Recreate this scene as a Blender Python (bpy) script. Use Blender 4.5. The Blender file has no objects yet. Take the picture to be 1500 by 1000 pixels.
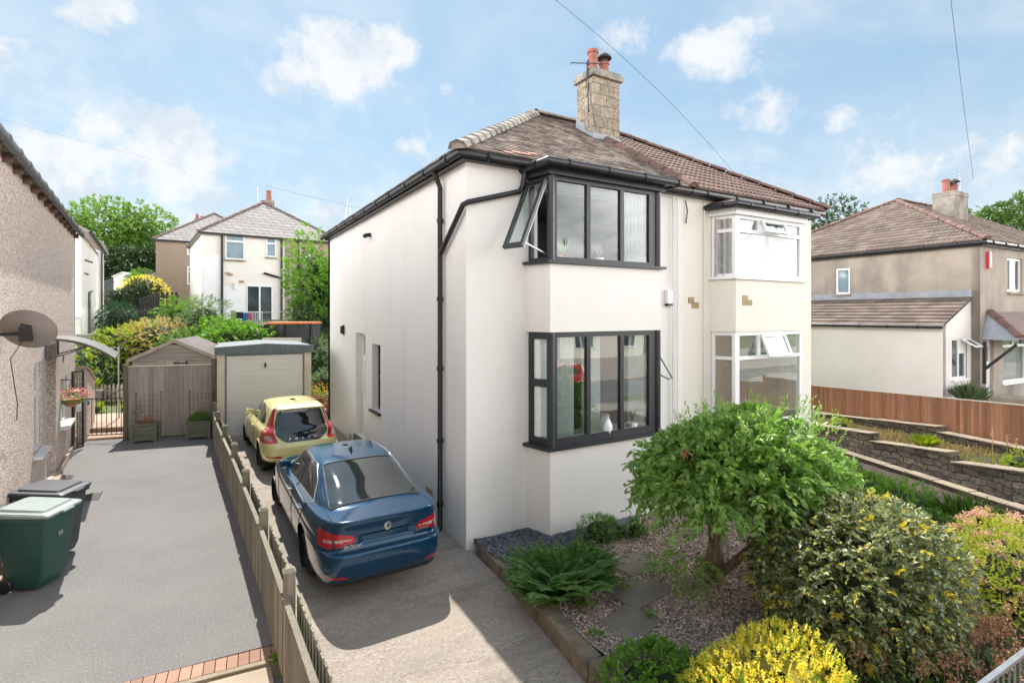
import bpy, math, random
import numpy as np
from mathutils import Vector, Matrix

random.seed(7)
rng = np.random.default_rng(11)
S = bpy.context.scene
COL = S.collection
R = math.radians

# ------------------------------------------------------------------ camera
CAM_H = 3.5
YAW = 30.47
FPX, HOR = 775.0, 460.0
cd = bpy.data.cameras.new('camera')
cam = bpy.data.objects.new('camera', cd)
COL.objects.link(cam)
cam.location = (0, 0, CAM_H)
cam.rotation_euler = (R(90), 0, R(-YAW))
cd.sensor_width = 36.0
cd.lens = FPX / 1500 * 36
cd.shift_y = -(500 - HOR) / 1500
cd.clip_start = 0.05
cd.clip_end = 3000
S.camera = cam

# ------------------------------------------------------------------ light
SUN_EL, SUN_AZ = 55.0, 6.5            # azimuth clockwise from +Y
sun_dir = Vector((math.sin(R(SUN_AZ)) * math.cos(R(SUN_EL)), math.cos(R(SUN_AZ)) * math.cos(R(SUN_EL)), math.sin(R(SUN_EL))))
sl = bpy.data.lights.new('sun', 'SUN')
sl.energy = 3.8
sl.angle = R(0.53)
sl.color = (1.0, 0.95, 0.88)
so = bpy.data.objects.new('sun', sl)
COL.objects.link(so)
so.rotation_euler = (-sun_dir).to_track_quat('-Z', 'Y').to_euler()
so.location = (0, 0, 40)

S.view_settings.view_transform = 'Standard'
S.view_settings.look = 'None'
S.view_settings.exposure = 0.90
S.view_settings.gamma = 1.0

# ------------------------------------------------------------------ sky
W = bpy.data.worlds.new('World')
S.world = W
W.use_nodes = True


def cam_ray(px, py):
    a = (px - 750) / FPX
    th = R(YAW)
    v = Vector((math.cos(th) * a + math.sin(th), -math.sin(th) * a + math.cos(th), (HOR - py) / FPX))
    return v


def at(px, py, d):
    v = cam_ray(px, py)
    return Vector((v.x * d, v.y * d, v.z * d + CAM_H))


def onz(px, py, z):
    v = cam_ray(px, py)
    t = (z - CAM_H) / v.z
    return Vector((v.x * t, v.y * t, z))


def build_sky():
    nt = W.node_tree
    N, Lk = nt.nodes, nt.links
    N.clear()
    out = N.new('ShaderNodeOutputWorld')
    bg = N.new('ShaderNodeBackground')
    bg.inputs['Strength'].default_value = 0.15
    Lk.new(bg.outputs[0], out.inputs[0])
    sky = N.new('ShaderNodeTexSky')
    sky.sky_type = 'NISHITA'
    sky.sun_disc = False
    sky.sun_elevation = R(SUN_EL)
    sky.sun_rotation = R(SUN_AZ)
    sky.altitude = 100
    sky.air_density = 1.0
    sky.dust_density = 0.4
    sky.ozone_density = 1.6
    tc = N.new('ShaderNodeTexCoord')
    nrm = N.new('ShaderNodeVectorMath'); nrm.operation = 'NORMALIZE'
    Lk.new(tc.outputs['Generated'], nrm.inputs[0])

    def math_(op, a, b=None, clamp=False):
        m = N.new('ShaderNodeMath'); m.operation = op; m.use_clamp = clamp
        for i, q in enumerate((a, b)):
            if q is None: continue
            if isinstance(q, (int, float)): m.inputs[i].default_value = q
            else: Lk.new(q, m.inputs[i])
        return m.outputs[0]

    sep = N.new('ShaderNodeSeparateXYZ'); Lk.new(nrm.outputs[0], sep.inputs[0])
    zz = math_('ADD', math_('MAXIMUM', sep.outputs[2], 0.0), 0.10)
    u = math_('DIVIDE', sep.outputs[0], zz)
    v = math_('DIVIDE', sep.outputs[1], zz)
    cmb = N.new('ShaderNodeCombineXYZ'); Lk.new(u, cmb.inputs[0]); Lk.new(v, cmb.inputs[1])

    def noise(vec, scale, det, rough=.55, dist=0.0):
        n = N.new('ShaderNodeTexNoise'); n.inputs['Scale'].default_value = scale
        n.inputs['Detail'].default_value = det; n.inputs['Roughness'].default_value = rough
        n.inputs['Distortion'].default_value = dist
        Lk.new(vec, n.inputs['Vector']); return n.outputs['Fac']

    def ramp(x, lo, hi):
        m = N.new('ShaderNodeMapRange'); m.interpolation_type = 'SMOOTHSTEP'
        m.inputs['From Min'].default_value = lo; m.inputs['From Max'].default_value = hi
        Lk.new(x, m.inputs['Value']); return m.outputs[0]

    # cumulus: soft seats for the clouds, edges broken by noise in direction space
    seats = [(500, 85, .080, 1.0), (560, 75, .05, 1.0), (430, 105, .06, .8), (165, 185, .060, 1.0), (240, 225, .085, 1.0), (130, 240, .075, .9),
             (320, 235, .05, .75), (145, 10, .040, .85), (1045, 75, .055, .95), (1100, 40, .04, .7), (905, 60, .05, .65), (1110, 170, .05, .55),
             (1230, 178, .03, .6), (1320, 160, .03, .6), (1340, 250, .07, .8), (1470, 225, .07, .9), (1260, 215, .03, .55),
             (60, 90, .03, .5), (600, 220, .05, .6), (460, 300, .06, .6), (300, 290, .09, .75), (10, 75, .04, .6), (660, 130, .03, .4)]
    acc = None
    nz1 = noise(nrm.outputs[0], 8.0, 11, .66)
    nz2 = noise(nrm.outputs[0], 28.0, 5, .55)
    for (px, py, rad, amp) in seats:
        d = cam_ray(px, py).normalized()
        sub = N.new('ShaderNodeVectorMath'); sub.operation = 'SUBTRACT'
        Lk.new(nrm.outputs[0], sub.inputs[0]); sub.inputs[1].default_value = d
        mul = N.new('ShaderNodeVectorMath'); mul.operation = 'MULTIPLY'
        Lk.new(sub.outputs[0], mul.inputs[0]); mul.inputs[1].default_value = (1, 1, 1.7)
        ln = N.new('ShaderNodeVectorMath'); ln.operation = 'LENGTH'; Lk.new(mul.outputs[0], ln.inputs[0])
        m = N.new('ShaderNodeMapRange'); m.interpolation_type = 'SMOOTHSTEP'
        m.inputs['From Min'].default_value = rad * 2.5; m.inputs['From Max'].default_value = 0
        m.inputs['To Max'].default_value = amp
        Lk.new(ln.outputs['Value'], m.inputs['Value'])
        acc = m.outputs[0] if acc is None else math_('MAXIMUM', acc, m.outputs[0])
    edge = math_('ADD', math_('MULTIPLY', math_('SUBTRACT', nz1, .5), 1.9), math_('MULTIPLY', math_('SUBTRACT', nz2, .5), .7))
    puff = math_('MULTIPLY', ramp(math_('ADD', acc, edge), .30, .88), .90)
    # added bright bank outside this view to fill shaded walls; thin veils everywhere
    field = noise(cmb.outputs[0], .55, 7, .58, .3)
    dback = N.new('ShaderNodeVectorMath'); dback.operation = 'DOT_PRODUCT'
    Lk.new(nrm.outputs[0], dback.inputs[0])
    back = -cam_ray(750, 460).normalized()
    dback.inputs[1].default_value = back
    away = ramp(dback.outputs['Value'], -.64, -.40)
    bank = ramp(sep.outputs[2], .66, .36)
    fillc = math_('MULTIPLY', math_('MULTIPLY', ramp(field, .05, .62), away), bank)
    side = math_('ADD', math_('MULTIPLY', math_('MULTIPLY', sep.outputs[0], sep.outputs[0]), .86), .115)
    veil_n = noise(cmb.outputs[0], .9, 6, .62, .8)
    low = ramp(sep.outputs[2], .42, .02)
    veil = math_('MULTIPLY', ramp(veil_n, .30, .80), math_('ADD', math_('MULTIPLY', low, .40), .58))
    hazel = math_('MULTIPLY', ramp(sep.outputs[2], .44, 0.02), .68)
    cover = math_('MAXIMUM', math_('MAXIMUM', puff, fillc), math_('MAXIMUM', veil, hazel))

    tint = N.new('ShaderNodeMix'); tint.data_type = 'RGBA'; tint.blend_type = 'MULTIPLY'
    tint.inputs[0].default_value = 1.0
    Lk.new(sky.outputs[0], tint.inputs[6]); tint.inputs[7].default_value = SKY_TINT
    white = N.new('ShaderNodeMix'); white.data_type = 'RGBA'
    Lk.new(math_('MULTIPLY', fillc, side), white.inputs[0])
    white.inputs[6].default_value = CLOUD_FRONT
    white.inputs[7].default_value = FILL_BACK
    shd = N.new('ShaderNodeMix'); shd.data_type = 'RGBA'
    Lk.new(ramp(noise(nrm.outputs[0], 13.0, 6, .6), .42, .62), shd.inputs[0]); shd.inputs[6].default_value = CLOUD_FRONT; shd.inputs[7].default_value = (2.75, 3.0, 3.3, 1)
    Lk.new(shd.outputs[2], white.inputs[6])
    mx = N.new('ShaderNodeMix'); mx.data_type = 'RGBA'
    pale = N.new('ShaderNodeMix'); pale.data_type = 'RGBA'; pale.inputs[0].default_value = .62
    Lk.new(tint.outputs[2], pale.inputs[6]); pale.inputs[7].default_value = SKY_PALE
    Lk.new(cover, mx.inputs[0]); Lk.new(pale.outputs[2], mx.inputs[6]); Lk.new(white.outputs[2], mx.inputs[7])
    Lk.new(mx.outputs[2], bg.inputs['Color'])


SKY_PALE = (1.62, 2.36, 3.15, 1)
SKY_TINT = (.56, .63, .55, 1)
CLOUD_FRONT = (3.55, 3.6, 3.65, 1)
FILL_BACK = (48.0, 46.4, 45.4, 1)  # fill light added to the unseen sky, far brighter than the visible clouds
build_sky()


# ------------------------------------------------------------------ mesh helpers
def link_mesh(name, me, mat_, parent):
    o = bpy.data.objects.new(name, me)
    COL.objects.link(o)
    if mat_ is not None:
        for m in (mat_ if isinstance(mat_, (list, tuple)) else [mat_]):
            me.materials.append(m)
    if parent is not None:
        o.parent = parent
    return o


def np_mesh(name, V, F, mat_, parent=None, smooth=False, sharp=None, fm=None):
    """V (n,3), F (m,k) equal-sized faces."""
    V = np.asarray(V, dtype=np.float32).reshape(-1, 3)
    F = np.asarray(F, dtype=np.int32)
    me = bpy.data.meshes.new(name)
    me.vertices.add(len(V)); me.vertices.foreach_set('co', V.ravel())
    m, k = F.shape
    me.loops.add(m * k); me.loops.foreach_set('vertex_index', F.ravel())
    me.polygons.add(m)
    me.polygons.foreach_set('loop_start', np.arange(0, m * k, k, dtype=np.int32))
    me.polygons.foreach_set('loop_total', np.full(m, k, dtype=np.int32))
    me.update(calc_edges=True)
    if smooth:
        me.polygons.foreach_set('use_smooth', np.ones(m, dtype=bool))
        if sharp: me.set_sharp_from_angle(angle=R(sharp))
    if fm is not None:
        me.polygons.foreach_set('material_index', np.asarray(fm, dtype=np.int32))
    me.validate()
    return link_mesh(name, me, mat_, parent)


class MB:
    def __init__(self):
        self.v, self.f = [], []

    def face(self, pts):
        n = len(self.v)
        self.v += [tuple(p) for p in pts]
        self.f.append(tuple(range(n, n + len(pts))))
        return self

    def box(self, x0, y0, z0, x1, y1, z1):
        n = len(self.v)
        x0, x1 = min(x0, x1), max(x0, x1); y0, y1 = min(y0, y1), max(y0, y1); z0, z1 = min(z0, z1), max(z0, z1)
        self.v += [(x0, y0, z0), (x1, y0, z0), (x1, y1, z0), (x0, y1, z0), (x0, y0, z1), (x1, y0, z1), (x1, y1, z1), (x0, y1, z1)]
        for q in ((3, 2, 1, 0), (4, 5, 6, 7), (0, 1, 5, 4), (1, 2, 6, 5), (2, 3, 7, 6), (3, 0, 4, 7)):
            self.f.append(tuple(n + i for i in q))
        return self

    def hull(self, bottom, top):
        """closed prism between two equal-length loops (counter-clockwise seen from the top loop's side)"""
        n, k = len(self.v), len(bottom)
        self.v += [tuple(p) for p in bottom] + [tuple(p) for p in top]
        self.f.append(tuple(n + i for i in range(k))[::-1])
        self.f.append(tuple(n + k + i for i in range(k)))
        for i in range(k):
            j = (i + 1) % k
            self.f.append((n + i, n + j, n + k + j, n + k + i))
        return self

    def prism(self, poly, vec):
        vec = Vector(vec)
        return self.hull([Vector(p) for p in poly], [Vector(p) + vec for p in poly])

    def bar(self, p, q, w, h, up=(0, 0, 1)):
        p, q = Vector(p), Vector(q)
        d = (q - p).normalized()
        s = d.cross(Vector(up))
        if s.length < 1e-4: s = d.cross(Vector((0, 1, 0)))
        s.normalize(); t = s.cross(d)
        s *= w / 2; t *= h / 2
        return self.hull([p - s - t, p + s - t, p + s + t, p - s + t], [q - s - t, q + s - t, q + s + t, q - s + t])

    def tube(self, pts, r, n=8, cap=True):
        pts = [Vector(p) for p in pts]
        rs = r if isinstance(r, (list, tuple)) else [r] * len(pts)
        base = len(self.v)
        prev = None
        for i, p in enumerate(pts):
            d = (pts[min(i + 1, len(pts) - 1)] - pts[max(i - 1, 0)]).normalized()
            if prev is None:
                a = d.cross(Vector((0, 0, 1)))
                if a.length < 1e-3: a = d.cross(Vector((0, 1, 0)))
            else:
                a = prev - d * prev.dot(d)
            a.normalize(); prev = a
            b = d.cross(a)
            for k in range(n):
                t = 2 * math.pi * k / n
                self.v.append(tuple(p + a * (rs[i] * math.cos(t)) + b * (rs[i] * math.sin(t))))
        for i in range(len(pts) - 1):
            for k in range(n):
                k2 = (k + 1) % n
                self.f.append((base + i * n + k, base + i * n + k2, base + (i + 1) * n + k2, base + (i + 1) * n + k))
        if cap:
            self.f.append(tuple(base + k for k in range(n))[::-1])
            self.f.append(tuple(base + (len(pts) - 1) * n + k for k in range(n)))
        return self

    def lathe(self, prof, c=(0, 0, 0), n=20, axis='z', cap=True):
        base = len(self.v)
        for r, z in prof:
            for k in range(n):
                t = 2 * math.pi * k / n
                a, b = r * math.cos(t), r * math.sin(t)
                p = (a, b, z) if axis == 'z' else ((z, a, b) if axis == 'x' else (b, z, a))
                self.v.append((c[0] + p[0], c[1] + p[1], c[2] + p[2]))
        for i in range(len(prof) - 1):
            for k in range(n):
                k2 = (k + 1) % n
                self.f.append((base + i * n + k, base + i * n + k2, base + (i + 1) * n + k2, base + (i + 1) * n + k))
        if cap:
            self.f.append(tuple(base + k for k in range(n))[::-1])
            self.f.append(tuple(base + (len(prof) - 1) * n + k for k in range(n)))
        return self

    def wall(self, O, u, n, W_, H_, holes=(), thick=.25):
        """wall sheet with rectangular holes (u0,v0,u1,v1): outer face, inner face, reveals and rim; n = outward normal"""
        O, u, n = Vector(O), Vector(u), Vector(n)
        z = Vector((0, 0, 1))
        us = sorted({0, W_} | {h[0] for h in holes} | {h[2] for h in holes})
        vs = sorted({0, H_} | {h[1] for h in holes} | {h[3] for h in holes})
        P = lambda a, b, d: O + u * a + z * b - n * d
        flip = u.cross(z).dot(n) < 0
        def q(a, b, c, d):
            self.face([a, b, c, d] if not flip else [d, c, b, a])
        solid = lambda a, b: not any(h[0] <= a <= h[2] and h[1] <= b <= h[3] for h in holes)
        for i in range(len(us) - 1):
            for j in range(len(vs) - 1):
                if solid((us[i] + us[i + 1]) / 2, (vs[j] + vs[j + 1]) / 2):
                    a0, a1, b0, b1 = us[i], us[i + 1], vs[j], vs[j + 1]
                    q(P(a0, b0, 0), P(a1, b0, 0), P(a1, b1, 0), P(a0, b1, 0))
                    q(P(a1, b0, thick), P(a0, b0, thick), P(a0, b1, thick), P(a1, b1, thick))
        for (a0, b0, a1, b1) in holes:
            q(P(a0, b0, 0), P(a0, b1, 0), P(a0, b1, thick), P(a0, b0, thick))
            q(P(a1, b0, thick), P(a1, b1, thick), P(a1, b1, 0), P(a1, b0, 0))
            q(P(a0, b1, 0), P(a1, b1, 0), P(a1, b1, thick), P(a0, b1, thick))
            q(P(a0, b0, thick), P(a1, b0, thick), P(a1, b0, 0), P(a0, b0, 0))
        q(P(0, 0, thick), P(0, H_, thick), P(0, H_, 0), P(0, 0, 0))
        q(P(W_, 0, 0), P(W_, H_, 0), P(W_, H_, thick), P(W_, 0, thick))
        q(P(0, H_, 0), P(0, H_, thick), P(W_, H_, thick), P(W_, H_, 0))
        return self

    def build(self, name, mat_, parent=None, smooth=False, sharp=40, bevel=0):
        me = bpy.data.meshes.new(name)
        me.from_pydata(self.v, [], self.f)
        me.update()
        if smooth:
            me.polygons.foreach_set('use_smooth', np.ones(len(me.polygons), dtype=bool))
            me.set_sharp_from_angle(angle=R(sharp))
        o = link_mesh(name, me, mat_, parent)
        if bevel:
            b = o.modifiers.new('edge', 'BEVEL'); b.width = bevel; b.segments = 2; b.limit_method = 'ANGLE'; b.angle_limit = R(40)
        return o


def tag(o, label=None, cat=None, group=None, kind=None):
    if label: o['label'] = label
    if cat: o['category'] = cat
    if group: o['group'] = group
    if kind: o['kind'] = kind
    return o


def thing(name, label, cat, loc=(0, 0, 0), rotz=0.0, group=None):
    o = bpy.data.objects.new(name, None)
    o.empty_display_size = .2
    COL.objects.link(o)
    o.location = loc; o.rotation_euler = (0, 0, rotz)
    return tag(o, label, cat, group)


def copy_tree(o, parent=None):
    c = o.copy(); COL.objects.link(c); c.parent = parent
    for ch in [x for x in S.objects if x.parent == o]:
        copy_tree(ch, c)
    return c


# ------------------------------------------------------------------ materials
def mat(name, col, rough=.6, col2=None, ns=3.0, nlo=.35, nhi=.65, bump=0.0, bs=60.0, bdist=.01, metal=0.0, spec=.5, isl=0.0, specks=(), coat=0.0,
        stretch=(1, 1, 1), streak=None, wave=None, trans=0.0, voro=None, sub=None, flake=0.0):
    m = bpy.data.materials.new(name); m.use_nodes = True
    nt = m.node_tree; N, Lk = nt.nodes, nt.links
    bs_ = N['Principled BSDF']
    tc = N.new('ShaderNodeTexCoord')
    mp = N.new('ShaderNodeMapping'); mp.inputs['Scale'].default_value = stretch
    Lk.new(tc.outputs['Object'], mp.inputs[0])
    vec = mp.outputs[0]
    c4 = lambda c: (c[0], c[1], c[2], 1)

    def noise(scale, det=5, v=None, rough_=.6):
        n = N.new('ShaderNodeTexNoise'); n.inputs['Scale'].default_value = scale; n.inputs['Detail'].default_value = det
        n.inputs['Roughness'].default_value = rough_
        Lk.new(v or vec, n.inputs['Vector']); return n.outputs['Fac']

    def rng_(x, lo, hi, a=0., b=1.):
        r = N.new('ShaderNodeMapRange'); r.inputs['From Min'].default_value = lo; r.inputs['From Max'].default_value = hi
        r.inputs['To Min'].default_value = a; r.inputs['To Max'].default_value = b
        Lk.new(x, r.inputs['Value']); return r.outputs[0]

    def mix(f, a, b, mode='MIX'):
        x = N.new('ShaderNodeMix'); x.data_type = 'RGBA'; x.blend_type = mode
        if isinstance(f, float): x.inputs[0].default_value = f
        else: Lk.new(f, x.inputs[0])
        for i, q in ((6, a), (7, b)):
            if isinstance(q, tuple): x.inputs[i].default_value = q
            else: Lk.new(q, x.inputs[i])
        return x.outputs[2]

    cur = c4(col)
    if col2 is not None:
        cur = mix(rng_(noise(ns), nlo, nhi), cur, c4(col2))
    if voro:                                   # (scale, list of colours) pebbles of several colours
        vn = N.new('ShaderNodeTexVoronoi'); vn.inputs['Scale'].default_value = voro[0]; Lk.new(vec, vn.inputs['Vector'])
        sepc = N.new('ShaderNodeSeparateColor'); Lk.new(vn.outputs['Color'], sepc.inputs[0])
        cr = N.new('ShaderNodeValToRGB'); cr.color_ramp.interpolation = 'CONSTANT'
        cols = voro[1]
        el = cr.color_ramp.elements
        while len(el) < len(cols): el.new(.5)
        for i, cc in enumerate(cols):
            el[i].position = i / len(cols); el[i].color = c4(cc)
        Lk.new(sepc.outputs[0], cr.inputs[0])
        cur = mix(float(voro[2]), cur, cr.outputs[0])
    for (sc, cc, lo, hi, amt) in specks:
        cur = mix(rng_(noise(sc, 3), lo, hi, 0., amt), cur, c4(cc))
    if streak:                                 # (colour, scale xyz, lo, hi, amount): long stains
        m2 = N.new('ShaderNodeMapping'); m2.inputs['Scale'].default_value = streak[1]; Lk.new(tc.outputs['Object'], m2.inputs[0])
        cur = mix(rng_(noise(1.0, 6, m2.outputs[0]), streak[2], streak[3], 0., streak[4]), cur, c4(streak[0]))
    if isl:
        gm = N.new('ShaderNodeNewGeometry')
        f = rng_(gm.outputs['Random Per Island'], 0, 1, 1 - isl, 1 + isl)
        hs = N.new('ShaderNodeHueSaturation'); Lk.new(f, hs.inputs['Value'])
        if isinstance(cur, tuple): hs.inputs['Color'].default_value = cur
        else: Lk.new(cur, hs.inputs['Color'])
        cur = hs.outputs[0]
    if isinstance(cur, tuple): bs_.inputs['Base Color'].default_value = cur
    else: Lk.new(cur, bs_.inputs['Base Color'])
    bs_.inputs['Roughness'].default_value = rough
    bs_.inputs['Metallic'].default_value = metal
    bs_.inputs['Specular IOR Level'].default_value = spec
    if coat:
        bs_.inputs['Coat Weight'].default_value = coat; bs_.inputs['Coat Roughness'].default_value = .03
    if trans: bs_.inputs['Transmission Weight'].default_value = trans
    if bump:
        b = N.new('ShaderNodeBump'); b.inputs['Strength'].default_value = bump; b.inputs['Distance'].default_value = bdist
        h = noise(bs, 4)
        if voro: 
            h2 = N.new('ShaderNodeMath'); h2.operation = 'SUBTRACT'; Lk.new(h, h2.inputs[0]); Lk.new(vn.outputs['Distance'], h2.inputs[1]); h = h2.outputs[0]
        if wave:                               # (axis, scale) grooves
            w = N.new('ShaderNodeTexWave'); w.bands_direction = wave[0]; w.inputs['Scale'].default_value = wave[1]; w.wave_profile = wave[2]
            Lk.new(tc.outputs['Object'], w.inputs['Vector'])
            ad = N.new('ShaderNodeMath'); ad.operation = 'ADD'; Lk.new(h, ad.inputs[0]); Lk.new(w.outputs['Fac'], ad.inputs[1]); h = ad.outputs[0]
        Lk.new(h, b.inputs['Height']); Lk.new(b.outputs[0], bs_.inputs['Normal'])
    return m


def stone_mat(name, c1, c2, mortar, sx, sz, axis='x', bump=.6, msize=.02, wob=(.07, .05)):
    m = bpy.data.materials.new(name); m.use_nodes = True
    nt = m.node_tree; N, Lk = nt.nodes, nt.links
    bs_ = N['Principled BSDF']; bs_.inputs['Roughness'].default_value = .9
    tc = N.new('ShaderNodeTexCoord')
    sp = N.new('ShaderNodeSeparateXYZ'); Lk.new(tc.outputs['Object'], sp.inputs[0])
    cb = N.new('ShaderNodeCombineXYZ')
    ad = N.new('ShaderNodeMath'); ad.operation = 'ADD'; Lk.new(sp.outputs[0], ad.inputs[0]); Lk.new(sp.outputs[1], ad.inputs[1])
    Lk.new(ad.outputs[0], cb.inputs[0]); Lk.new(sp.outputs[2], cb.inputs[1])
    nz = N.new('ShaderNodeTexNoise'); nz.inputs['Scale'].default_value = 3; Lk.new(tc.outputs['Object'], nz.inputs['Vector'])
    mixv = N.new('ShaderNodeVectorMath'); mixv.operation = 'MULTIPLY_ADD'
    Lk.new(nz.outputs['Color'], mixv.inputs[0]); mixv.inputs[1].default_value = (*wob, 0); Lk.new(cb.outputs[0], mixv.inputs[2])
    br = N.new('ShaderNodeTexBrick'); Lk.new(mixv.outputs[0], br.inputs['Vector'])
    br.inputs['Scale'].default_value = 1.0; br.inputs['Brick Width'].default_value = sx; br.inputs['Row Height'].default_value = sz
    br.inputs['Mortar Size'].default_value = msize; br.inputs['Mortar Smooth'].default_value = .3
    br.inputs['Color1'].default_value = (*c1, 1); br.inputs['Color2'].default_value = (*c2, 1); br.inputs['Mortar'].default_value = (*mortar, 1)
    n2 = N.new('ShaderNodeTexNoise'); n2.inputs['Scale'].default_value = 12; n2.inputs['Detail'].default_value = 7; Lk.new(tc.outputs['Object'], n2.inputs['Vector'])
    mr = N.new('ShaderNodeMapRange'); mr.inputs['From Min'].default_value = .3; mr.inputs['From Max'].default_value = .7
    mr.inputs['To Min'].default_value = .55; mr.inputs['To Max'].default_value = 1.25; Lk.new(n2.outputs['Fac'], mr.inputs['Value'])
    hs = N.new('ShaderNodeHueSaturation'); Lk.new(br.outputs['Color'], hs.inputs['Color']); Lk.new(mr.outputs[0], hs.inputs['Value'])
    Lk.new(hs.outputs[0], bs_.inputs['Base Color'])
    b = N.new('ShaderNodeBump'); b.inputs['Strength'].default_value = bump; b.inputs['Distance'].default_value = .03
    sb = N.new('ShaderNodeMath'); sb.operation = 'SUBTRACT'; Lk.new(n2.outputs['Fac'], sb.inputs[0]); Lk.new(br.outputs['Fac'], sb.inputs[1])
    Lk.new(sb.outputs[0], b.inputs['Height']); Lk.new(b.outputs[0], bs_.inputs['Normal'])
    return m


def leaf_mat(name, cols, rough=.45, transl=.35, spec=.4, pos=None):
    """each leaf takes one of the colours at random; light also comes through it"""
    m = bpy.data.materials.new(name); m.use_nodes = True
    nt = m.node_tree; N, Lk = nt.nodes, nt.links
    bs_ = N['Principled BSDF']; out = N['Material Output']
    gm = N.new('ShaderNodeNewGeometry')
    cr = N.new('ShaderNodeValToRGB')
    el = cr.color_ramp.elements
    while len(el) < len(cols): el.new(.5)
    for i, c in enumerate(cols):
        el[i].position = (pos[i] if pos else i / (len(cols) - 1)); el[i].color = (*c, 1)
    Lk.new(gm.outputs['Random Per Island'], cr.inputs[0])
    Lk.new(cr.outputs[0], bs_.inputs['Base Color'])
    bs_.inputs['Roughness'].default_value = rough; bs_.inputs['Specular IOR Level'].default_value = spec
    tr = N.new('ShaderNodeBsdfTranslucent')
    hs = N.new('ShaderNodeHueSaturation'); hs.inputs['Value'].default_value = 1.5; hs.inputs['Saturation'].default_value = 1.1; Lk.new(cr.outputs[0], hs.inputs['Color'])
    Lk.new(hs.outputs[0], tr.inputs['Color'])
    mx = N.new('ShaderNodeMixShader'); mx.inputs[0].default_value = transl
    Lk.new(bs_.outputs[0], mx.inputs[1]); Lk.new(tr.outputs[0], mx.inputs[2]); Lk.new(mx.outputs[0], out.inputs['Surface'])
    return m


def glass_mat(name, tint=(.9, .95, .95), base=.05, k=1.0, rough=.01):
    """window glass: see through it, with a mirror reflection that grows at a slant"""
    m = bpy.data.materials.new(name); m.use_nodes = True
    nt = m.node_tree; N, Lk = nt.nodes, nt.links
    N.remove(N['Principled BSDF']); out = N['Material Output']
    tr = N.new('ShaderNodeBsdfTransparent'); tr.inputs[0].default_value = (*tint, 1)
    gl = N.new('ShaderNodeBsdfGlossy'); gl.inputs['Roughness'].default_value = rough
    lw = N.new('ShaderNodeLayerWeight'); lw.inputs['Blend'].default_value = .5
    fr = N.new('ShaderNodeMath'); fr.operation = 'POWER'; fr.inputs[1].default_value = 4.0
    Lk.new(lw.outputs['Facing'], fr.inputs[0])
    ma = N.new('ShaderNodeMath'); ma.operation = 'MULTIPLY_ADD'; ma.use_clamp = True
    Lk.new(fr.outputs[0], ma.inputs[0]); ma.inputs[1].default_value = k; ma.inputs[2].default_value = base
    tc = N.new('ShaderNodeTexCoord'); nz = N.new('ShaderNodeTexNoise'); nz.inputs['Scale'].default_value = 1.3
    Lk.new(tc.outputs['Object'], nz.inputs['Vector'])
    b = N.new('ShaderNodeBump'); b.inputs['Strength'].default_value = .04; b.inputs['Distance'].default_value = .05
    Lk.new(nz.outputs['Fac'], b.inputs['Height']); Lk.new(b.outputs[0], gl.inputs['Normal'])
    mx = N.new('ShaderNodeMixShader'); Lk.new(ma.outputs[0], mx.inputs[0]); Lk.new(tr.outputs[0], mx.inputs[1]); Lk.new(gl.outputs[0], mx.inputs[2])
    Lk.new(mx.outputs[0], out.inputs['Surface'])
    return m


m_render = mat('white_render', (.765, .745, .715), .9, (.74, .715, .685), 1.1, .35, .7, bump=.25, bs=70, bdist=.005, specks=((.8, (.70, .67, .63), .52, .70, .35), (6, (.80, .79, .77), .58, .7, .4), (60, (.66, .64, .61), .58, .72, .35)), streak=((.60, .555, .50), (1.7, 1.7, .16), .55, .80, .42))
m_render_n = mat('cream_render', (.755, .715, .64), .9, (.73, .685, .60), 1.3, bump=.2, bs=90, bdist=.004, streak=((.62, .54, .42), (1.6, 1.6, .25), .60, .82, .35))
m_dash = mat('pebbledash', (.62, .51, .445), .95, (.57, .47, .41), .6, voro=(38, [(.68, .56, .49), (.50, .40, .34), (.80, .71, .64), (.60, .49, .42), (.36, .285, .24), (.64, .51, .44)], .85), bump=.9, bs=40, bdist=.02)
m_dash_b = mat('brown_pebbledash', (.33, .25, .19), .95, (.28, .21, .16), 1.0, voro=(40, [(.40, .30, .23), (.27, .20, .16), (.34, .26, .2)], .6), bump=.5, bs=40, bdist=.02)
m_render_far = mat('far_render', (.74, .70, .65), .9, (.69, .65, .60), .5, streak=((.5, .44, .36), (1, 1, .2), .55, .8, .4))
m_white_far = mat('far_white_paint', (.80, .80, .80), .9, (.74, .74, .74), .6)
m_render_r = mat('grey_render', (.375, .32, .265), .92, (.29, .25, .21), .8, .40, .62, bump=.2, bs=50, bdist=.005, streak=((.15, .135, .125), (.7, .7, .35), .46, .70, .80))
m_render_l = mat('pale_render', (.72, .68, .64), .92, (.66, .62, .58), .9, bump=.2, bs=50, bdist=.005, streak=((.52, .48, .44), (1.2, 1.2, .5), .55, .8, .45))
m_anth = mat('anthracite', (.022, .025, .031), .42, (.028, .031, .037), 6, spec=.45)
m_blackpl = mat('black_plastic', (.012, .012, .014), .38, (.02, .02, .022), 8, spec=.45)
m_greypl = mat('grey_plastic', (.10, .10, .11), .45, (.14, .14, .15), 5)
m_upvc = mat('white_upvc', (.80, .80, .80), .35, (.75, .75, .74), 2)
m_glass = glass_mat('window_glass', base=.07, k=.6)
m_glass_l = glass_mat('reflecting_window_glass', base=.20, k=.8)
m_glass_d = mat('dark_window_glass', (.035, .045, .05), .04, (.09, .11, .12), 1.2, spec=.8)
m_glass_b = mat('blue_window_glass', (.10, .17, .21), .05, (.16, .24, .28), 1.5, spec=.8)
m_room = mat('room_plaster', (.38, .36, .34), .9, (.33, .31, .29), 1)
m_roomd = mat('dim_room', (.16, .13, .11), .9, (.10, .09, .08), 1)
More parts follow.
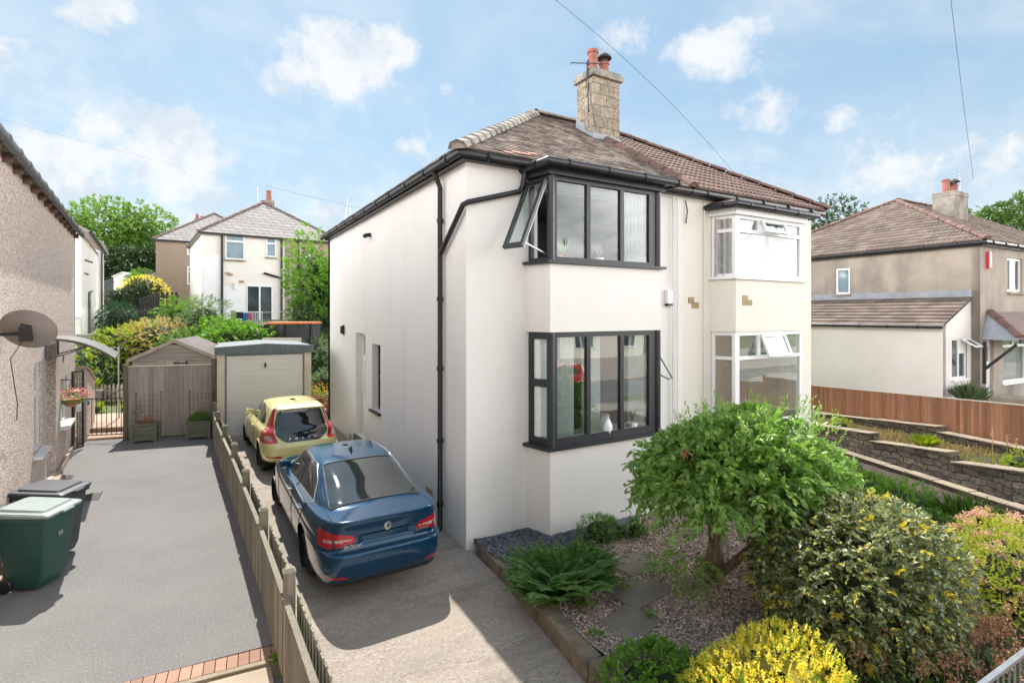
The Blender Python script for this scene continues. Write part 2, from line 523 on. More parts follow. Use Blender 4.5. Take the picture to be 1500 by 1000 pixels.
m_curtain = mat('white_curtain', (.82, .81, .79), .9, (.74, .73, .71), 8)
m_curtain_g = mat('grey_curtain', (.46, .44, .41), .9, (.34, .32, .30), 8)
m_blind = mat('slatted_blind', (.52, .42, .33), .7, (.42, .34, .26), 3)
m_tile = mat('plain_clay_tile', (.15, .115, .095), .9, (.265, .22, .19), 1.6, .42, .60, isl=.50, bump=.35, bs=55, bdist=.004, specks=((30, (.50, .44, .36), .60, .72, .55), (7, (.10, .085, .07), .56, .70, .5)))
m_tile_new = mat('new_clay_tile', (.52, .25, .17), .85, (.44, .2, .14), 9, isl=.2)
m_tile_n = mat('concrete_tile', (.175, .115, .094), .8, (.14, .09, .075), 2.5, isl=.22, bump=.25, bs=60, bdist=.003, specks=((20, (.33, .23, .18), .62, .75, .4),))
m_tile_r = mat('brown_concrete_tile', (.125, .090, .074), .85, (.18, .14, .115), 1.5, isl=.25, bump=.25, bs=60, bdist=.003)
m_tile_far = mat('far_slate', (.26, .22, .20), .85, (.36, .31, .28), .5, isl=.22)
m_ridge = mat('stone_ridge_tile', (.36, .325, .285), .9, (.25, .225, .195), 3, isl=.22, bump=.3, bs=40)
m_ridge_b = mat('brown_ridge_tile', (.17, .095, .075), .85, (.13, .075, .06), 3, isl=.2, bump=.3, bs=40)
m_lead = mat('lead_flashing', (.30, .32, .35), .5, (.22, .24, .27), 3)
m_pot = mat('clay_pot', (.33, .12, .085), .75, (.24, .09, .07), 4, bump=.2, bs=30)
m_chim = stone_mat('chimney_stone', (.36, .30, .22), (.25, .21, .16), (.13, .108, .088), .42, .255, msize=.010, bump=.35)
m_chim_r = mat('rendered_chimney', (.33, .295, .25), .95, (.15, .135, .12), 2.2, bump=.5, bs=18, bdist=.02)
m_wire = mat('dark_wire', (.03, .03, .032), .6, (.05, .05, .05), 3)
m_galv = mat('galvanised_metal', (.40, .41, .42), .45, (.30, .31, .32), 5, metal=.7)
m_rust = mat('rusty_iron', (.07, .045, .035), .8, (.03, .028, .027), 8)
m_stonepatch = mat('bare_stone', (.42, .32, .18), .9, (.33, .24, .13), 6, bump=.4, bs=30)
m_asphalt = mat('asphalt', (.185, .178, .172), .92, (.155, .150, .146), .55, bump=.6, bs=190, bdist=.006, specks=((44, (.32, .305, .29), .53, .66, .6), (38, (.085, .082, .08), .54, .67, .55), (150, (.4, .385, .37), .55, .68, .6), (1.2, (.22, .21, .20), .5, .8, .4), (.5, (.14, .135, .13), .52, .7, .5)))
m_conc = mat('brushed_concrete', (.35, .295, .245), .92, (.28, .235, .195), 1.2, bump=.3, bs=120, bdist=.004, stretch=(.45, 1.6, 1), specks=((52, (.52, .455, .385), .52, .66, .75), (46, (.13, .105, .088), .53, .67, .8), (2.0, (.17, .14, .115), .50, .68, .55), (.6, (.38, .33, .27), .52, .7, .5)))
m_slab = mat('paving_slab', (.235, .195, .16), .92, (.165, .14, .115), 3, bump=.4, bs=60, bdist=.006, specks=((25, (.28, .24, .2), .58, .72, .6),))
m_slab_p = mat('pale_concrete', (.44, .36, .28), .92, (.36, .29, .22), 2, bump=.3, bs=60, bdist=.005, specks=((60, (.55, .47, .38), .58, .72, .6),))
m_path = mat('pale_path', (.36, .31, .27), .92, (.29, .25, .215), 1.5, bump=.3, bs=70, bdist=.005, specks=((60, (.45, .40, .35), .57, .72, .6),))
m_patio = mat('pink_paving', (.46, .33, .25), .9, (.38, .26, .2), 2.5, bump=.2, bs=40)
m_brickp = mat('block_paver', (.40, .235, .165), .9, (.33, .20, .15), 5, isl=.22, bump=.35, bs=70, bdist=.004)
m_kerb = mat('kerb_stone', (.27, .205, .14), .95, (.16, .125, .09), 4, bump=.9, bs=26, bdist=.03, specks=((12, (.36, .29, .2), .58, .7, .6), (6, (.09, .085, .06), .55, .68, .6)))
m_soil = mat('soil', (.055, .04, .03), .98, (.09, .065, .048), 6, bump=.8, bs=30, bdist=.03)
m_gravel = mat('gravel_pebbles', (.38, .29, .25), .9, (.32, .245, .21), 2, voro=(45, [(.42, .31, .26), (.54, .44, .38), (.29, .215, .185), (.66, .58, .52), (.37, .27, .23), (.46, .34, .29)], .85), bump=1.0, bs=60, bdist=.02)
m_stone_bits = mat('pebble', (.40, .30, .255), .85, isl=.75)
m_slate = mat('slate_chip', (.10, .11, .135), .6, isl=.5)
m_grassg = mat('grass_ground', (.075, .11, .03), .95, (.13, .14, .05), .35, bump=.6, bs=14, bdist=.05)
m_road = mat('road', (.16, .155, .15), .93, (.13, .127, .123), .5, bump=.4, bs=120, bdist=.005)
m_fence = mat('weathered_fence_wood', (.275, .24, .19), .88, (.165, .145, .115), 2.6, isl=.30, bump=.5, bs=6, bdist=.01, stretch=(14, 14, 1.0), streak=((.17, .175, .085), (9, 9, .8), .46, .70, .75))
m_board = mat('silvered_board', (.46, .40, .345), .9, (.365, .315, .27), 2, isl=.20, bump=.4, bs=6, bdist=.01, stretch=(14, 14, .9), streak=((.36, .29, .25), (10, 10, .4), .52, .72, .5))
m_shed = mat('shed_board', (.44, .385, .335), .9, (.36, .315, .275), 1.5, isl=.15, bump=.4, bs=6, bdist=.01, stretch=(1.2, 1.2, 16))
m_brownf = mat('brown_stained_fence', (.36, .18, .10), .85, (.26, .125, .07), 1.5, isl=.28, bump=.4, bs=6, bdist=.01, stretch=(12, 12, .9), streak=((.34, .155, .09), (9, 9, .35), .5, .75, .5))
m_blackw = mat('black_stained_wood', (.018, .017, .02), .8, (.03, .028, .03), 3, isl=.2)
m_gdoor = mat('garage_door_paint', (.77, .75, .70), .55, (.71, .69, .64), .8, streak=((.5, .47, .42), (.7, .7, 3), .55, .8, .3))
m_gcol = mat('cream_garage_panel', (.74, .67, .53), .85, (.60, .52, .38), 2)
m_gfascia = mat('grey_corrugated', (.13, .155, .165), .6, (.16, .185, .195), 4)
m_greenbin = mat('green_bin_plastic', (.010, .052, .042), .5, (.014, .062, .05), 4, bump=.1, bs=80)
m_greenlid = mat('pale_green_lid', (.20, .25, .235), .5, (.25, .30, .28), 4, bump=.1, bs=60)
m_greybin = mat('charcoal_bin_plastic', (.030, .034, .042), .5, (.04, .044, .052), 4, bump=.1, bs=80)
m_sticker = mat('white_sticker', (.6, .62, .62), .5, (.5, .52, .5), 20)
m_stonew = stone_mat('dark_wall_stone', (.085, .070, .056), (.17, .14, .105), (.035, .03, .025), .38, .13, msize=.014, bump=1.0, wob=(.30, .20))
m_cope = mat('coping_stone', (.36, .30, .22), .95, (.24, .195, .145), 2.5, bump=.6, bs=25, bdist=.02)
m_bark = mat('bark', (.30, .20, .145), .95, (.11, .075, .055), 5, bump=.9, bs=18, bdist=.03, stretch=(3, 3, 1), specks=((9, (.33, .27, .2), .58, .7, .6),))
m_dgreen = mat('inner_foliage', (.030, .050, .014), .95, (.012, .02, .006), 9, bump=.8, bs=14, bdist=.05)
m_terra = mat('terracotta', (.48, .20, .11), .85, (.40, .165, .09), 4)
m_trough = mat('old_planter_wood', (.25, .25, .19), .9, (.16, .165, .12), 4, bump=.4, bs=20, stretch=(1, 1, 6))
m_orange = mat('orange_pad', (.62, .16, .04), .6, (.5, .12, .03), 4)
m_net = mat('black_net', (.03, .03, .035), .8, (.05, .05, .055), 4)
m_red = mat('red_alarm_box', (.50, .03, .03), .4, (.45, .03, .03), 4)
m_dish = mat('weathered_dish', (.19, .16, .145), .6, (.25, .215, .195), 3, bump=.1, bs=40)
m_canopy = mat('canopy_sheet', (.24, .225, .21), .35, (.18, .17, .16), 2)
m_chrome = mat('chrome', (.8, .8, .8), .12, (.75, .75, .75), 3, metal=1.0)

# ================================================================== the ground
def sstep(a, b, x):
    t = np.clip((np.asarray(x, float) - a) / (b - a), 0, 1)
    return t * t * (3 - 2 * t)


def gz(x, y):
    """height of the open ground: street level in front, a bank up to the houses behind"""
    x = np.asarray(x, float); y = np.asarray(y, float)
    z = -.42 + .40 * sstep(14.0, 17.0, y)
    d = .507 * x + .862 * y
    z = z + 3.15 * sstep(19.5, 32.5, d) * (1 - sstep(9, 15, x)) + 1.3 * sstep(40, 75, y) + 6.0 * sstep(70, 200, y) * (1 - sstep(5, 60, x))
    z = z + .35 * sstep(16, 19, x) * (1 - sstep(14, 20, y)) * sstep(3.0, 4.0, y)
    return z


def grid_sheet(name, xs, ys, zf, m, parent=None):
    X, Y = np.meshgrid(xs, ys)
    Z = zf(X, Y)
    V = np.stack([X, Y, Z], -1).reshape(-1, 3)
    nx, ny = len(xs), len(ys)
    i = np.arange(nx - 1)[None, :] + nx * np.arange(ny - 1)[:, None]
    F = np.stack([i, i + 1, i + nx + 1, i + nx], -1).reshape(-1, 4)
    return np_mesh(name, V, F, m, parent, smooth=True)


def axis_pts(lo, hi, fine_lo, fine_hi, fine):
    a = np.concatenate([-np.geomspace(1, fine_lo - lo + 1, 14)[::-1] + 1 + fine_lo, np.arange(fine_lo, fine_hi, fine)[1:], np.geomspace(1, hi - fine_hi + 1, 14) - 1 + fine_hi])
    return a


tag(grid_sheet('ground', axis_pts(-900, 900, -40, 50, 1.5), axis_pts(-500, 1500, -10, 80, 1.5), gz, m_grassg), kind='structure')


def sheet(name, pts, m, kind='structure', thick=None):
    b = MB()
    if thick: b.prism([Vector(p) - Vector((0, 0, thick)) for p in pts], (0, 0, thick))
    else: b.face(pts)
    return tag(b.build(name, m), kind=kind)


# street behind the camera (it is mirrored in the windows)
sheet('road', [(-60, -9.5, -.36), (70, -9.5, -.36), (70, -3.4, -.36), (-60, -3.4, -.36)], m_road)
sheet('pavement', [(-60, -3.4, -.27), (70, -3.4, -.27), (70, -1.6, -.27), (-60, -1.6, -.27)], m_path, thick=.12)
sheet('pavement', [(-60, -13, -.27), (70, -13, -.27), (70, -9.5, -.27), (-60, -9.5, -.27)], m_path, thick=.12)
# neighbour's asphalt drive, its paver edge and apron
sheet('driveway', [(-3.3, 6.45, 0), (-1.0, 6.24, 0), (.86, 6.12, 0), (.55, 12, 0), (.28, 17.6, 0), (-1.75, 18.35, 0), (-3.3, 18.7, 0)], m_asphalt, thick=.3)
b = MB()
p0, p1 = Vector((-3.2, 6.42, 0)), Vector((.84, 6.09, 0))
d = (p1 - p0).normalized(); nrm_ = Vector((d.y, -d.x, 0))
n_br = 40
for i in range(n_br):
    w = (p1 - p0).length / n_br
    a = p0 + d * (w * i + .004); c = p0 + d * (w * (i + 1) - .004)
    zz = .002 + random.uniform(0, .004)
    b.prism([Vector((q.x, q.y, -.12)) for q in (a + nrm_ * .215, c + nrm_ * .215, c + nrm_ * .003, a + nrm_ * .003)], (0, 0, .12 + zz))
tag(b.build('paver_edging', m_brickp), kind='structure')
b = MB()
q0, q1 = p0 + nrm_ * .222, p1 + nrm_ * .222
b.prism([(q0.x, q0.y, -.3), (q0.x + nrm_.x * .07, q0.y + nrm_.y * .07, -.3), (q1.x + nrm_.x * .07, q1.y + nrm_.y * .07, -.3), (q1.x, q1.y, -.3)], (0, 0, .306))
tag(b.build('edging_kerb', m_cope, bevel=.008), kind='structure')
sheet('apron', [(-3.2, 3.2, -.10), (.62, 3.2, -.10), (.60, 5.78, -.012), (-3.2, 6.11, -.012)], m_slab_p, thick=.3)


def drive_z(x, y):
    y = np.asarray(y, float)
    return np.interp(y, [0, 4, 7, 11, 14, 17.5, 18.5], [-.36, -.22, -.12, 0.0, .05, .08, .08]) + 0 * np.asarray(x, float)


tag(grid_sheet('concrete_drive', np.linspace(.50, 3.56, 8), np.linspace(.2, 18.4, 60), drive_z, m_conc), kind='structure')

# front garden: raised bed behind a worn kerb
def bed_z(x, y):
    x = np.asarray(x, float); y = np.asarray(y, float)
    return -.03 + .05 * np.sin(x * 1.7) * np.sin(y * 2.1 + 1) * .5 - .02 * (5 - y) * .6


tag(grid_sheet('garden_soil', np.linspace(3.62, 13.6, 50), np.linspace(-1.5, 7.4, 50), lambda x, y: bed_z(x, y) - .02, m_soil), kind='structure')
g = grid_sheet('gravel_bed', np.linspace(3.62, 7.9, 70), np.linspace(2.4, 7.36, 80), lambda x, y: bed_z(x, y) + .012 * np.sin(x * 9 + y * 3) * np.sin(y * 8), m_gravel)
tag(g, kind='structure')

# loose pebbles lying on the bed (nobody could count them)
ico_v = np.array([(0, 0, 1), (1, 0, 0), (0, 1, 0), (-1, 0, 0), (0, -1, 0), (0, 0, -1)], float)
ico_f = np.array([(0, 1, 2), (0, 2, 3), (0, 3, 4), (0, 4, 1), (5, 2, 1), (5, 3, 2), (5, 4, 3), (5, 1, 4)])


def scatter_stones(name, P, size, m, flat=.55, parent=None):
    n = len(P)
    s = rng.uniform(size[0], size[1], n)
    Rz = rng.uniform(0, 6.28, n)
    sc = np.stack([s, s * rng.uniform(.55, 1, n), s * flat * rng.uniform(.6, 1.2, n)], -1)
    v = ico_v[None] * sc[:, None] + rng.normal(0, .12, (n, 6, 3)) * s[:, None, None]
    c, sn = np.cos(Rz)[:, None], np.sin(Rz)[:, None]
    x = v[..., 0] * c - v[..., 1] * sn; y = v[..., 0] * sn + v[..., 1] * c
    tilt = rng.normal(0, .3, (n, 1))
    V = np.stack([x, y, v[..., 2] + x * tilt], -1) + P[:, None]
    F = (ico_f[None] + 6 * np.arange(n)[:, None, None]).reshape(-1, 3)
    return np_mesh(name, V, F, m, parent)


n = 26000
xy = np.stack([rng.uniform(3.66, 7.8, n), rng.uniform(2.45, 7.3, n)], -1)
P = np.concatenate([xy, bed_z(xy[:, 0], xy[:, 1])[:, None] + .012], 1)
tag(scatter_stones('gravel', P, (.010, .026), m_stone_bits), kind='stuff')
# slate strip along the foot of the wall
n = 3600
t = rng.uniform(0, 1, n)
xx = rng.uniform(3.64, 6.6, n); yy = 7.3 - rng.uniform(0, 1, n) * np.where(xx < 4.35, 1.15, np.where(xx < 5.7, .95, .45))
keep = ~((yy < 6.85) & (xx > 4.7) & (xx < 7.2) & False)
P = np.stack([xx, yy, bed_z(xx, yy) + .035], -1)[keep]
tag(scatter_stones('slate_chippings', P, (.025, .06), m_slate, flat=.25), kind='stuff')
sheet('slate_bed', [(3.63, 6.2, .012), (5.6, 6.3, .02), (6.6, 6.8, .02), (6.6, 7.36, .02), (3.63, 7.36, .02)], m_slate)
b = MB()
b.bar((4.75, 6.28, .05), (5.75, 6.30, .05), .03, .12)
b.bar((5.75, 6.30, .05), (5.95, 6.85, .05), .03, .12)
tag(b.build('slate_edging', m_blackpl), kind='structure')
# stepping slabs
for i, (x, y, w, h, a) in enumerate([(4.25, 4.55, .62, .5, .25), (4.85, 5.02, .78, .55, .15), (5.25, 5.55, .6, .5, .05)]):
    b = MB(); b.box(-w / 2, -h / 2, -.03, w / 2, h / 2, .012)
    o = b.build('paving_slab', m_slab, bevel=.01)
    o.location = (x, y, float(bed_z(x, y)) + .015); o.rotation_euler = (0, 0, a)
    tag(o, ['mossy square slab at the drive end of the gravel', 'long weathered slab beside the fern', 'dull slab sunk in gravel right behind the fern'][i], 'paving slab', 'slabs laid in the front gravel')

# the kerb: a row of rough edging stones
b = MB()
kl = [Vector((3.60, 7.20, 0)), Vector((3.55, 6.4, 0)), Vector((3.44, 5.3, 0)), Vector((3.34, 4.2, 0)), Vector((3.20, 3.1, 0)), Vector((3.02, 1.9, 0))]
tt = 0.0
segs = []
for i in range(len(kl) - 1):
    nseg = max(1, int(round((kl[i + 1] - kl[i]).length / .62)))
    for k in range(nseg):
        segs.append((kl[i].lerp(kl[i + 1], k / nseg), kl[i].lerp(kl[i + 1], (k + 1) / nseg)))
for i, (a, c) in enumerate(segs):
    e = (c - a).normalized() * .006
    h = .02 + random.uniform(-.012, .012)
    w = random.uniform(.20, .24)
    zb = float(drive_z(0, a.y)) - .1
    aw, cw = a + Vector((w, 0, 0)), c + Vector((w, 0, 0))
    j = lambda: random.uniform(-.012, .012)
    a2, c2, cw2, aw2 = a + e, c - e, cw - e, aw + e
    b.hull([(a2.x, a2.y, zb), (c2.x, c2.y, zb), (cw2.x, cw2.y, zb), (aw2.x, aw2.y, zb)][::-1],
           [(a2.x + .015 + j(), a2.y, h + j()), (c2.x + .015 + j(), c2.y, h + j()), (cw2.x + j(), cw2.y, h + j()), (aw2.x + j(), aw2.y, h + j())][::-1])
tag(b.build('kerb', m_kerb, bevel=.018), kind='structure')

# path of the adjoining house on the right
nv = Vector((.941, -.338, 0)); dv = Vector((.338, .941, 0))
pw = lambda off, s: Vector((13.2, 5.35, 0)) + nv * off + dv * s
sheet('garden_path', [(*pw(-1.05, -4.5).xy, -.085), (*pw(.02, -4.5).xy, -.085), (*pw(.02, 4.2).xy, -.085), (*pw(-1.05, 4.2).xy, -.085)], m_path, thick=.2)
b = MB()
for k in range(8):
    s0 = -4.5 + k * 1.0
    b.prism([(*pw(o, s).xy, -.25) for o, s in ((-1.15, s0), (-1.06, s0), (-1.06, s0 + .985), (-1.15, s0 + .985))][::1], (0, 0, .22 + random.uniform(0, .02)))
tag(b.build('path_kerb', m_cope, bevel=.01), kind='structure')


# raised beds of the terrace: soil between the stone walls
sheet('terrace_bed', [(*pw(.5, -3.6).xy, .60), (*pw(1.72, -3.6).xy, .66), (*pw(1.72, 4.6).xy, .38), (*pw(.5, 4.6).xy, .26)], m_soil, thick=.6)
sheet('upper_garden', [(*pw(1.9, -3.6).xy, .55), (*pw(14, -3.6).xy, .55), (*pw(14, 6).xy, .45), (*pw(1.9, 6).xy, .45)], m_path, thick=.6)

# ================================================================== builders for houses
Z3 = Vector((0, 0, 1))


def obox(mb, O, u, n, a0, a1, b0, b1, z0, z1):
    """box spanning a along u, b along n (outward), z"""
    O, u, n = Vector(O), Vector(u), Vector(n)
    P = lambda a, c, z: O + u * a + n * c + Z3 * z
    lo = [P(a0, b0, z0), P(a1, b0, z0), P(a1, b1, z0), P(a0, b1, z0)]
    hi = [P(a0, b0, z1), P(a1, b0, z1), P(a1, b1, z1), P(a0, b1, z1)]
    if u.cross(n).z < 0: lo.reverse(); hi.reverse()
    mb.hull(lo, hi)


def ring(mb, O, u, n, a0, z0, a1, z1, t, b0, b1, tb=None):
    tb = tb or t
    obox(mb, O, u, n, a0, a0 + t, b0, b1, z0, z1)
    obox(mb, O, u, n, a1 - t, a1, b0, b1, z0, z1)
    obox(mb, O, u, n, a0 + t, a1 - t, b0, b1, z0, z0 + tb)
    obox(mb, O, u, n, a0 + t, a1 - t, b0, b1, z1 - t, z1)


def window(parent, O, u, n, a0, z0, a1, z1, panes, fm, gm=None, t=.06, dep=.07, inset=0.0, sill=None, name='window', tilt=None):
    """frame as one part; each light a pane under it. panes: list of (a0,z0,a1,z1) light rectangles, bars fill the rest"""
    gm = gm or m_glass
    u, n = Vector(u), Vector(n)
    mb = MB()
    # the frame: sheet of thickness dep with the lights cut out
    O2 = Vector(O) + Z3 * z0 + u * a0 - n * inset
    mb.wall(O2, u, n, a1 - a0, z1 - z0, [(p[0] - a0, p[1] - z0, p[2] - a0, p[3] - z0) for p in panes], dep)
    fr = mb.build(name, fm, parent)
    for p in panes:
        pm = MB()
        obox(pm, Vector(O) - n * inset, u, n, p[0] - .004, p[2] + .004, -dep * .62, -dep * .50, p[1] - .004, p[3] + .004)
        pm.build('pane', gm, fr)
    if sill:
        sm = MB()
        obox(sm, Vector(O) - n * inset, u, n, a0 - .05, a1 + .05, -.02, sill[0] + inset, z0 - sill[1], z0 - .003)
        sm.build('sill', sill[2], fr)
    return fr


def tiles(name, O, u, v, ulo, uhi, vmax, w, e, m, parent, roll=0.0, jit=.006, t=.02, v0=0.0):
    O, u, v = np.array(O, float), np.array(u, float), np.array(v, float)
    nn = np.cross(u, v); nn /= np.linalg.norm(nn)
    V, F = [], []
    k = 0
    nseg = 6 if roll else 1
    vv = v0
    while vv < vmax - .02:
        v1 = min(vv + e, vmax)
        vm = vv + e * .35
        lo, hi = ulo(vm), uhi(vm)
        a = lo - (w * .5 if k % 2 and not roll else 0)
        a = math.floor(a / w) * w - (w * .5 if k % 2 and not roll else 0)
        while a < hi:
            x0, x1 = max(a + .002, lo), min(a + w - .002, hi)
            if x1 - x0 > .02:
                dj = random.uniform(0, jit); sj = random.uniform(-jit, jit) * 1.3
                base = len(V)
                for s in range(nseg + 1):
                    x = x0 + (x1 - x0) * s / nseg
                    h = roll * (.5 - .5 * math.cos(2 * math.pi * 2 * (x - a) / w)) if roll else 0
                    V.append(O + u * x + v * (vv + sj) + nn * (-.004))
                    V.append(O + u * x + v * (vv + sj) + nn * (t + dj + h))
                    V.append(O + u * x + v * (v1 + .03) + nn * (.003 + h * .9))
                for s in range(nseg):
                    i = base + s * 3; j = i + 3
                    F.append((i, j, j + 1, i + 1)); F.append((i + 1, j + 1, j + 2, i + 2))
                F.append((base, base + 1, base + 2, base + 2)); q = base + nseg * 3
                F.append((q + 1, q, q + 2, q + 2))
            a += w
        vv += e; k += 1
    me = bpy.data.meshes.new(name)
    me.from_pydata([tuple(p) for p in V], [], [f if f[2] != f[3] else f[:3] for f in F]); me.update()
    return link_mesh(name, me, m, parent)


def ridge(name, p, q, r, n, m, parent, flat=.8, step=.012, seg=7):
    """row of half-round ridge tiles from p to q"""
    p, q = Vector(p), Vector(q)
    d = (q - p).normalized(); s = d.cross(Z3).normalized(); up = s.cross(d)
    L = (q - p).length / n
    V, F = [], []
    for i in range(n):
        base = len(V)
        rj = r * random.uniform(.94, 1.06); off = s * random.uniform(-.012, .012)
        for (tpos, rr) in ((0.0, rj + step), (.96 * L, rj - step * .3), (.96 * L, rj * .7), (0.0, rj * .75)):
            c = p + d * (L * i + tpos) + off
            for k in range(seg + 1):
                a = math.pi * k / seg
                V.append(c + s * (rr * 1.1 * math.cos(a)) + up * (rr * flat * math.sin(a)))
        for a in range(3):
            for k in range(seg):
                F.append((base + a * (seg + 1) + k, base + a * (seg + 1) + k + 1, base + (a + 1) * (seg + 1) + k + 1, base + (a + 1) * (seg + 1) + k))
        for k in range(seg):
            F.append((base + 3 * (seg + 1) + k, base + 3 * (seg + 1) + k + 1, base + k + 1, base + k))
    F.append(tuple(range(seg + 1)))
    me = bpy.data.meshes.new(name); me.from_pydata([tuple(x) for x in V], [], F); me.update()
    return link_mesh(name, me, m, parent)


def gutter(name, pts, r, m, parent, brackets=.9, fascia=None):
    mb = MB()
    pts = [Vector(p) for p in pts]
    mb.tube(pts, r, 10)
    for a, c in zip(pts[:-1], pts[1:]):
        L = (c - a).length; d = (c - a).normalized()
        k = brackets * .5
        while k < L:
            mb.tube([a + d * (k - .02), a + d * (k + .02)], r * 1.22, 10); k += brackets
    return mb.build(name, m, parent, smooth=True, sharp=50)


def pipe(name, pts, r, m, parent, clips=()):
    mb = MB()
    mb.tube(pts, r, 10)
    for c in clips:
        mb.lathe([(r * 1.0, -.035), (r * 1.35, -.035), (r * 1.35, .035), (r * 1.0, .035)], c, 10)
    return mb.build(name, m, parent, smooth=True, sharp=45)


def wavy(name, p, q, z0, z1, m, amp=.035, waves=9, parent=None):
    """hanging cloth from p to q with folds"""
    p, q = Vector((*p, 0)), Vector((*q, 0))
    d = (q - p); nn = Vector((-d.y, d.x, 0)).normalized()
    n = waves * 10
    V, F = [], []
    for i in range(n + 1):
        t = i / n
        o = amp * math.sin(2 * math.pi * waves * t + .7 * math.sin(9 * t)) * (1 + .3 * math.sin(5 * t))
        for z, k in ((z0, 1.15), ((z0 + z1) / 2, 1.0), (z1, .7)):
            c = p + d * t + nn * (o * k); V.append((c.x, c.y, z))
    for i in range(n):
        for j in range(2):
            a = i * 3 + j; F.append((a, a + 3, a + 4, a + 1))
    me = bpy.data.meshes.new(name); me.from_pydata(V, [], F); me.update()
    me.polygons.foreach_set('use_smooth', np.ones(len(me.polygons), dtype=bool))
    return link_mesh(name, me, m, parent)


def chimney(parent, x0, y0, x1, y1, zb, zt, m, pots, cap=.07, name='chimney'):
    mb = MB()
    mb.box(x0, y0, zb, x1, y1, zt - .2)
    c = mb.build(name, m, parent, bevel=.012)
    cm = MB(); cm.box(x0 - cap, y0 - cap, zt - .2, x1 + cap, y1 + cap, zt - .07); cm.box(x0 - cap * .4, y0 - cap * .4, zt - .07, x1 + cap * .4, y1 + cap * .4, zt)
    cm.build('chimney_cap', m_chim_r, c, bevel=.015)
    for (px, py, r, h, cowl) in pots:
        pm = MB(); pm.lathe([(r * 1.15, zt - .03), (r * 1.2, zt + .05), (r, zt + .1), (r * .92, zt + h * .85), (r * 1.12, zt + h * .87), (r * 1.12, zt + h), (r * .8, zt + h), (r * .78, zt + h - .1)], (px, py, 0), 18)
        po = pm.build('chimney_pot', m_pot, c, smooth=True, sharp=35)
        if cowl:
            q = MB(); q.lathe([(r * .7, zt + h), (r * .7, zt + h + .1)], (px, py, 0), 10); q.lathe([(r * 1.6, zt + h + .1), (r * 1.5, zt + h + .15), (r * .5, zt + h + .24), (.01, zt + h + .26)], (px, py, 0), 16)
            q.build('cowl', m_rust, po, smooth=True, sharp=40)
    return c


PITCH = R(32.6)
CP, SP = math.cos(PITCH), math.sin(PITCH)
EZ = 5.97

# ================================================================== the white rendered house
h1 = thing('semi_detached_house', 'white rendered house with anthracite bay windows and stone chimney', 'house', (3.5, 7.33, 0), 0, 'pair of joined houses')
W1, DEP = 4.74, 10.14
wm = MB()
wm.wall((0, .25, -.6), (0, 1, 0), (-1, 0, 0), DEP - .25, 6.52, [(5.51, .98, 6.45, 3.62), (4.24, 1.86, 4.91, 3.40)], .25)
wm.wall((0, 0, -.6), (1, 0, 0), (0, -1, 0), W1, 6.52, [(1.3, 2.05, 3.53, 3.78), (1.3, 4.98, 3.53, 6.2)], .25)
wm.wall((0, DEP, -.6), (1, 0, 0), (0, 1, 0), W1, 6.52, [], .25)
wm.build('wall', m_render, h1)
BP = [(1.08, .0), (1.21, -.5), (3.62, -.5), (3.75, .0)]


def trap(P, o):
    """bay plan grown outwards by o"""
    return [(P[0][0] - o, P[0][1]), (P[1][0] - o, P[1][1] - o), (P[2][0] + o, P[2][1] - o), (P[3][0] + o, P[3][1])]


def trap_slab(mb, P, o, z0, z1):
    q = trap(P, o)
    mb.hull([(a, c, z0) for a, c in q], [(a, c, z1) for a, c in q])


for z0, z1 in ((-.6, 1.355), (3.215, 4.295)):
    mb = MB(); trap_slab(mb, BP, 0, z0, z1); mb.build('bay', m_render, h1)
mb = MB(); trap_slab(mb, BP, .07, 1.36, 1.415); mb.build('window_sill', m_anth, h1)
mb = MB(); trap_slab(mb, BP, .07, 4.30, 4.345); mb.build('window_sill', m_anth, h1)
mb = MB(); trap_slab(mb, BP, .05, 5.69, 5.80); trap_slab(mb, BP, .13, 5.80, 5.87); mb.build('bay_canopy', m_anth, h1)
gutter('gutter', [(1.0, .0, 5.83), (1.02, -.70, 5.83), (3.84, -.70, 5.83), (3.86, -.1, 5.83)], .065, m_blackpl, h1, .8)
Lu = Vector((.13, -.5, 0)).normalized(); Ln = Vector((-.5, -.13, 0)).normalized()
Ru = Vector((.13, .5, 0)).normalized(); Rn = Vector((.5, -.13, 0)).normalized()
for (z0, z1, pb, pt) in ((1.415, 3.215, 1.53, 3.13), (4.345, 5.69, 4.41, 5.62)):
    fr = window(h1, (0, -.5, 0), (1, 0, 0), (0, -1, 0), 1.24, z0, 3.59, z1, [(1.364, pb, 1.963, pt), (2.04, pb, 2.69, pt), (2.77, pb, 3.363, pt)], m_anth, m_glass_l if z0 < 3 else None, inset=.03)
    for cx in (1.255, 3.575):
        cm = MB(); cm.tube([(cx, -.455, z0), (cx, -.455, z1)], .062, 12); cm.build('corner_post', m_anth, fr)
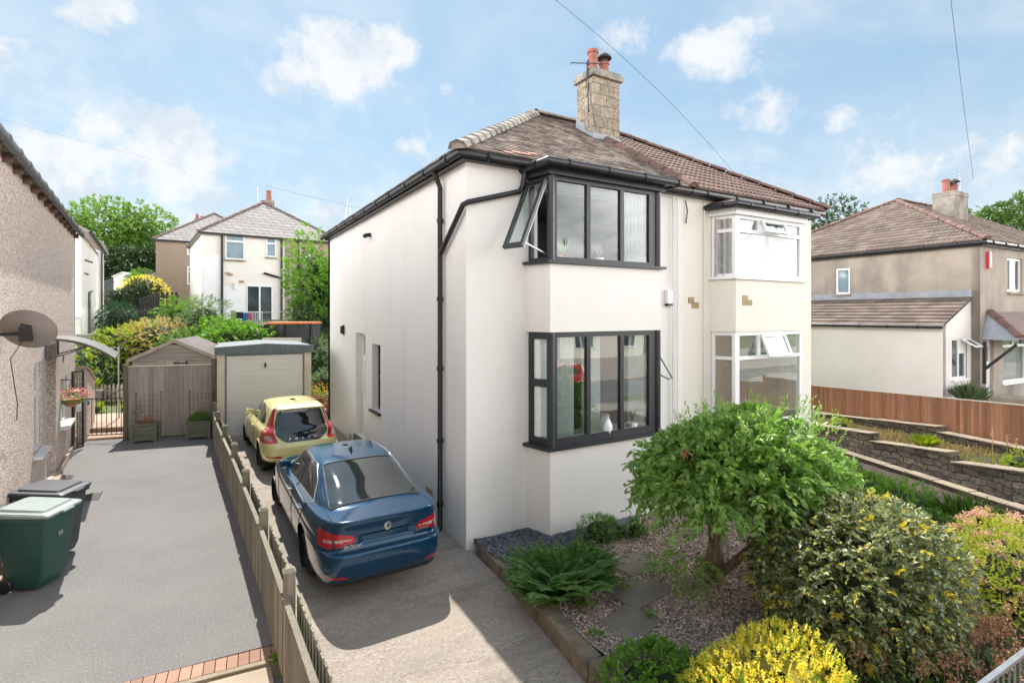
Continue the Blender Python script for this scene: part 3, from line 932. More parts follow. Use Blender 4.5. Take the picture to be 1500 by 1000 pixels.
for side, (O, u, n) in (('l', ((1.08, 0, 0), Lu, Ln)), ('r', ((3.62, -.5, 0), Ru, Rn))):
    window(h1, O, u, n, .03, 1.415, .487, 3.215, [(.11, 1.53, .42, 2.34), (.11, 2.46, .42, 3.10)], m_anth, inset=.03)
    if side == 'r':
        window(h1, O, u, n, .03, 4.345, .487, 5.69, [(.11, 4.44, .42, 5.60)], m_anth, inset=.03)
    else:
        # open top-hung casement in the upper left return
        fr = window(h1, O, u, n, .03, 4.345, .487, 5.69, [], m_anth, inset=.03) if False else None
        fm = MB(); ring(fm, Vector(O) - Ln * .03, u, n, .03, 4.345, .487, 5.69, .055, -.07, 0)
        fr = fm.build('window', m_anth, h1)
        ang = R(26)
        top = Vector(O) + Z3 * 5.62
        dn = (-Z3 * math.cos(ang) + Ln * math.sin(ang)); nn = (Ln * math.cos(ang) + Z3 * math.sin(ang))
        P = lambda a, l, h: top + Lu * a + dn * l + nn * h
        sm = MB(); im = MB()
        def pbox(mb, a0, a1, l0, l1, h0, h1_):
            lo = [P(a0, l0, h0), P(a1, l0, h0), P(a1, l1, h0), P(a0, l1, h0)]; hi = [P(a0, l0, h1_), P(a1, l0, h1_), P(a1, l1, h1_), P(a0, l1, h1_)]
            if (lo[1] - lo[0]).cross(lo[3] - lo[0]).dot(nn) < 0: lo.reverse(); hi.reverse()
            mb.hull(lo, hi)
        for (a0, a1, l0, l1) in ((.05, .11, 0, 1.24), (.41, .47, 0, 1.24), (.11, .41, 0, .06), (.11, .41, 1.17, 1.24)):
            pbox(sm, a0, a1, l0, l1, 0, .055)
            pbox(im, a0 + .004, a1 - .004, l0 + .004, l1 - .004, -.012, -.001)
        sash = sm.build('sash', m_anth, fr); im.build('sash_lining', m_upvc, sash)
        gm_ = MB(); pbox(gm_, .108, .412, .058, 1.172, .02, .03); gm_.build('pane', m_glass, sash)
        st = MB(); st.bar(P(.44, 1.15, -.01), Vector(O) + Lu * .42 - Ln * .02 + Z3 * 4.45, .015, .02); st.build('stay', m_galv, sash)

# rooms behind the panes: warm wall at the back, floor, ceiling
for (z0, z1) in ((.55, 3.2), (3.45, 5.75)):
    mb = MB()
    mb.face([(.3, 3.4, z0), (4.6, 3.4, z0), (4.6, 3.4, z1), (.3, 3.4, z1)])
    mb.face([(.3, .26, z0), (.3, 3.4, z0), (.3, 3.4, z1), (.3, .26, z1)])
    mb.face([(4.6, .26, z0), (4.6, 3.4, z0), (4.6, 3.4, z1), (4.6, .26, z1)])
    mb.face([(.3, .26, z0), (4.6, .26, z0), (4.6, 3.4, z0), (.3, 3.4, z0)])
    mb.face([(.3, .26, z1), (4.6, .26, z1), (4.6, 3.4, z1), (.3, 3.4, z1)])
    mb.build('room', m_room, h1)
# inner sills of the bays
mb = MB(); trap_slab(mb, [(1.2, .3), (1.28, -.4), (3.55, -.4), (3.63, .3)], 0, 1.30, 1.40); trap_slab(mb, [(1.2, .3), (1.28, -.4), (3.55, -.4), (3.63, .3)], 0, 4.28, 4.33)
mb.build('inner_sill', m_upvc, h1)

# side door with its step, and the narrow side window
window(h1, (0, 0, 0), (0, 1, 0), (-1, 0, 0), 5.76, .38, 6.70, 3.02, [(5.90, 2.45, 6.56, 2.92), (6.0, 1.35, 6.46, 2.30)], m_upvc, m_glass_d, inset=.17, name='door')
window(h1, (0, 0, 0), (0, 1, 0), (-1, 0, 0), 4.49, 1.26, 5.16, 2.80, [(4.55, 1.33, 5.10, 1.98), (4.55, 2.06, 5.10, 2.74)], m_anth, m_glass_d, inset=.15)
mb = MB(); mb.box(-.07, 4.42, 1.205, .2, 5.23, 1.258); mb.build('window_sill', m_anth, h1)
mb = MB(); mb.box(-.06, 5.70, -.3, .08, 6.76, .375); mb.build('door_step', m_slab, h1, bevel=.01)

# roof
rf = tiles('roof', (-.22, -.22, EZ), (1, 0, 0), (0, CP, SP), lambda v: v * CP, lambda v: 4.96, 4.47, .172, .108, m_tile, h1)
run = 4.47 * CP
mb = MB()
zr = EZ + 4.47 * SP
mb.face([(-.22, -.22, EZ - .03), (4.96, -.22, EZ - .03), (4.96, -.22 + run, zr - .03), (-.22 + run, -.22 + run, zr - .03)])
mb.face([(-.22, DEP + .22, EZ - .03), (-.22, -.22, EZ - .03), (-.22 + run, -.22 + run, zr - .03), (-.22 + run, DEP + .22 - run, zr - .03)])
mb.face([(4.96, DEP + .22, EZ - .03), (-.22, DEP + .22, EZ - .03), (-.22 + run, DEP + .22 - run, zr - .03), (4.96, DEP + .22 - run, zr - .03)])
mb.face([(-.22 + run, -.22 + run, zr - .03), (4.96, -.22 + run, zr - .03), (4.96, DEP + .22 - run, zr - .03), (-.22 + run, DEP + .22 - run, zr - .03)])
mb.build('roof_deck', m_tile, rf)
tiles('roof_side', (-.22, DEP + .22, EZ), (0, -1, 0), (CP, 0, SP), lambda v: v * CP, lambda v: DEP + .44 - v * CP, 4.47, .24, .16, m_tile, rf)
# a few fresh tiles near the eaves
nm = MB()
for (x, r_) in ((.75, 1), (.93, 1), (1.10, 2), (1.85, 1), (2.0, 1), (3.0, 1), (3.17, 1), (3.6, 0), (3.8, 0), (4.1, 1), (.55, 0)):
    o = Vector((x, -.22, EZ)) + Vector((0, CP, SP)) * (.108 * r_); nn = Vector((0, -SP, CP))
    a = [o + nn * .031, o + Vector((.165, 0, 0)) + nn * .031, o + Vector((.165, 0, 0)) + Vector((0, CP, SP)) * .105 + nn * .025, o + Vector((0, CP, SP)) * .105 + nn * .025]
    nm.prism(a, nn * .004)
nm.build('replaced_tile', m_tile_new, rf)
ridge('hip_tile', (-.25, -.25, EZ - .045), (-.22 + run, -.22 + run, zr - .01), .125, 17, m_ridge, rf, flat=.95, step=.022, seg=4)
ridge('ridge_tile', (-.22 + run, -.22 + run, zr + .02), (4.96, -.22 + run, zr + .02), .13, 4, m_ridge, rf)
ridge('party_ridge', (4.78, -.24, EZ + .01), (4.78, 2.35, EZ + 2.57 * SP / CP + .01), .105, 7, m_ridge_b, rf, flat=.85)
# eaves: soffit, fascia, gutter
mb = MB()
mb.box(-.12, -.12, 5.83, W1 + .02, .0, 5.945); mb.box(-.12, 0, 5.83, 0, DEP, 5.945)
mb.build('fascia', m_anth, h1)
gutter('gutter', [(-.19, DEP + .1, 5.90), (-.19, -.19, 5.90), (W1 + .0, -.19, 5.90)], .058, m_blackpl, h1, .95)
# downpipes
pipe('downpipe', [(-.19, .86, 5.86), (-.12, .86, 5.72), (-.07, .86, 5.6), (-.07, .86, -.05), (-.16, .82, -.13)], .042, m_blackpl, h1,
     [(-.07, .86, z) for z in (5.05, 3.75, 2.6, 1.4, .35)])
pipe('bay_downpipe', [(1.0, -.1, 5.78), (.98, -.10, 5.68), (.97, -.07, 5.56), (.92, -.06, 5.47), (.0, -.06, 5.20), (-.07, -.03, 5.16), (-.07, .2, 4.98), (-.07, .84, 4.5)], .042, m_blackpl, h1, [])
# small things on the walls, all part of the house
mb = MB(); mb.tube([(0, 5.28, 5.39), (-.12, 5.28, 5.37), (-.16, 5.28, 5.33)], .05, 10); mb.build('overflow_pipe', m_blackpl, h1, smooth=True)
mb = MB(); mb.box(-.02, 1.37, .27, .01, 1.62, .42); mb.build('air_vent', m_stonepatch, h1)
mb = MB(); mb.box(-.02, 7.15, .05, .01, 7.32, .25); mb.build('air_vent', m_stonepatch, h1)
mb = MB(); mb.tube([(4.42, -.05, 5.8), (4.42, -.05, -.4)], .018, 6); mb.tube([(4.56, -.04, 5.8), (4.56, -.04, -.4)], .014, 6); mb.build('cable_run', m_render, h1)
mb = MB(); mb.box(4.24, -.09, 3.70, 4.37, -.005, 3.97); bx = mb.build('alarm_box', m_upvc, h1, bevel=.01)
mb = MB(); mb.box(4.24, -.09, 3.66, 4.37, -.005, 3.697); mb.build('alarm_light', m_blackpl, bx)
mb = MB(); mb.tube([(3.66, -.42, 2.75), (3.80, -.60, 2.35), (3.76, -.55, 2.33), (3.64, -.42, 2.42)], .012, 6); mb.build('open_window_stay', m_anth, h1)
lamp = MB(); lamp.box(-.10, 7.92, 2.95, -.01, 8.06, 3.17); lamp.box(-.03, 7.95, 2.9, -.004, 8.03, 3.2)
lo = lamp.build('wall_lamp', m_blackpl, None, bevel=.008); lo.location = (3.5, 7.33, 0); tag(lo, 'small black cube lamp on the white side wall', 'lamp')
# chimney on the party line
ch = chimney(h1, 4.37, 2.32, 5.18, 2.94, 7.2, 9.25, m_chim, [(4.60, 2.62, .125, .56, 0), (4.95, 2.62, .115, .34, 1)])
mb = MB()
mb.prism([(4.366, 2.30, 7.45), (4.366, 2.96, 7.88), (4.366, 2.96, 8.22), (4.366, 2.62, 8.02), (4.366, 2.60, 7.86), (4.366, 2.30, 7.70)], (-.012, 0, 0))
mb.prism([(4.36, 2.31, 7.5), (5.2, 2.31, 7.5), (5.2, 2.31, 7.68), (4.36, 2.31, 7.74)], (0, -.012, 0))
mb.build('lead_flashing', m_lead, ch)
mb = MB(); mb.tube([(4.36, 2.5, 9.0), (4.30, 2.35, 8.6), (4.345, 2.3, 8.2), (4.4, 2.28, 7.85)], .008, 5); mb.build('aerial_lead', m_wire, ch)

# ================================================================== the adjoining cream house
h2 = thing('semi_detached_house', 'cream rendered right half with white bay windows', 'house', (8.24, 7.33, 0), 0, 'pair of joined houses')
W2 = 4.43
BN = [(.81, .0), (.96, -.5), (3.30, -.5), (3.45, .0)]
wm = MB()
wm.wall((.003, 0.003, -.6), (1, 0, 0), (0, -1, 0), W2, 6.52, [(1.05, 1.82, 3.2, 3.72), (1.05, 4.88, 3.2, 6.1)], .25)
wm.wall((W2 + .003, .253, -.6), (0, 1, 0), (1, 0, 0), DEP - .25, 6.52, [], .25)
wm.build('wall', m_render_n, h2)
for z0, z1 in ((-.6, 1.15), (3.14, 4.20)):
    mb = MB(); trap_slab(mb, BN, 0, z0, z1); mb.build('bay', m_render_n, h2)
mb = MB(); trap_slab(mb, BN, .06, 1.153, 1.20); mb.build('window_sill', m_upvc, h2)
mb = MB(); trap_slab(mb, BN, .06, 4.203, 4.25); mb.build('window_sill', m_upvc, h2)
mb = MB(); trap_slab(mb, BN, .05, 5.50, 5.62); mb.build('bay_canopy', m_upvc, h2)
mb = MB(); trap_slab(mb, BN, .16, 5.625, 5.70); mb.build('bay_roof_edge', m_blackpl, h2)
mb = MB()
q0, q1 = trap(BN, .2), trap(BN, -.15)
mb.hull([(a, c, 5.705) for a, c in q0], [(a, c + .12, 5.86) for a, c in q1]); mb.build('bay_roof', m_tile_n, h2)
gutter('gutter', [(.62, -.02, 5.66), (.74, -.68, 5.66), (3.52, -.68, 5.66), (3.62, -.1, 5.66)], .055, m_blackpl, h2, .8)
Lu2 = Vector((.15, -.5, 0)).normalized(); Ln2 = Vector((-.5, -.15, 0)).normalized()
Ru2 = Vector((.15, .5, 0)).normalized(); Rn2 = Vector((.5, -.15, 0)).normalized()
for (z0, z1, zt) in ((1.20, 3.135, 2.61), (4.25, 5.50, 5.19)):
    pn = [(1.11, z0 + .07, 3.19, zt - .035), (1.11, zt + .035, 1.70, z1 - .07), (2.63, zt + .035, 3.19, z1 - .07)]
    fr = window(h2, (0, -.5, 0), (1, 0, 0), (0, -1, 0), .98, z0, 3.28, z1, pn + [(1.79, zt + .035, 2.55, z1 - .07)], m_upvc, m_glass_l if z0 < 3 else None, inset=.03)
    # the middle top light stands open
    ang = R(22); top = Vector((0, -.47, z1 - .06))
    dn = Vector((0, -math.sin(ang), -math.cos(ang))); nn = Vector((0, -math.cos(ang), math.sin(ang)))
    P = lambda a, l, h: top + Vector((a, 0, 0)) + dn * l + nn * h
    sm = MB(); Ls = z1 - zt - .03
    for (a0, a1, l0, l1) in ((1.77, 1.83, 0, Ls), (2.51, 2.57, 0, Ls), (1.83, 2.51, 0, .06), (1.83, 2.51, Ls - .06, Ls)):
        lo_ = [P(a0, l0, 0), P(a0, l1, 0), P(a1, l1, 0), P(a1, l0, 0)]; sm.hull(lo_, [x + nn * .05 for x in lo_])
    sash = sm.build('sash', m_upvc, fr)
    g_ = MB(); lo_ = [P(1.825, .055, .02), P(1.825, Ls - .055, .02), P(2.515, Ls - .055, .02), P(2.515, .055, .02)]; g_.hull(lo_, [x + nn * .008 for x in lo_]); g_.build('pane', m_glass, sash)
    for O, u, n in (((.81, 0, 0), Lu2, Ln2), ((3.30, -.5, 0), Ru2, Rn2)):
        window(h2, O, u, n, .02, z0, .50, z1, [(.09, z0 + .07, .43, zt - .035), (.09, zt + .035, .43, z1 - .07)], m_upvc, inset=.03)
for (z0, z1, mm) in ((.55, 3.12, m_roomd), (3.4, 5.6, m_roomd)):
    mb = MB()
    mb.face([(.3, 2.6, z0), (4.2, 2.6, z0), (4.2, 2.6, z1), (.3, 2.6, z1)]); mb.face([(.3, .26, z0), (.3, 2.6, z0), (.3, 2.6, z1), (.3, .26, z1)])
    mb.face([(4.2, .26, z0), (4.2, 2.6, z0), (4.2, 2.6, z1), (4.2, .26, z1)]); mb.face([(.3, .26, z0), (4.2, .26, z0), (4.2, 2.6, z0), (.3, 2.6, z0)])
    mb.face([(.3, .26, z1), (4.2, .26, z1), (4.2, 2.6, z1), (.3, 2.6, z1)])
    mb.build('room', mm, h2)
rf2 = tiles('roof', (.10, -.22, EZ), (1, 0, 0), (0, CP, SP), lambda v: 0, lambda v: W2 + .12 - v * CP, 4.47, .30, .285, m_tile_n, h2, roll=.035, jit=.003, t=.03)
mb = MB()
mb.face([(.1, -.22, EZ - .03), (W2 + .22, -.22, EZ - .03), (W2 + .22 - run, -.22 + run, zr - .03), (.1, -.22 + run, zr - .03)])
mb.face([(W2 + .22, -.22, EZ - .03), (W2 + .22, DEP + .22, EZ - .03), (W2 + .22 - run, DEP + .22 - run, zr - .03), (W2 + .22 - run, -.22 + run, zr - .03)])
mb.face([(.1, -.22 + run, zr - .03), (W2 + .22 - run, -.22 + run, zr - .03), (W2 + .22 - run, DEP + .22 - run, zr - .03), (.1, DEP + .22 - run, zr - .03)])
mb.build('roof_deck', m_tile_n, rf2)
ridge('hip_tile', (W2 + .26, -.26, EZ + .03), (W2 + .22 - run, -.22 + run, zr + .04), .11, 14, m_ridge_b, rf2)
ridge('ridge_tile', (.3, -.22 + run, zr + .03), (W2 + .22 - run, -.22 + run, zr + .03), .11, 2, m_ridge_b, rf2)
mb = MB(); mb.box(.03, -.13, 5.83, W2 + .13, .0, 5.945); mb.box(W2 + .01, 0, 5.83, W2 + .13, DEP, 5.945); mb.build('fascia', m_blackpl, h2)
gutter('gutter', [(.02, -.19, 5.90), (W2 + .19, -.19, 5.90), (W2 + .19, DEP, 5.90)], .062, m_blackpl, h2, .9)
for (x0, z0, x1, z1, y) in ((.16, 3.72, .32, 3.84, 0), (.26, 3.62, .46, 3.74, 0), (1.16, 3.68, 1.33, 3.88, -.5), (1.33, 3.68, 1.46, 3.79, -.5), (3.85, 3.7, 3.95, 3.82, 0)):
    mb = MB(); mb.box(x0, y - .012, z0, x1, y + .004, z1); mb.build('stone_patch', m_stonepatch, h2)
mb = MB(); mb.tube([(.6, -.03, 5.8), (.6, -.03, -.3)], .012, 6); mb.build('cable_run', m_render_n, h2)
mb = MB(); mb.tube([(.05, -.03, 5.75), (.08, -.05, 5.55), (.06, -.03, 5.3)], .012, 6); mb.build('loose_cable', m_wire, h2)


# curtains and what stands on the sills (things of their own)
def curtain(x0, x1, y, z0, z1, label, m=m_curtain, waves=5, off=(3.5, 7.33), group='curtains in the bay windows', y1=None, amp=.03):
    o = wavy('curtain', (x0, y), (x1, y if y1 is None else y1), z0, z1, m, amp, waves)
    o.location = (off[0], off[1], 0)
    return tag(o, label, 'curtain', group)


curtain(1.36, 1.80, -.33, 1.42, 3.18, 'white curtain at the left of the lower dark bay window', waves=7)
curtain(2.05, 2.45, -.22, 1.42, 3.18, 'white curtain in the middle pane of the lower dark bay', waves=7)
curtain(3.12, 3.5, -.20, 1.42, 3.18, 'sheer white curtain in the right pane of the lower dark bay', waves=7)
curtain(1.14, 1.30, -.05, 1.42, 3.18, 'white curtain behind the narrow side light of the lower dark bay', waves=2, y1=-.40, amp=.02)
curtain(3.0, 3.45, -.24, 4.35, 5.66, 'pale curtain at the right end of the upper dark bay window', m_curtain_g, waves=5)
N2 = (8.24, 7.33)
curtain(1.05, 1.75, -.30, 4.27, 5.46, 'grey net curtain at the left of the upper white bay', m_curtain_g, 9, N2)
curtain(2.35, 3.22, -.30, 4.27, 5.46, 'grey pleated curtain at the right of the upper white bay', m_curtain_g, 9, N2)
curtain(.85, 1.0, .0, 4.27, 5.46, 'beige curtain behind the side light of the upper white bay', m_curtain_g, 3, N2, y1=-.40)
curtain(1.75, 2.3, -.22, 4.27, 5.46, 'white net curtain in the middle of the upper white bay', m_curtain, 7, N2)
for (x0, x1, yy0, yy1, lab) in ((1.05, 3.22, -.36, -.36, 'brown slatted blind filling the lower white bay front'), (.86, .99, .0, -.38, 'brown slatted blind in the side light of the lower white bay')):
    mb = MB()
    a, c = Vector((x0, yy0, 0)), Vector((x1, yy1, 0)); nn = Vector((-(c - a).y, (c - a).x, 0)).normalized()
    z = 3.05
    while z > 1.3:
        lo_ = [a + Z3 * (z - .020) - nn * .012, c + Z3 * (z - .020) - nn * .012, c + Z3 * z + nn * .012, a + Z3 * z + nn * .012]
        mb.prism(lo_, (0, 0, .003)); z -= .034
    o = mb.build('blind', m_blind); o.location = (8.24, 7.33, 0); tag(o, lab, 'blind', 'blinds in the lower white bay')

# a potted plant and a white vase on the inner sill of the lower dark bay
sp_ = thing('potted_plant', 'leafy plant in a pale pot on the sill in the right pane', 'potted plant', (3.5 + 3.05, 7.33 - .36, 1.40), 0)
mb = MB(); mb.lathe([(.07, 0), (.10, .15), (.10, .18), (.085, .18)], (0, 0, 0), 18); mb.build('pot', m_upvc, sp_, smooth=True, sharp=40)
for k in range(22):
    a = random.uniform(0, 6.28); l = random.uniform(.12, .34); mb = MB() if k == 0 else mb
    d = Vector((math.cos(a) * .45, math.sin(a) * .3, 1)).normalized(); s_ = d.cross(Vector((math.sin(a), math.cos(a), .2))).normalized() * .016
    b0 = Vector((0, 0, .17)); mb.face([b0 - s_ * .4, b0 + d * l * .6 - s_, b0 + d * l, b0 + d * l * .6 + s_])
mb.build('leaves', mat('house_plant_leaf', (.12, .2, .05), .5, (.2, .26, .08), 20), sp_)
vs_ = thing('vase', 'white rounded vase behind the middle pane of the lower dark bay', 'vase', (3.5 + 2.45, 7.33 - .36, 1.40), 0)
mb = MB(); mb.lathe([(.06, 0), (.11, .08), (.12, .2), (.07, .33), (.06, .38), (.075, .40)], (0, 0, 0), 20); mb.build('vessel', m_upvc, vs_, smooth=True, sharp=60)
for i, (x, h) in enumerate(((1.55, .34), (2.32, .3))):
    t_ = thing('potted_plant', ['spiky green plant on the upper sill, left pane', 'small pinkish plant on the upper sill, middle pane'][i], 'potted plant', (3.5 + x, 7.33 - .36, 4.33), 0, 'plants on the upper sill')
    mb = MB(); mb.lathe([(.06, 0), (.08, .12), (.07, .12)], (0, 0, 0), 14); mb.build('pot', m_upvc if i else m_terra, t_, smooth=True, sharp=40)
    mb = MB()
    for k in range(14):
        a = random.uniform(0, 6.28); d = Vector((math.cos(a) * .5, math.sin(a) * .4, 1)).normalized(); s_ = d.cross(Vector((math.sin(a), math.cos(a), .2))).normalized() * .018
        b0 = Vector((0, 0, .11)); l = h * random.uniform(.6, 1); mb.face([b0 - s_ * .4, b0 + d * l * .6 - s_, b0 + d * l, b0 + d * l * .6 + s_])
    mb.build('leaves', mat('sill_plant_%s' % 'ab'[i], ((.16, .3, .08), (.4, .2, .2))[i], .5, ((.2, .34, .1), (.3, .3, .12))[i], 20), t_)

# ================================================================== measuring helper: where a sight line meets a facade
class Fr:
    def __init__(s, c, rot):
        s.c = Vector(c); a = R(rot); s.rot = a
        s.ux = Vector((math.cos(a), math.sin(a), 0)); s.uy = Vector((-math.sin(a), math.cos(a), 0))

    def hit(s, px, py, n, off=0.0):
        v = cam_ray(px, py); o = Vector((0, 0, CAM_H))
        p = s.c + n * off
        t = (p - o).dot(n) / v.dot(n)
        q = o + v * t - s.c
        return q.dot(s.ux), q.dot(s.uy), q.z

    def fx(s, px, py, off=0.0):            # facade y = off: (x, z)
        h = s.hit(px, py, s.uy, off); return h[0], h[2]

    def sx(s, px, py, off=0.0):            # side wall x = off: (y, z)
        h = s.hit(px, py, s.ux, off); return h[1], h[2]


# ================================================================== pebbledashed house on the left
LF = Fr((-2.27, 9.41, 0), 4.28)
h3 = thing('pebbledash_house', 'pinkish pebbledashed house along the asphalt drive', 'house', (-2.27, 9.41, 0), R(4.28))
X1, Y0w, HE = (1, 0, 0), -14.0, 5.62
wm = MB()
z0 = -.4
wm.wall((0, Y0w, z0), (0, 1, 0), X1, 9.05 - Y0w, HE - z0, [(2.58 - Y0w, 1.06 - z0, 3.45 - Y0w, 2.64 - z0), (3.95 - Y0w, .14 - z0, 5.25 - Y0w, 2.80 - z0), (5.98 - Y0w, .96 - z0, 7.2 - Y0w, 2.03 - z0)], .38)
wm.wall((-8, 9.05, z0), (1, 0, 0), (0, 1, 0), 8, HE - z0, [], .3)
wm.wall((-8, Y0w, z0), (1, 0, 0), (0, -1, 0), 8, HE - z0, [], .3)
wm.build('wall', m_dash, h3)
mb = MB(); mb.box(.0, Y0w, -.3, .07, 3.9, .16); mb.box(0, 5.3, -.3, .07, 9.05, .16); mb.build('plinth', m_slab_p, h3, bevel=.012)
mb = MB(); mb.box(-.36, 3.9, -.3, .12, 5.3, .13); mb.build('door_step', m_slab_p, h3, bevel=.015)
window(h3, (0, 0, 0), (0, 1, 0), X1, 2.58, 1.06, 3.45, 2.64, [(2.66, 1.14, 3.37, 2.02), (2.66, 2.12, 3.37, 2.56)], m_upvc, m_glass_d, inset=.05, sill=(.12, .06, m_upvc))
window(h3, (0, 0, 0), (0, 1, 0), X1, 5.98, .96, 7.2, 2.03, [(6.05, 1.03, 6.55, 1.96), (6.63, 1.03, 7.13, 1.96)], m_upvc, m_glass_d, inset=.03, sill=(.16, .06, m_upvc))
window(h3, (-.3, 0, 0), (0, 1, 0), X1, 3.95, .14, 5.25, 2.80, [(4.35, 1.2, 4.85, 2.3)], m_upvc, m_glass_d, name='door')
# roof, rafter feet, gutter
rm = MB()
rm.hull([(.15, Y0w - .2, 5.67), (.15, 9.2, 5.67), (-4.0, 9.2, 8.4), (-4.0, Y0w - .2, 8.4)], [(.15, Y0w - .2, 5.73), (.15, 9.2, 5.73), (-4.0, 9.2, 8.46), (-4.0, Y0w - .2, 8.46)])
rm.hull([(-4.0, Y0w - .2, 8.4), (-4.0, 9.2, 8.4), (-8.3, 9.2, 5.7), (-8.3, Y0w - .2, 5.7)], [(-4.0, Y0w - .2, 8.46), (-4.0, 9.2, 8.46), (-8.3, 9.2, 5.76), (-8.3, Y0w - .2, 5.76)])
rf = rm.build('roof', m_tile_far, h3)
mb = MB(); mb.face([(0, 9.05, HE), (-4, 9.05, 8.2), (-8, 9.05, HE)]); mb.face([(0, Y0w, HE), (-8, Y0w, HE), (-4, Y0w, 8.2)]); mb.build('gable', m_dash, h3)
s = -3.5
while s < 9.1:
    mb = MB(); mb.box(.0, s - .03, 5.53, .10, s + .03, 5.655); mb.build('rafter_foot', m_ridge_b, h3); s += .72
gutter('gutter', [(.15, Y0w, 5.665), (.15, 9.2, 5.665)], .06, m_greypl, h3, .72)
mb = MB(); mb.box(-.02, 6.40, 2.40, .015, 6.56, 2.56); mb.build('air_vent', m_pot, h3)
# canopy over the recessed door
pr = []
for k in range(9):
    t = k / 8
    pr.append((.02 + 1.05 * t, 3.02 - .42 * t ** 2.2))
mb = MB()
for i in range(8):
    (xa, za), (xb, zb) = pr[i], pr[i + 1]
    mb.hull([(xa, 3.72, za), (xb, 3.72, zb), (xb, 5.45, zb), (xa, 5.45, za)], [(xa, 3.72, za + .02), (xb, 3.72, zb + .02), (xb, 5.45, zb + .02), (xa, 5.45, za + .02)])
cnp = mb.build('door_canopy', m_canopy, h3)
mb = MB()
for yy in (3.76, 5.41):
    mb.tube([(.02, yy, 3.0), (.02, yy, 2.62)], .018, 6); mb.tube([(.02, yy, 2.64), (.35, yy, 2.74), (.62, yy, 2.86)], .014, 6)
    mb.tube([(x, yy, z - .015) for x, z in pr], .014, 6)
mb.build('canopy_bracket', m_greypl, cnp)
# satellite dish seen from behind, on an arm from the wall
dsh = thing('satellite_dish', 'weathered satellite dish seen from behind on the pebbledashed wall', 'satellite dish', (-1.93, 9.08, 3.29), 0)
V, F = [], []
nr, na = 8, 36
tilt = R(28)
axis = Vector((.18, math.cos(tilt), math.sin(tilt))).normalized()
e1 = axis.cross(Z3).normalized(); e2 = e1.cross(axis)
for sgn, off in ((1, 0), (1, -.006)):
    for i in range(nr + 1):
        r_ = .305 * i / nr
        for k in range(na):
            a = 2 * math.pi * k / na
            V.append(e1 * (r_ * math.cos(a)) + e2 * (r_ * .92 * math.sin(a)) + axis * (.28 * (r_ ** 2) / .305 + off - .05))
    base = len(V) - (nr + 1) * na
    for i in range(nr):
        for k in range(na):
            k2 = (k + 1) % na
            F.append((base + i * na + k, base + i * na + k2, base + (i + 1) * na + k2, base + (i + 1) * na + k))
me = bpy.data.meshes.new('dish_bowl'); me.from_pydata([tuple(x) for x in V], [], F); me.update(); me.polygons.foreach_set('use_smooth', np.ones(len(me.polygons), dtype=bool))
link_mesh('dish_bowl', me, m_dish, dsh)
mb = MB(); mb.tube([(-.34, -.03, -.05), (0, -.10, -.04)], .022, 8); mb.box(-.06, -.13, -.14, .06, -.02, .05); mb.tube([(0, -.08, -.1), (.05, -.1, .06), (-.05, -.1, .08)], .010, 6); mb.box(-.36, -.1, -.16, -.32, .06, .08)
mb.build('dish_mount', m_blackpl, dsh)
mb = MB(); mb.tube([(-.02, -.1, -.12), (-.12, -.2, -.35), (-.2, .3, -.7), (-.30, .9, -1.05), (-.33, 1.0, -1.3)], .006, 5); mb.build('dish_cable', m_wire, dsh)
# black metal gate leaf folded back, low wall with a sloping end
gt = thing('side_gate', 'narrow black metal gate folded against the pebbledashed wall', 'gate', (*(LF.c + LF.uy * 7.75).xy, 0), R(4.28))
mb = MB(); ring(mb, (0, 0, 0), (.5, .866, 0), (.866, -.5, 0), .06, .05, .46, 2.05, .04, 0, .03)
for k in range(3): mb.bar((.08 + k * .05, .14 + k * .087, .08), (.08 + k * .05, .14 + k * .087, 2.0), .014, .014)
mb.build('gate_frame', m_rust, gt)
mb = MB(); mb.box(.12, .02, 1.02, .22, .12, 1.20); mb.build('letter_box', m_upvc, gt, bevel=.01)
lw = thing('garden_wall', 'low pebbledashed wall with a sloping end beside the gate', 'wall', (*(LF.c + LF.uy * 8.9 + LF.ux * .12).xy, 0), R(4.28))
mb = MB(); mb.hull([(-.1, .2, -.3), (.12, .2, -.3), (.12, 3.2, -.3), (-.1, 3.2, -.3)], [(-.1, .2, 2.0), (.12, .2, 2.0), (.12, 3.2, 1.35), (-.1, 3.2, 1.35)]); mb.build('wall_body', m_dash, lw)
mb = MB(); mb.hull([(-.14, .15, 2.01), (.16, .15, 2.01), (.16, 3.25, 1.35), (-.14, 3.25, 1.35)], [(-.14, .15, 2.08), (.16, .15, 2.08), (.16, 3.25, 1.42), (-.14, 3.25, 1.42)]); mb.build('coping', m_cope, lw)

# hanging basket on its bracket
hbp = at(105, 588, 12.2)
hb = thing('hanging_basket', 'hanging basket of pink and orange flowers by the white side window', 'flower basket', hbp, R(4.28))
mb = MB(); mb.lathe([(.04, -.12), (.15, -.05), (.20, .06), (.19, .065)], (0, 0, 0), 16); mb.build('basket', m_terra, hb, smooth=True)
mb = MB()
for k in range(3):
    a = k * 2.09; mb.tube([(.19 * math.cos(a), .19 * math.sin(a), .06), (0, 0, .5)], .004, 4)
mb.tube([(0, 0, .5), (-.34, 0, .52), (-.36, 0, .3)], .012, 6); mb.build('bracket', m_rust, hb)

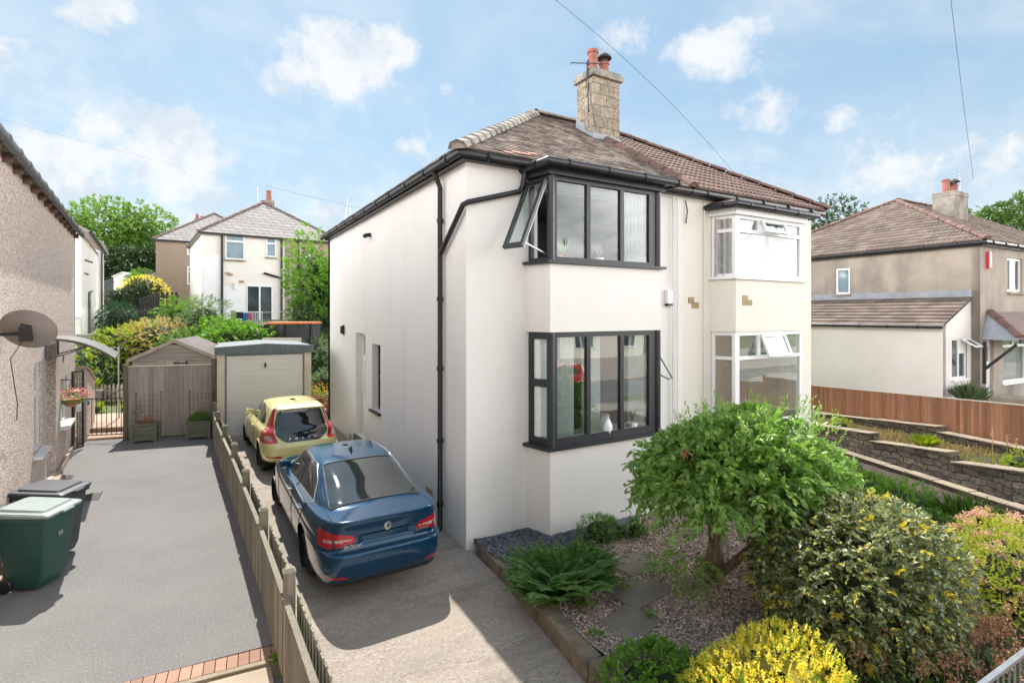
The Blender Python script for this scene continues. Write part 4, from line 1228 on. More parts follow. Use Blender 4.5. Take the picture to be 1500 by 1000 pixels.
# iron garden gate and washing pole
gg = thing('garden_gate', 'low black iron bar gate between the pebbledashed wall and the shed fence', 'gate', (-2.78, 18.84, 0), math.atan2(-.30, 1.0))
mb = MB()
for z in (.10, 1.12): mb.bar((.0, 0, z), (1.02, 0, z), .03, .025)
for k in range(9): mb.bar((.03 + k * .12, 0, .08), (.03 + k * .12, 0, 1.14), .014, .014)
mb.tube([(.5, 0, 1.12), (.75, 0, 1.3), (1.02, 0, 1.42)], .012, 5)
mb.bar((.0, 0, 0), (.0, 0, 1.25), .05, .05); mb.bar((1.02, 0, 0), (1.02, 0, 1.5), .05, .05)
mb.build('gate_bars', m_rust, gg)
mb = MB(); mb.lathe([(.07, -.02), (.09, 0), (.07, .02)], (.03, -.05, 1.02), 14, 'y'); mb.build('hose_reel', mat('blue_plastic', (.03, .16, .36), .4, (.04, .2, .42), 5), gg)
wp = MB(); q = at(174, 655, 17.6); wp.tube([(q.x, q.y, 0), (q.x, q.y, 2.42)], .025, 8); wp.tube([(q.x - .12, q.y, 2.38), (q.x + .12, q.y, 2.38)], .015, 6)
tag(wp.build('washing_pole', m_galv), 'grey washing line pole beside the shed fence', 'pole')
b = MB(); q2 = at(60, 545, 22); b.tube([(q.x, q.y, 2.4), (q.x - .9, q.y + 1.0, 2.25), tuple(at(108, 535, 19.5))], .006, 5)
tag(b.build('washing_line', mat('green_line', (.05, .3, .2), .6, (.05, .35, .25), 4)), 'thin green washing line behind the side gate', 'line')
sheet('patio', [(-3.1, 18.75, .03), (.2, 18.1, .03), (.2, 23, .05), (-3.3, 23, .05)], m_patio, thick=.3)
sheet('patio_step', [(-2.9, 19.6, .16), (-1.6, 19.3, .16), (-1.6, 19.5, .16), (-2.9, 19.8, .16)], m_cope, thick=.14)

# ================================================================== board fence and shed
FA = R(-11)
bf = thing('board_fence', 'tall silvered closeboard fence in front of the shed', 'fence', (-1.75, 18.2, 0), FA)
nB = 17; FW = 2.06; FH = 2.0
mb = MB()
w = FW / nB
for k in range(nB):
    dz = random.uniform(-.012, .012)
    mb.hull([(k * w + .004, 0, .03), ((k + 1) * w + .006, -.012, .03), ((k + 1) * w + .006, .010, .03), (k * w + .004, .018, .03)],
            [(k * w + .004, 0, FH + dz), ((k + 1) * w + .006, -.012, FH + dz), ((k + 1) * w + .006, .010, FH + dz), (k * w + .004, .018, FH + dz)])
mb.build('boards', m_board, bf)
mb = MB(); mb.box(0, -.035, FH + .012, FW, .04, FH + .035); mb.build('capping', m_board, bf)
mb = MB(); mb.box(-.11, -.05, 0, -.004, .06, FH + .10); mb.build('post', m_brownf if False else m_fence, bf, bevel=.006)
mb = MB(); mb.box(FW + .004, -.05, 0, FW + .12, .06, FH + .22); mb.build('post', m_fence, bf, bevel=.006)
sh = thing('shed', 'weathered wooden garden shed with a pitched felt roof', 'shed', (-1.73, 19.05, 0), FA)
SW, SE_, SAp, SD = 2.16, 2.18, 2.68, 2.8
mb = MB()
z = .05
while z < SAp - .1:                                     # shiplap courses of the gable end
    zz1 = z + .125
    f_ = lambda q: 0 if q <= SE_ else (q - SE_) / (SAp - SE_) * SW / 2
    a0, a1 = f_(z), f_(min(zz1, SAp))
    mb.hull([(a0, -.018, z), (SW - a0, -.018, z), (SW - a0, .02, z), (a0, .02, z)], [(a1, -.004, zz1), (max(SW - a1, a1 + .01), -.004, zz1), (max(SW - a1, a1 + .01), .02, zz1), (a1, .02, zz1)])
    z = zz1 + .002
mb.build('gable_wall', m_shed, sh)
mb = MB(); mb.wall((0, .02, 0), (0, 1, 0), (-1, 0, 0), SD, SE_, [], .04); mb.wall((SW, .02, 0), (0, 1, 0), (1, 0, 0), SD, SE_, [], .04); mb.wall((0, SD, 0), (1, 0, 0), (0, 1, 0), SW, SE_, [], .04)
mb.build('side_wall', m_shed, sh)
mb = MB()
for (xa, xb) in ((-.10, SW / 2), (SW + .10, SW / 2)):
    za = SE_ - .06
    mb.hull(*([[(xa, -.08, za), (xb, -.08, SAp + .01), (xb, SD + .1, SAp + .01), (xa, SD + .1, za)], [(xa, -.08, za + .05), (xb, -.08, SAp + .06), (xb, SD + .1, SAp + .06), (xa, SD + .1, za + .05)]] if xa < xb else
              [[(xb, -.08, SAp + .01), (xa, -.08, za), (xa, SD + .1, za), (xb, SD + .1, SAp + .01)], [(xb, -.08, SAp + .06), (xa, -.08, za + .05), (xa, SD + .1, za + .05), (xb, SD + .1, SAp + .06)]]))
mb.build('roof', mat('roof_felt', (.20, .165, .15), .95, (.15, .125, .115), 4, bump=.4, bs=60), sh)
mb = MB()
for (xa, xb) in ((-.12, SW / 2), (SW / 2, SW + .12)):
    za, zb = (SE_ - .08, SAp) if xa < .5 else (SAp, SE_ - .08)
    mb.prism([(xa, -.10, za - .03), (xb, -.10, zb - .03), (xb, -.10, zb + .08), (xa, -.10, za + .08)], (0, .02, 0))
mb.build('barge_board', m_board, sh)
mb = MB()
for k in range(7): mb.box(.62 + k * .115, -.045, .1, .62 + k * .115 + .108, -.022, 2.12)
dr = mb.build('door', m_board, sh)
mb = MB(); mb.box(1.05, -.06, 2.02, 1.40, -.047, 2.05); mb.box(1.38, -.06, 1.97, 1.42, -.047, 2.10); mb.build('hinge', m_rust, dr)

# planters with wire trellis against the fence
def planter(loc, rot, label):
    t = thing('planter', label, 'planter', loc, rot, 'trellis planters by the board fence')
    mb = MB()
    for k in range(3):
        z = .05 + k * .14
        mb.hull([(-.25, -.19, z), (.25, -.19, z), (.25, .19, z), (-.25, .19, z)], [(-.262, -.202, z + .132), (.262, -.202, z + .132), (.262, .202, z + .132), (-.262, .202, z + .132)])
    for sx in (-1, 1):
        for sy in (-1, 1): mb.box(sx * .27 - .03, sy * .21 - .03, 0, sx * .27 + .03, sy * .21 + .03, .5)
    mb.box(-.3, -.24, .47, .3, -.19, .51); mb.box(-.3, .19, .47, .3, .24, .51)
    mb.build('trough', m_trough, t)
    mb = MB(); mb.box(-.24, -.18, .40, .24, .18, .45); mb.build('compost', m_soil, t)
    mb = MB()
    for x in (-.3, .3): mb.tube([(x, .22, .0), (x, .22, 1.28)], .008, 6); mb.lathe([(.001, 1.28), (.022, 1.30), (.001, 1.33)], (x, .22, 0), 8)
    for k in range(6): mb.tube([(-.3, .22, .5 + k * .145), (.3, .22, .5 + k * .145)], .0022, 4)
    for k in range(5): mb.tube([(-.2 + k * .1, .22, .5), (-.2 + k * .1, .22, 1.25)], .0022, 4)
    mb.build('trellis', m_rust, t)
    return t


pl1 = planter((-1.30, 17.72, 0), FA, 'mossy wooden trough with bare wire trellis, mostly empty')
pl2 = planter((-.02, 17.42, 0), FA, 'mossy wooden trough full of bright green leaves')

# ================================================================== garage
ga = thing('garage', 'cream panel garage with grey corrugated fascia and ribbed door', 'garage', (.385, 16.75, 0), R(-3))
GW, GH = 2.46, 2.40
mb = MB()
mb.box(0, .02, -.2, .19, 5.2, GH); mb.box(GW - .19, .02, -.2, GW, 5.2, GH); mb.box(.19, 5.0, -.2, GW - .19, 5.2, GH)
mb.build('wall', m_gcol, ga)
mb = MB()
for k in range(15):
    z = .04 + k * .155
    mb.hull([(.235, .05, z), (GW - .235, .05, z), (GW - .235, .09, z), (.235, .09, z)], [(.235, .034, z + .135), (GW - .235, .034, z + .135), (GW - .235, .09, z + .135), (.235, .09, z + .135)])
    mb.box(.235, .06, z + .135, GW - .235, .09, z + .155)
gd = mb.build('garage_door', m_gdoor, ga)
mb = MB(); mb.box(1.19, .0, 1.98, 1.24, .035, 2.10); mb.tube([(1.215, 0, 2.04), (1.215, -.03, 2.0), (1.215, -.03, 1.96)], .012, 6); mb.build('handle', m_blackpl, gd)
mb = MB(); mb.box(.19, .015, -.1, .235, .1, GH - .03); mb.box(GW - .235, .015, -.1, GW - .19, .1, GH - .03); mb.box(.235, .015, GH - .075, GW - .235, .1, GH - .03); mb.build('door_frame', m_gfascia, ga)
mb = MB()
nC = 34
for k in range(nC):
    xa, xb = -.06 + (GW + .12) * k / nC, -.06 + (GW + .12) * (k + 1) / nC
    t_ = lambda x: GH + .18 + .08 * (1 - abs(x - GW / 2) / (GW / 2 + .06))
    o = -.03 if k % 2 else -.05
    mb.hull([(xa, o, GH - .03), (xb, o, GH - .03), (xb, .02, GH - .03), (xa, .02, GH - .03)], [(xa, o, t_(xa)), (xb, o, t_(xb)), (xb, .02, t_(xb)), (xa, .02, t_(xa))])
mb.build('fascia', m_gfascia, ga)
mb = MB()
for (xa, xb) in ((-.08, GW / 2), (GW / 2, GW + .08)):
    za, zb = (GH + .13, GH + .21) if xa < .5 else (GH + .21, GH + .13)
    mb.hull([(xa, .03, za), (xb, .03, zb), (xb, 5.3, zb - .1), (xa, 5.3, za - .1)], [(xa, .03, za + .03), (xb, .03, zb + .03), (xb, 5.3, zb - .07), (xa, 5.3, za - .07)])
mb.build('roof', m_gfascia, ga)

# ================================================================== picket fence between the two drives
FP = [(.80, 1.6), (.755, 3.45), (.72, 5.37), (.68, 7.30), (.61, 9.22), (.54, 11.13), (.45, 13.02), (.37, 15.0), (.33, 16.6)]
pf = thing('picket_fence', 'weathered low picket fence between the two drives', 'fence', (.72, 5.37, 0), 0)
O0 = Vector((.72, 5.37, 0))
for i, (x, y) in enumerate(FP):
    p = Vector((x, y, 0)) - O0
    hh = 1.06 + random.uniform(-.02, .02)
    mb = MB(); mb.box(p.x - .05, p.y - .05, -.5, p.x + .05, p.y + .05, hh); mb.build('post', m_fence, pf, bevel=.006)
    mb = MB(); mb.hull([(p.x - .058, p.y - .058, hh + .002), (p.x + .058, p.y - .058, hh + .002), (p.x + .058, p.y + .058, hh + .002), (p.x - .058, p.y + .058, hh + .002)],
                       [(p.x - .03, p.y - .03, hh + .035), (p.x + .03, p.y - .03, hh + .035), (p.x + .03, p.y + .03, hh + .035), (p.x - .03, p.y + .03, hh + .035)]); mb.build('post_cap', m_fence, pf)
for (x0, y0), (x1, y1) in zip(FP[:-1], FP[1:]):
    a, c = Vector((x0, y0, 0)) - O0, Vector((x1, y1, 0)) - O0
    d = (c - a).normalized(); nx = Vector((d.y, -d.x, 0))          # towards the cars
    L = (c - a).length
    mb = MB()
    for z in (.16, .72):
        mb.bar(a + d * .05 + Z3 * z, c - d * .05 + Z3 * z, .035, .075)
    k = .07; i = 0
    while k < L - .10:
        j = random.uniform(-.01, .01)
        # boards on the asphalt side, nearly touching
        p = a + d * k - nx * .035
        q = p + d * .094
        h = .84 + j
        mb.hull([p + Z3 * .06, q + Z3 * .06, q - nx * .018 + Z3 * .06, p - nx * .018 + Z3 * .06][::-1], [p + Z3 * h, q + Z3 * h, q - nx * .018 + Z3 * h, p - nx * .018 + Z3 * h][::-1])
        k += .102; i += 1
    k = .10
    while k < L - .10:
        p = a + d * k + nx * .05; q = p + d * .085; h = .90 + random.uniform(-.012, .012)
        mb.hull([p + Z3 * -.2, q + Z3 * -.2, q + nx * .018 + Z3 * -.2, p + nx * .018 + Z3 * -.2], [p + Z3 * h, q + Z3 * h, q + nx * .018 + Z3 * h, p + nx * .018 + Z3 * h]); k += .125
    mb.bar(a + d * .05 - nx * .045 + Z3 * .855, c - d * .05 - nx * .045 + Z3 * .855, .05, .022)
    mb.build('fence_panel', m_fence, pf)

# ================================================================== wheelie bins
def bin_(loc, rot, body, lid, label, k=1.0):
    t = thing('wheelie_bin', label, 'wheelie bin', loc, rot, 'wheelie bins by the pebbledashed wall')
    t.scale = (.94, .94, .96)
    mb = MB()
    zs = [(.05, .20, .235), (.16, .245, .25), (.55, .285, .27), (.92, .335, .29), (.93, .37, .315), (1.0, .37, .315)]
    loops = []
    for z, lx, ly in zs:
        lp = []
        rr = .05
        for (cx, cy, a0) in ((lx - rr, ly - rr, 0), (-lx + rr, ly - rr, 90), (-lx + rr, -ly + rr, 180), (lx - rr, -ly + rr, 270)):
            for q in range(5):
                a = R(a0 + q * 22.5); lp.append((cx + rr * math.cos(a) + (.04 if z < .2 else 0) * (1 if cx < 0 else 0), cy + rr * math.sin(a), z))
        loops.append(lp)
    n_ = len(loops[0])
    for lp in loops: mb.v += lp
    for i in range(len(loops) - 1):
        for j in range(n_):
            j2 = (j + 1) % n_; mb.f.append((i * n_ + j, i * n_ + j2, (i + 1) * n_ + j2, (i + 1) * n_ + j))
    mb.f.append(tuple(range(n_))[::-1])
    mb.build('body', body, t, smooth=True, sharp=35)
    # lid: shallow domed lid with an overhanging rim, sloping to the front
    mb = MB()
    def lp(lx, ly, z, sl, rr=.05, cx0=0.0):
        o = []
        for (cx, cy, a0) in ((lx - rr, ly - rr, 0), (-lx + rr, ly - rr, 90), (-lx + rr, -ly + rr, 180), (lx - rr, -ly + rr, 270)):
            for q in range(5):
                a = R(a0 + q * 22.5); x = cx + rr * math.cos(a); o.append((x + cx0, cy + rr * math.sin(a), z - sl * x))
        return o
    L_ = [lp(.385, .33, 1.0, .04), lp(.39, .335, 1.035, .05), lp(.37, .32, 1.052, .06), lp(.30, .27, 1.058, .06), lp(.28, .25, 1.085, .07), lp(.10, .10, 1.09, .07)]
    n_ = len(L_[0])
    for q in L_: mb.v += q
    for i in range(len(L_) - 1):
        for j in range(n_):
            j2 = (j + 1) % n_; mb.f.append((i * n_ + j, i * n_ + j2, (i + 1) * n_ + j2, (i + 1) * n_ + j))
    mb.f.append(tuple((len(L_) - 1) * n_ + j for j in range(n_)))
    mb.f.append(tuple(range(n_))[::-1])
    l = mb.build('lid', lid, t, smooth=True, sharp=30)
    mb = MB(); mb.box(.385, -.1, .985, .43, .1, 1.012); mb.build('lid_handle', lid, l, bevel=.006)
    mb = MB(); mb.tube([(-.36, -.24, 1.02), (-.45, -.24, 1.03), (-.45, .24, 1.03), (-.36, .24, 1.02)], .017, 8); mb.build('handle', body, t, smooth=True)
    for sy in (-1, 1):
        mb = MB(); mb.lathe([(.03, -.03), (.09, -.035), (.10, -.02), (.10, .02), (.09, .035), (.03, .03)], (-.21, sy * .25, .10), 18, 'y'); mb.build('wheel', m_blackpl, t, smooth=True, sharp=40)
    mb = MB(); mb.box(.312, -.05, .66, .322, .03, .72); mb.build('sticker', m_canopy, t)
    return t


bd = math.atan2(-.42, .9)
bin_((-1.84, 9.06, 0), bd, m_greenbin, m_greenlid, 'dark green wheelie bin with a pale lid, nearest')
bin_((-1.86, 9.95, 0), bd, m_greybin, m_greybin, 'charcoal wheelie bin behind the green one')
mb = MB()
mb.box(-1.985, 12.53, -.01, -1.965, 13.07, .014); mb.box(-1.685, 12.53, -.01, -1.665, 13.07, .014)
for k in range(8): mb.box(-1.96 + k * .034, 12.57, -.01, -1.96 + k * .034 + .018, 13.03, .012)
tag(mb.build('drain_grate', m_rust), 'dark slotted drain grate set in the asphalt', 'drain')
mb = MB(); mb.lathe([(.11, .0), (.11, .008), (.08, .010)], (-2.25, 13.95, 0), 16); tag(mb.build('drain_cover', m_slab), 'small round drain cover near the doorway step', 'drain')

# ================================================================== house on the right with lean-to and porch
c5 = at(1436, 349, 17.5)
RF = Fr((c5.x, c5.y, 0), -2)
h4 = thing('grey_rendered_house', 'stained grey rendered house with a tiled lean-to and porch', 'house', (c5.x, c5.y, 0), R(-2))
EZ4, D4, W4 = 5.92, 9.4, 11.0
G4 = .3
yw0, zw0 = RF.sx(1245, 431); yw1, zw1 = RF.sx(1228, 393)
fa, fzb = RF.fx(1476, 427); fzt = RF.fx(1476, 377)[1]
ba, bzb = RF.fx(1469, 562); bzt = RF.fx(1469, 487)[1]
wm = MB()
wm.wall((0, .003, G4), (0, 1, 0), (-1, 0, 0), D4, EZ4 - G4, [(yw0, zw0 - G4, yw1 + .12, zw1 - G4)], .25)
wm.wall((0, 0, G4), (1, 0, 0), (0, -1, 0), W4, EZ4 - G4, [(fa, fzb - G4, fa + 1.25, fzt - G4), (ba, bzb - G4, ba + 2.0, bzt - G4), (.42, .02, 1.0, 2.55 - G4 + .3)], .25)
wm.wall((0, D4, G4), (1, 0, 0), (0, 1, 0), W4, EZ4 - G4, [], .25)
wm.build('wall', m_render_r, h4)
window(h4, (0, 0, 0), (0, 1, 0), (-1, 0, 0), yw0, zw0, yw1 + .12, zw1, [(yw0 + .08, zw0 + .09, yw1 + .04, zw1 - .08)], m_upvc, m_glass_b, inset=.05, sill=(.08, .06, m_cope))
window(h4, (0, 0, 0), (1, 0, 0), (0, -1, 0), fa, fzb, fa + 1.25, fzt, [(fa + .07, fzb + .08, fa + .42, fzt - .08), (fa + .52, fzb + .08, fa + 1.18, fzt - .08)], m_upvc, m_glass_d, inset=.07, sill=(.1, .09, m_cope))
window(h4, (0, 0, 0), (1, 0, 0), (0, -1, 0), ba, bzb, ba + 2.0, bzt, [(ba + .08, bzb + .09, ba + 1.92, bzb + 1.25), (ba + .08, bzb + 1.33, ba + .9, bzt - .07), (ba + .98, bzb + 1.33, ba + 1.92, bzt - .07)], m_upvc, m_glass, inset=.04, sill=(.06, .05, m_upvc))
window(h4, (0, 0, 0), (1, 0, 0), (0, -1, 0), .42, G4 + .02, 1.0, 2.55 + .3, [(.52, 1.9, .9, 2.4)], m_upvc, m_glass_d, inset=.1, name='door')
cu = wavy('curtain', (ba + .05, .3), (ba + 1.95, .3), bzb, bzt, m_curtain_g, .05, 12); cu.parent = None
cu.matrix_world = Matrix.Translation((c5.x, c5.y, 0)) @ Matrix.Rotation(R(-2), 4, 'Z')
tag(cu, 'grey draped curtain in the ground window at the right edge', 'curtain')
mb = MB(); mb.face([(.3, 2.4, .4), (W4 - .3, 2.4, .4), (W4 - .3, 2.4, 5.5), (.3, 2.4, 5.5)]); mb.build('room', m_roomd, h4)
pit = R(28.5); c_, s_ = math.cos(pit), math.sin(pit); VL = (D4 / 2 + .2) / c_
r4 = tiles('roof', (-.25, D4 + .25, EZ4), (0, -1, 0), (c_, 0, s_), lambda v: v * c_, lambda v: D4 + .5 - v * c_, VL, .31, .30, m_tile_r, h4, roll=.035, jit=.004, t=.032)
tiles('roof_front', (-.25, -.25, EZ4), (1, 0, 0), (0, c_, s_), lambda v: v * c_, lambda v: W4, VL, .31, .30, m_tile_r, r4, roll=.035, jit=.004, t=.032)
zt4 = EZ4 + VL * s_; rn = VL * c_
mb = MB()
mb.face([(-.25, D4 + .25, EZ4 - .03), (-.25, -.25, EZ4 - .03), (-.25 + rn, -.25 + rn, zt4 - .03), (-.25 + rn, D4 + .25 - rn, zt4 - .03)])
mb.face([(-.25, -.25, EZ4 - .03), (W4, -.25, EZ4 - .03), (W4, -.25 + rn, zt4 - .03), (-.25 + rn, -.25 + rn, zt4 - .03)])
mb.face([(W4, D4 + .25, EZ4 - .03), (-.25, D4 + .25, EZ4 - .03), (-.25 + rn, D4 + .25 - rn, zt4 - .03), (W4, D4 + .25 - rn, zt4 - .03)])
mb.build('roof_deck', m_tile_r, r4)
ridge('hip_tile', (-.28, -.28, EZ4 + .03), (-.25 + rn, -.25 + rn, zt4 + .02), .10, 16, m_ridge_b, r4)
ridge('hip_tile', (-.28, D4 + .28, EZ4 + .03), (-.25 + rn, D4 + .25 - rn, zt4 + .03), .12, 16, m_ridge_b, r4)
ridge('ridge_tile', (-.25 + rn, -.25 + rn, zt4 + .03), (W4, -.25 + rn, zt4 + .03), .12, 14, m_ridge_b, r4)
mb = MB(); mb.box(-.13, -.13, EZ4 - .16, W4, -.001, EZ4 - .03); mb.box(-.13, 0, EZ4 - .16, -.001, D4 + .1, EZ4 - .03); mb.build('fascia', m_blackpl, h4)
gutter('gutter', [(-.22, D4 + .2, EZ4 - .06), (-.22, -.22, EZ4 - .06), (W4, -.22, EZ4 - .06)], .065, m_blackpl, h4, .95)
# chimney: its left edge is at pixel 1376
chx = RF.fx(1376, 320, 2.6)[0]; chz = RF.fx(1376, 284, 2.6)[1]
chx += 1.3
chz += .30
ch4 = chimney(h4, chx, 2.6, chx + 1.2, 3.4, EZ4 + 1.0, chz, m_chim_r, [(chx + .22, 3.0, .135, .55, 0), (chx + .60, 3.0, .10, .30, 1), (chx + .98, 3.0, .125, .42, 1)], cap=.02)
mb = MB(); mb.tube([(chx + 1.2, 2.9, chz - .7), (chx + 1.2, 2.9, chz + .9)], .016, 6); mb.tube([(chx + 1.0, 2.9, chz + .8), (chx + 1.35, 2.9, chz + .85)], .01, 5)
for k in range(4): mb.tube([(chx + 1.02 + k * .1, 2.75, chz + .81), (chx + 1.02 + k * .1, 3.05, chz + .81)], .006, 4)
mb.build('aerial', m_galv, ch4)
# lean-to
lx = RF.fx(1381, 480, .25)[0]; lz = RF.fx(1381, 476, .25)[1]; lt = RF.fx(1432, 437, .25)[1]
wz0 = RF.fx(1394, 556, .25); wz1 = RF.fx(1416, 495, .25)
fxl = lambda x: lz + (lt - lz) * (x - lx) / (0 - lx)
wm = MB()
wm.wall((lx, .25, 0), (0, 1, 0), (-1, 0, 0), D4, lz, [], .2)
# front wall of the lean-to: a slanting top, with the window hole
xs_ = [lx, wz0[0], wz1[0], -.004]
wm.face([(lx, .25, 0), (xs_[1], .25, 0), (xs_[1], .25, fxl(xs_[1])), (lx, .25, lz)])
wm.face([(xs_[1], .25, 0), (xs_[2], .25, 0), (xs_[2], .25, wz0[1]), (xs_[1], .25, wz0[1])])
wm.face([(xs_[1], .25, wz1[1]), (xs_[2], .25, wz1[1]), (xs_[2], .25, fxl(xs_[2])), (xs_[1], .25, fxl(xs_[1]))])
wm.face([(xs_[2], .25, 0), (-.004, .25, 0), (-.004, .25, lt), (xs_[2], .25, fxl(xs_[2]))])
lw_ = wm.build('lean_to_wall', m_render_l, h4)
mx_ = (xs_[1] + xs_[2]) / 2
lwf = window(h4, (0, .25, 0), (1, 0, 0), (0, -1, 0), xs_[1], wz0[1], xs_[2], wz1[1], [(xs_[1] + .06, wz0[1] + .07, mx_ - .03, wz1[1] - .06), (mx_ + .03, wz0[1] + .07, xs_[2] - .06, wz1[1] - .50)], m_upvc, m_glass_d, inset=.02, sill=(.07, .05, m_upvc))
mb = MB()
o_ = Vector((mx_ + .02, .20, wz1[1] - .04)); an = R(58)
dn = Vector((0, -math.sin(an), -math.cos(an))); nn = Vector((0, -math.cos(an), math.sin(an)))
ww = xs_[2] - mx_ - .04
lo_ = [o_, o_ + dn * .45, o_ + dn * .45 + Vector((ww, 0, 0)), o_ + Vector((ww, 0, 0))]
for (a0, a1, l0, l1) in ((0, .06, 0, .45), (ww - .06, ww, 0, .45), (.06, ww - .06, 0, .06), (.06, ww - .06, .39, .45)):
    q_ = [o_ + Vector((a0, 0, 0)) + dn * l0, o_ + Vector((a0, 0, 0)) + dn * l1, o_ + Vector((a1, 0, 0)) + dn * l1, o_ + Vector((a1, 0, 0)) + dn * l0]
    mb.hull(q_, [x + nn * .04 for x in q_])
sash = mb.build('sash', m_upvc, lwf)
mb = MB(); q_ = [o_ + Vector((.055, 0, 0)) + dn * .055 + nn * .015, o_ + Vector((.055, 0, 0)) + dn * .395 + nn * .015, o_ + Vector((ww - .055, 0, 0)) + dn * .395 + nn * .015, o_ + Vector((ww - .055, 0, 0)) + dn * .055 + nn * .015]
mb.hull(q_, [x + nn * .008 for x in q_]); mb.build('pane', m_glass_d, sash)
ang4 = math.atan2(lt - lz, -lx); LL = math.hypot(lt - lz, lx)
lr = tiles('lean_to_roof', (lx - .18, D4 + .1, lz - .05), (0, -1, 0), (math.cos(ang4), 0, math.sin(ang4)), lambda v: 0, lambda v: D4 - .1, LL + .2, .33, .28, m_tile_r, h4, jit=.004, t=.045)
mb = MB(); mb.face([(lx - .18, D4 + .1, lz - .10), (lx - .18, .20, lz - .10), (-.01, .20, lt - .03), (-.01, D4 + .1, lt - .03)]); mb.build('roof_deck', m_tile_r, lr)
mb = MB(); mb.box(-.03, .22, lt + .05, -.003, D4, lt + .28); mb.build('lead_flashing', m_lead, h4)
gutter('gutter', [(lx - .2, D4, lz - .06), (lx - .2, .15, lz - .06)], .06, m_blackpl, h4, .9)
# porch roof with a strut, steps
pz = RF.fx(1442, 500, -.8)[1]
mb = MB()
mb.hull([(.1, -.95, pz), (W4 * .4, -.95, pz), (W4 * .4, -.01, pz + .85), (.55, -.01, pz + .85)], [(.1, -.95, pz + .05), (W4 * .4, -.95, pz + .05), (W4 * .4, -.01, pz + .9), (.55, -.01, pz + .9)])
pr_ = mb.build('porch_roof', m_tile_n, h4)
mb = MB(); mb.face([(.10, -.95, pz + .06), (.55, -.01, pz + .91), (.1, -.01, pz + .06)]); mb.face([(.10, -.95, pz - .02), (.10, -.95, pz + .06), (.1, -.01, pz + .06), (.1, -.01, pz - .02)]); mb.build('lead_hip', m_lead, pr_)
ridge('hip_tile', (.12, -.97, pz + .07), (.58, -.02, pz + .93), .13, 3, m_ridge_b, pr_)
mb = MB(); mb.box(.1, -.99, pz - .12, W4 * .4, -.94, pz + .02); mb.bar((.2, -.05, pz - 1.0), (.2, -.85, pz - .15), .08, .08); mb.bar((.2, -.04, pz - 1.5), (.2, -.04, pz - .1), .09, .08); mb.build('porch_bracket', m_blackw, pr_)
ax, az = RF.fx(1446, 381)
mb = MB(); mb.box(ax - .1, -.1, az - .28, ax + .1, -.005, az + .28); mb.build('alarm_box', m_red, h4, bevel=.012)
mb = MB()
for k in range(3): mb.box(.75 + k * .3, -1.3 - .0, .3, 2.6, -.3 - k * .3 + .28, .62 + k * -.0 - k * .12)
mb.box(.5, -1.0, .3, 1.6, -.01, .74); mb.build('doorstep', m_cope, h4, bevel=.01)

# ================================================================== terrace walls and brown fence on the right
def along(name, label, cat, off, runs, thick, m, zb=-.4, top=None, group=None, jit=0.0):
    t = thing(name, label, cat, (*pw(off, 0).xy, 0), 0, group)
    o = pw(off, 0)
    mb, mt = MB(), MB()
    for s0, s1, h, hb in runs:
        P = [pw(off, s0) - o, pw(off + thick, s0) - o, pw(off + thick, s1) - o, pw(off, s1) - o]
        hh_ = lambda s: h + (hb - h) * (s - s0) / (s1 - s0)
        mb.hull([(p.x, p.y, zb) for p in P], [(p.x, p.y, hz) for p, hz in zip(P, (h, h, hb, hb))])
        if top:
            k = s0
            while k < s1 - .05:
                k1 = min(k + random.uniform(.45, .75), s1)
                h2 = random.uniform(.0, .02); ha, hc = hh_(k) + .001, hh_(k1) + .001
                Q = [pw(off - .03, k + .006) - o, pw(off + thick + .03, k + .006) - o, pw(off + thick + .03, k1 - .006) - o, pw(off - .03, k1 - .006) - o]
                mt.hull([(p.x, p.y, z_) for p, z_ in zip(Q, (ha, ha, hc, hc))], [(p.x, p.y, z_ + h2 + top) for p, z_ in zip(Q, (ha, ha, hc, hc))]); k = k1
    w_ = mb.build('wall_body', m, t, bevel=.012)
    if top: mt.build('coping', m_cope, w_, bevel=.015)
    return t


along('kerb_wall', 'low stone kerb wall with a pale coping along the path', 'wall', 0, [(-4.5, 4.6, .03, .03)], .18, m_stonew, top=.03)
along('stone_wall', 'dark coursed stone retaining wall stepping down beside the path', 'wall', .3, [(-3.6, -.42, .88, .44), (-.42, 1.5, .63, .42), (1.5, 4.6, .60, .30)], .26, m_stonew, top=.015)
along('stone_wall', 'rough low stone wall under the brown stained fence', 'wall', 1.62, [(-3.6, .95, .80, .70), (.95, 4.8, .82, .44)], .22, m_stonew, top=.015)
bf2 = thing('closeboard_fence', 'reddish brown stained closeboard fence above the stone terrace', 'fence', (*pw(1.95, 0).xy, 0), 0)
o = pw(1.95, 0)
mb = MB(); s = -3.6
while s < 6.2:
    h = 1.42 if s < -.9 else (1.60 - (s + .9) * .062)
    zb_ = .45
    p, q = pw(1.95, s) - o, pw(1.95, s + .078) - o
    j = random.uniform(-.008, .008)
    off_ = nv * (-.020)
    mb.hull([(p.x, p.y, zb_), (p.x + nv.x * .02, p.y + nv.y * .02, zb_), (q.x, q.y, zb_), (q.x + off_.x, q.y + off_.y, zb_)][::1], [(p.x, p.y, h + j), (p.x + nv.x * .02, p.y + nv.y * .02, h + j), (q.x, q.y, h + j), (q.x + off_.x, q.y + off_.y, h + j)])
    s += .084
mb.build('boards', m_brownf, bf2)
mb = MB()
for (s0, s1, h0, h1_) in ((-3.6, -.92, 1.435, 1.435), (-.9, 6.2, 1.615, 1.615 - 7.1 * .062)):
    a, c = pw(1.94, s0) - o, pw(1.94, s1) - o
    mb.bar((a.x, a.y, h0), (c.x, c.y, h1_), .05, .025)
mb.build('capping', m_board, bf2)
mb = MB(); p = pw(1.97, -.9) - o; mb.box(p.x - .04, p.y - .04, .4, p.x + .06, p.y + .06, 1.66); mb.build('post', m_brownf, bf2)

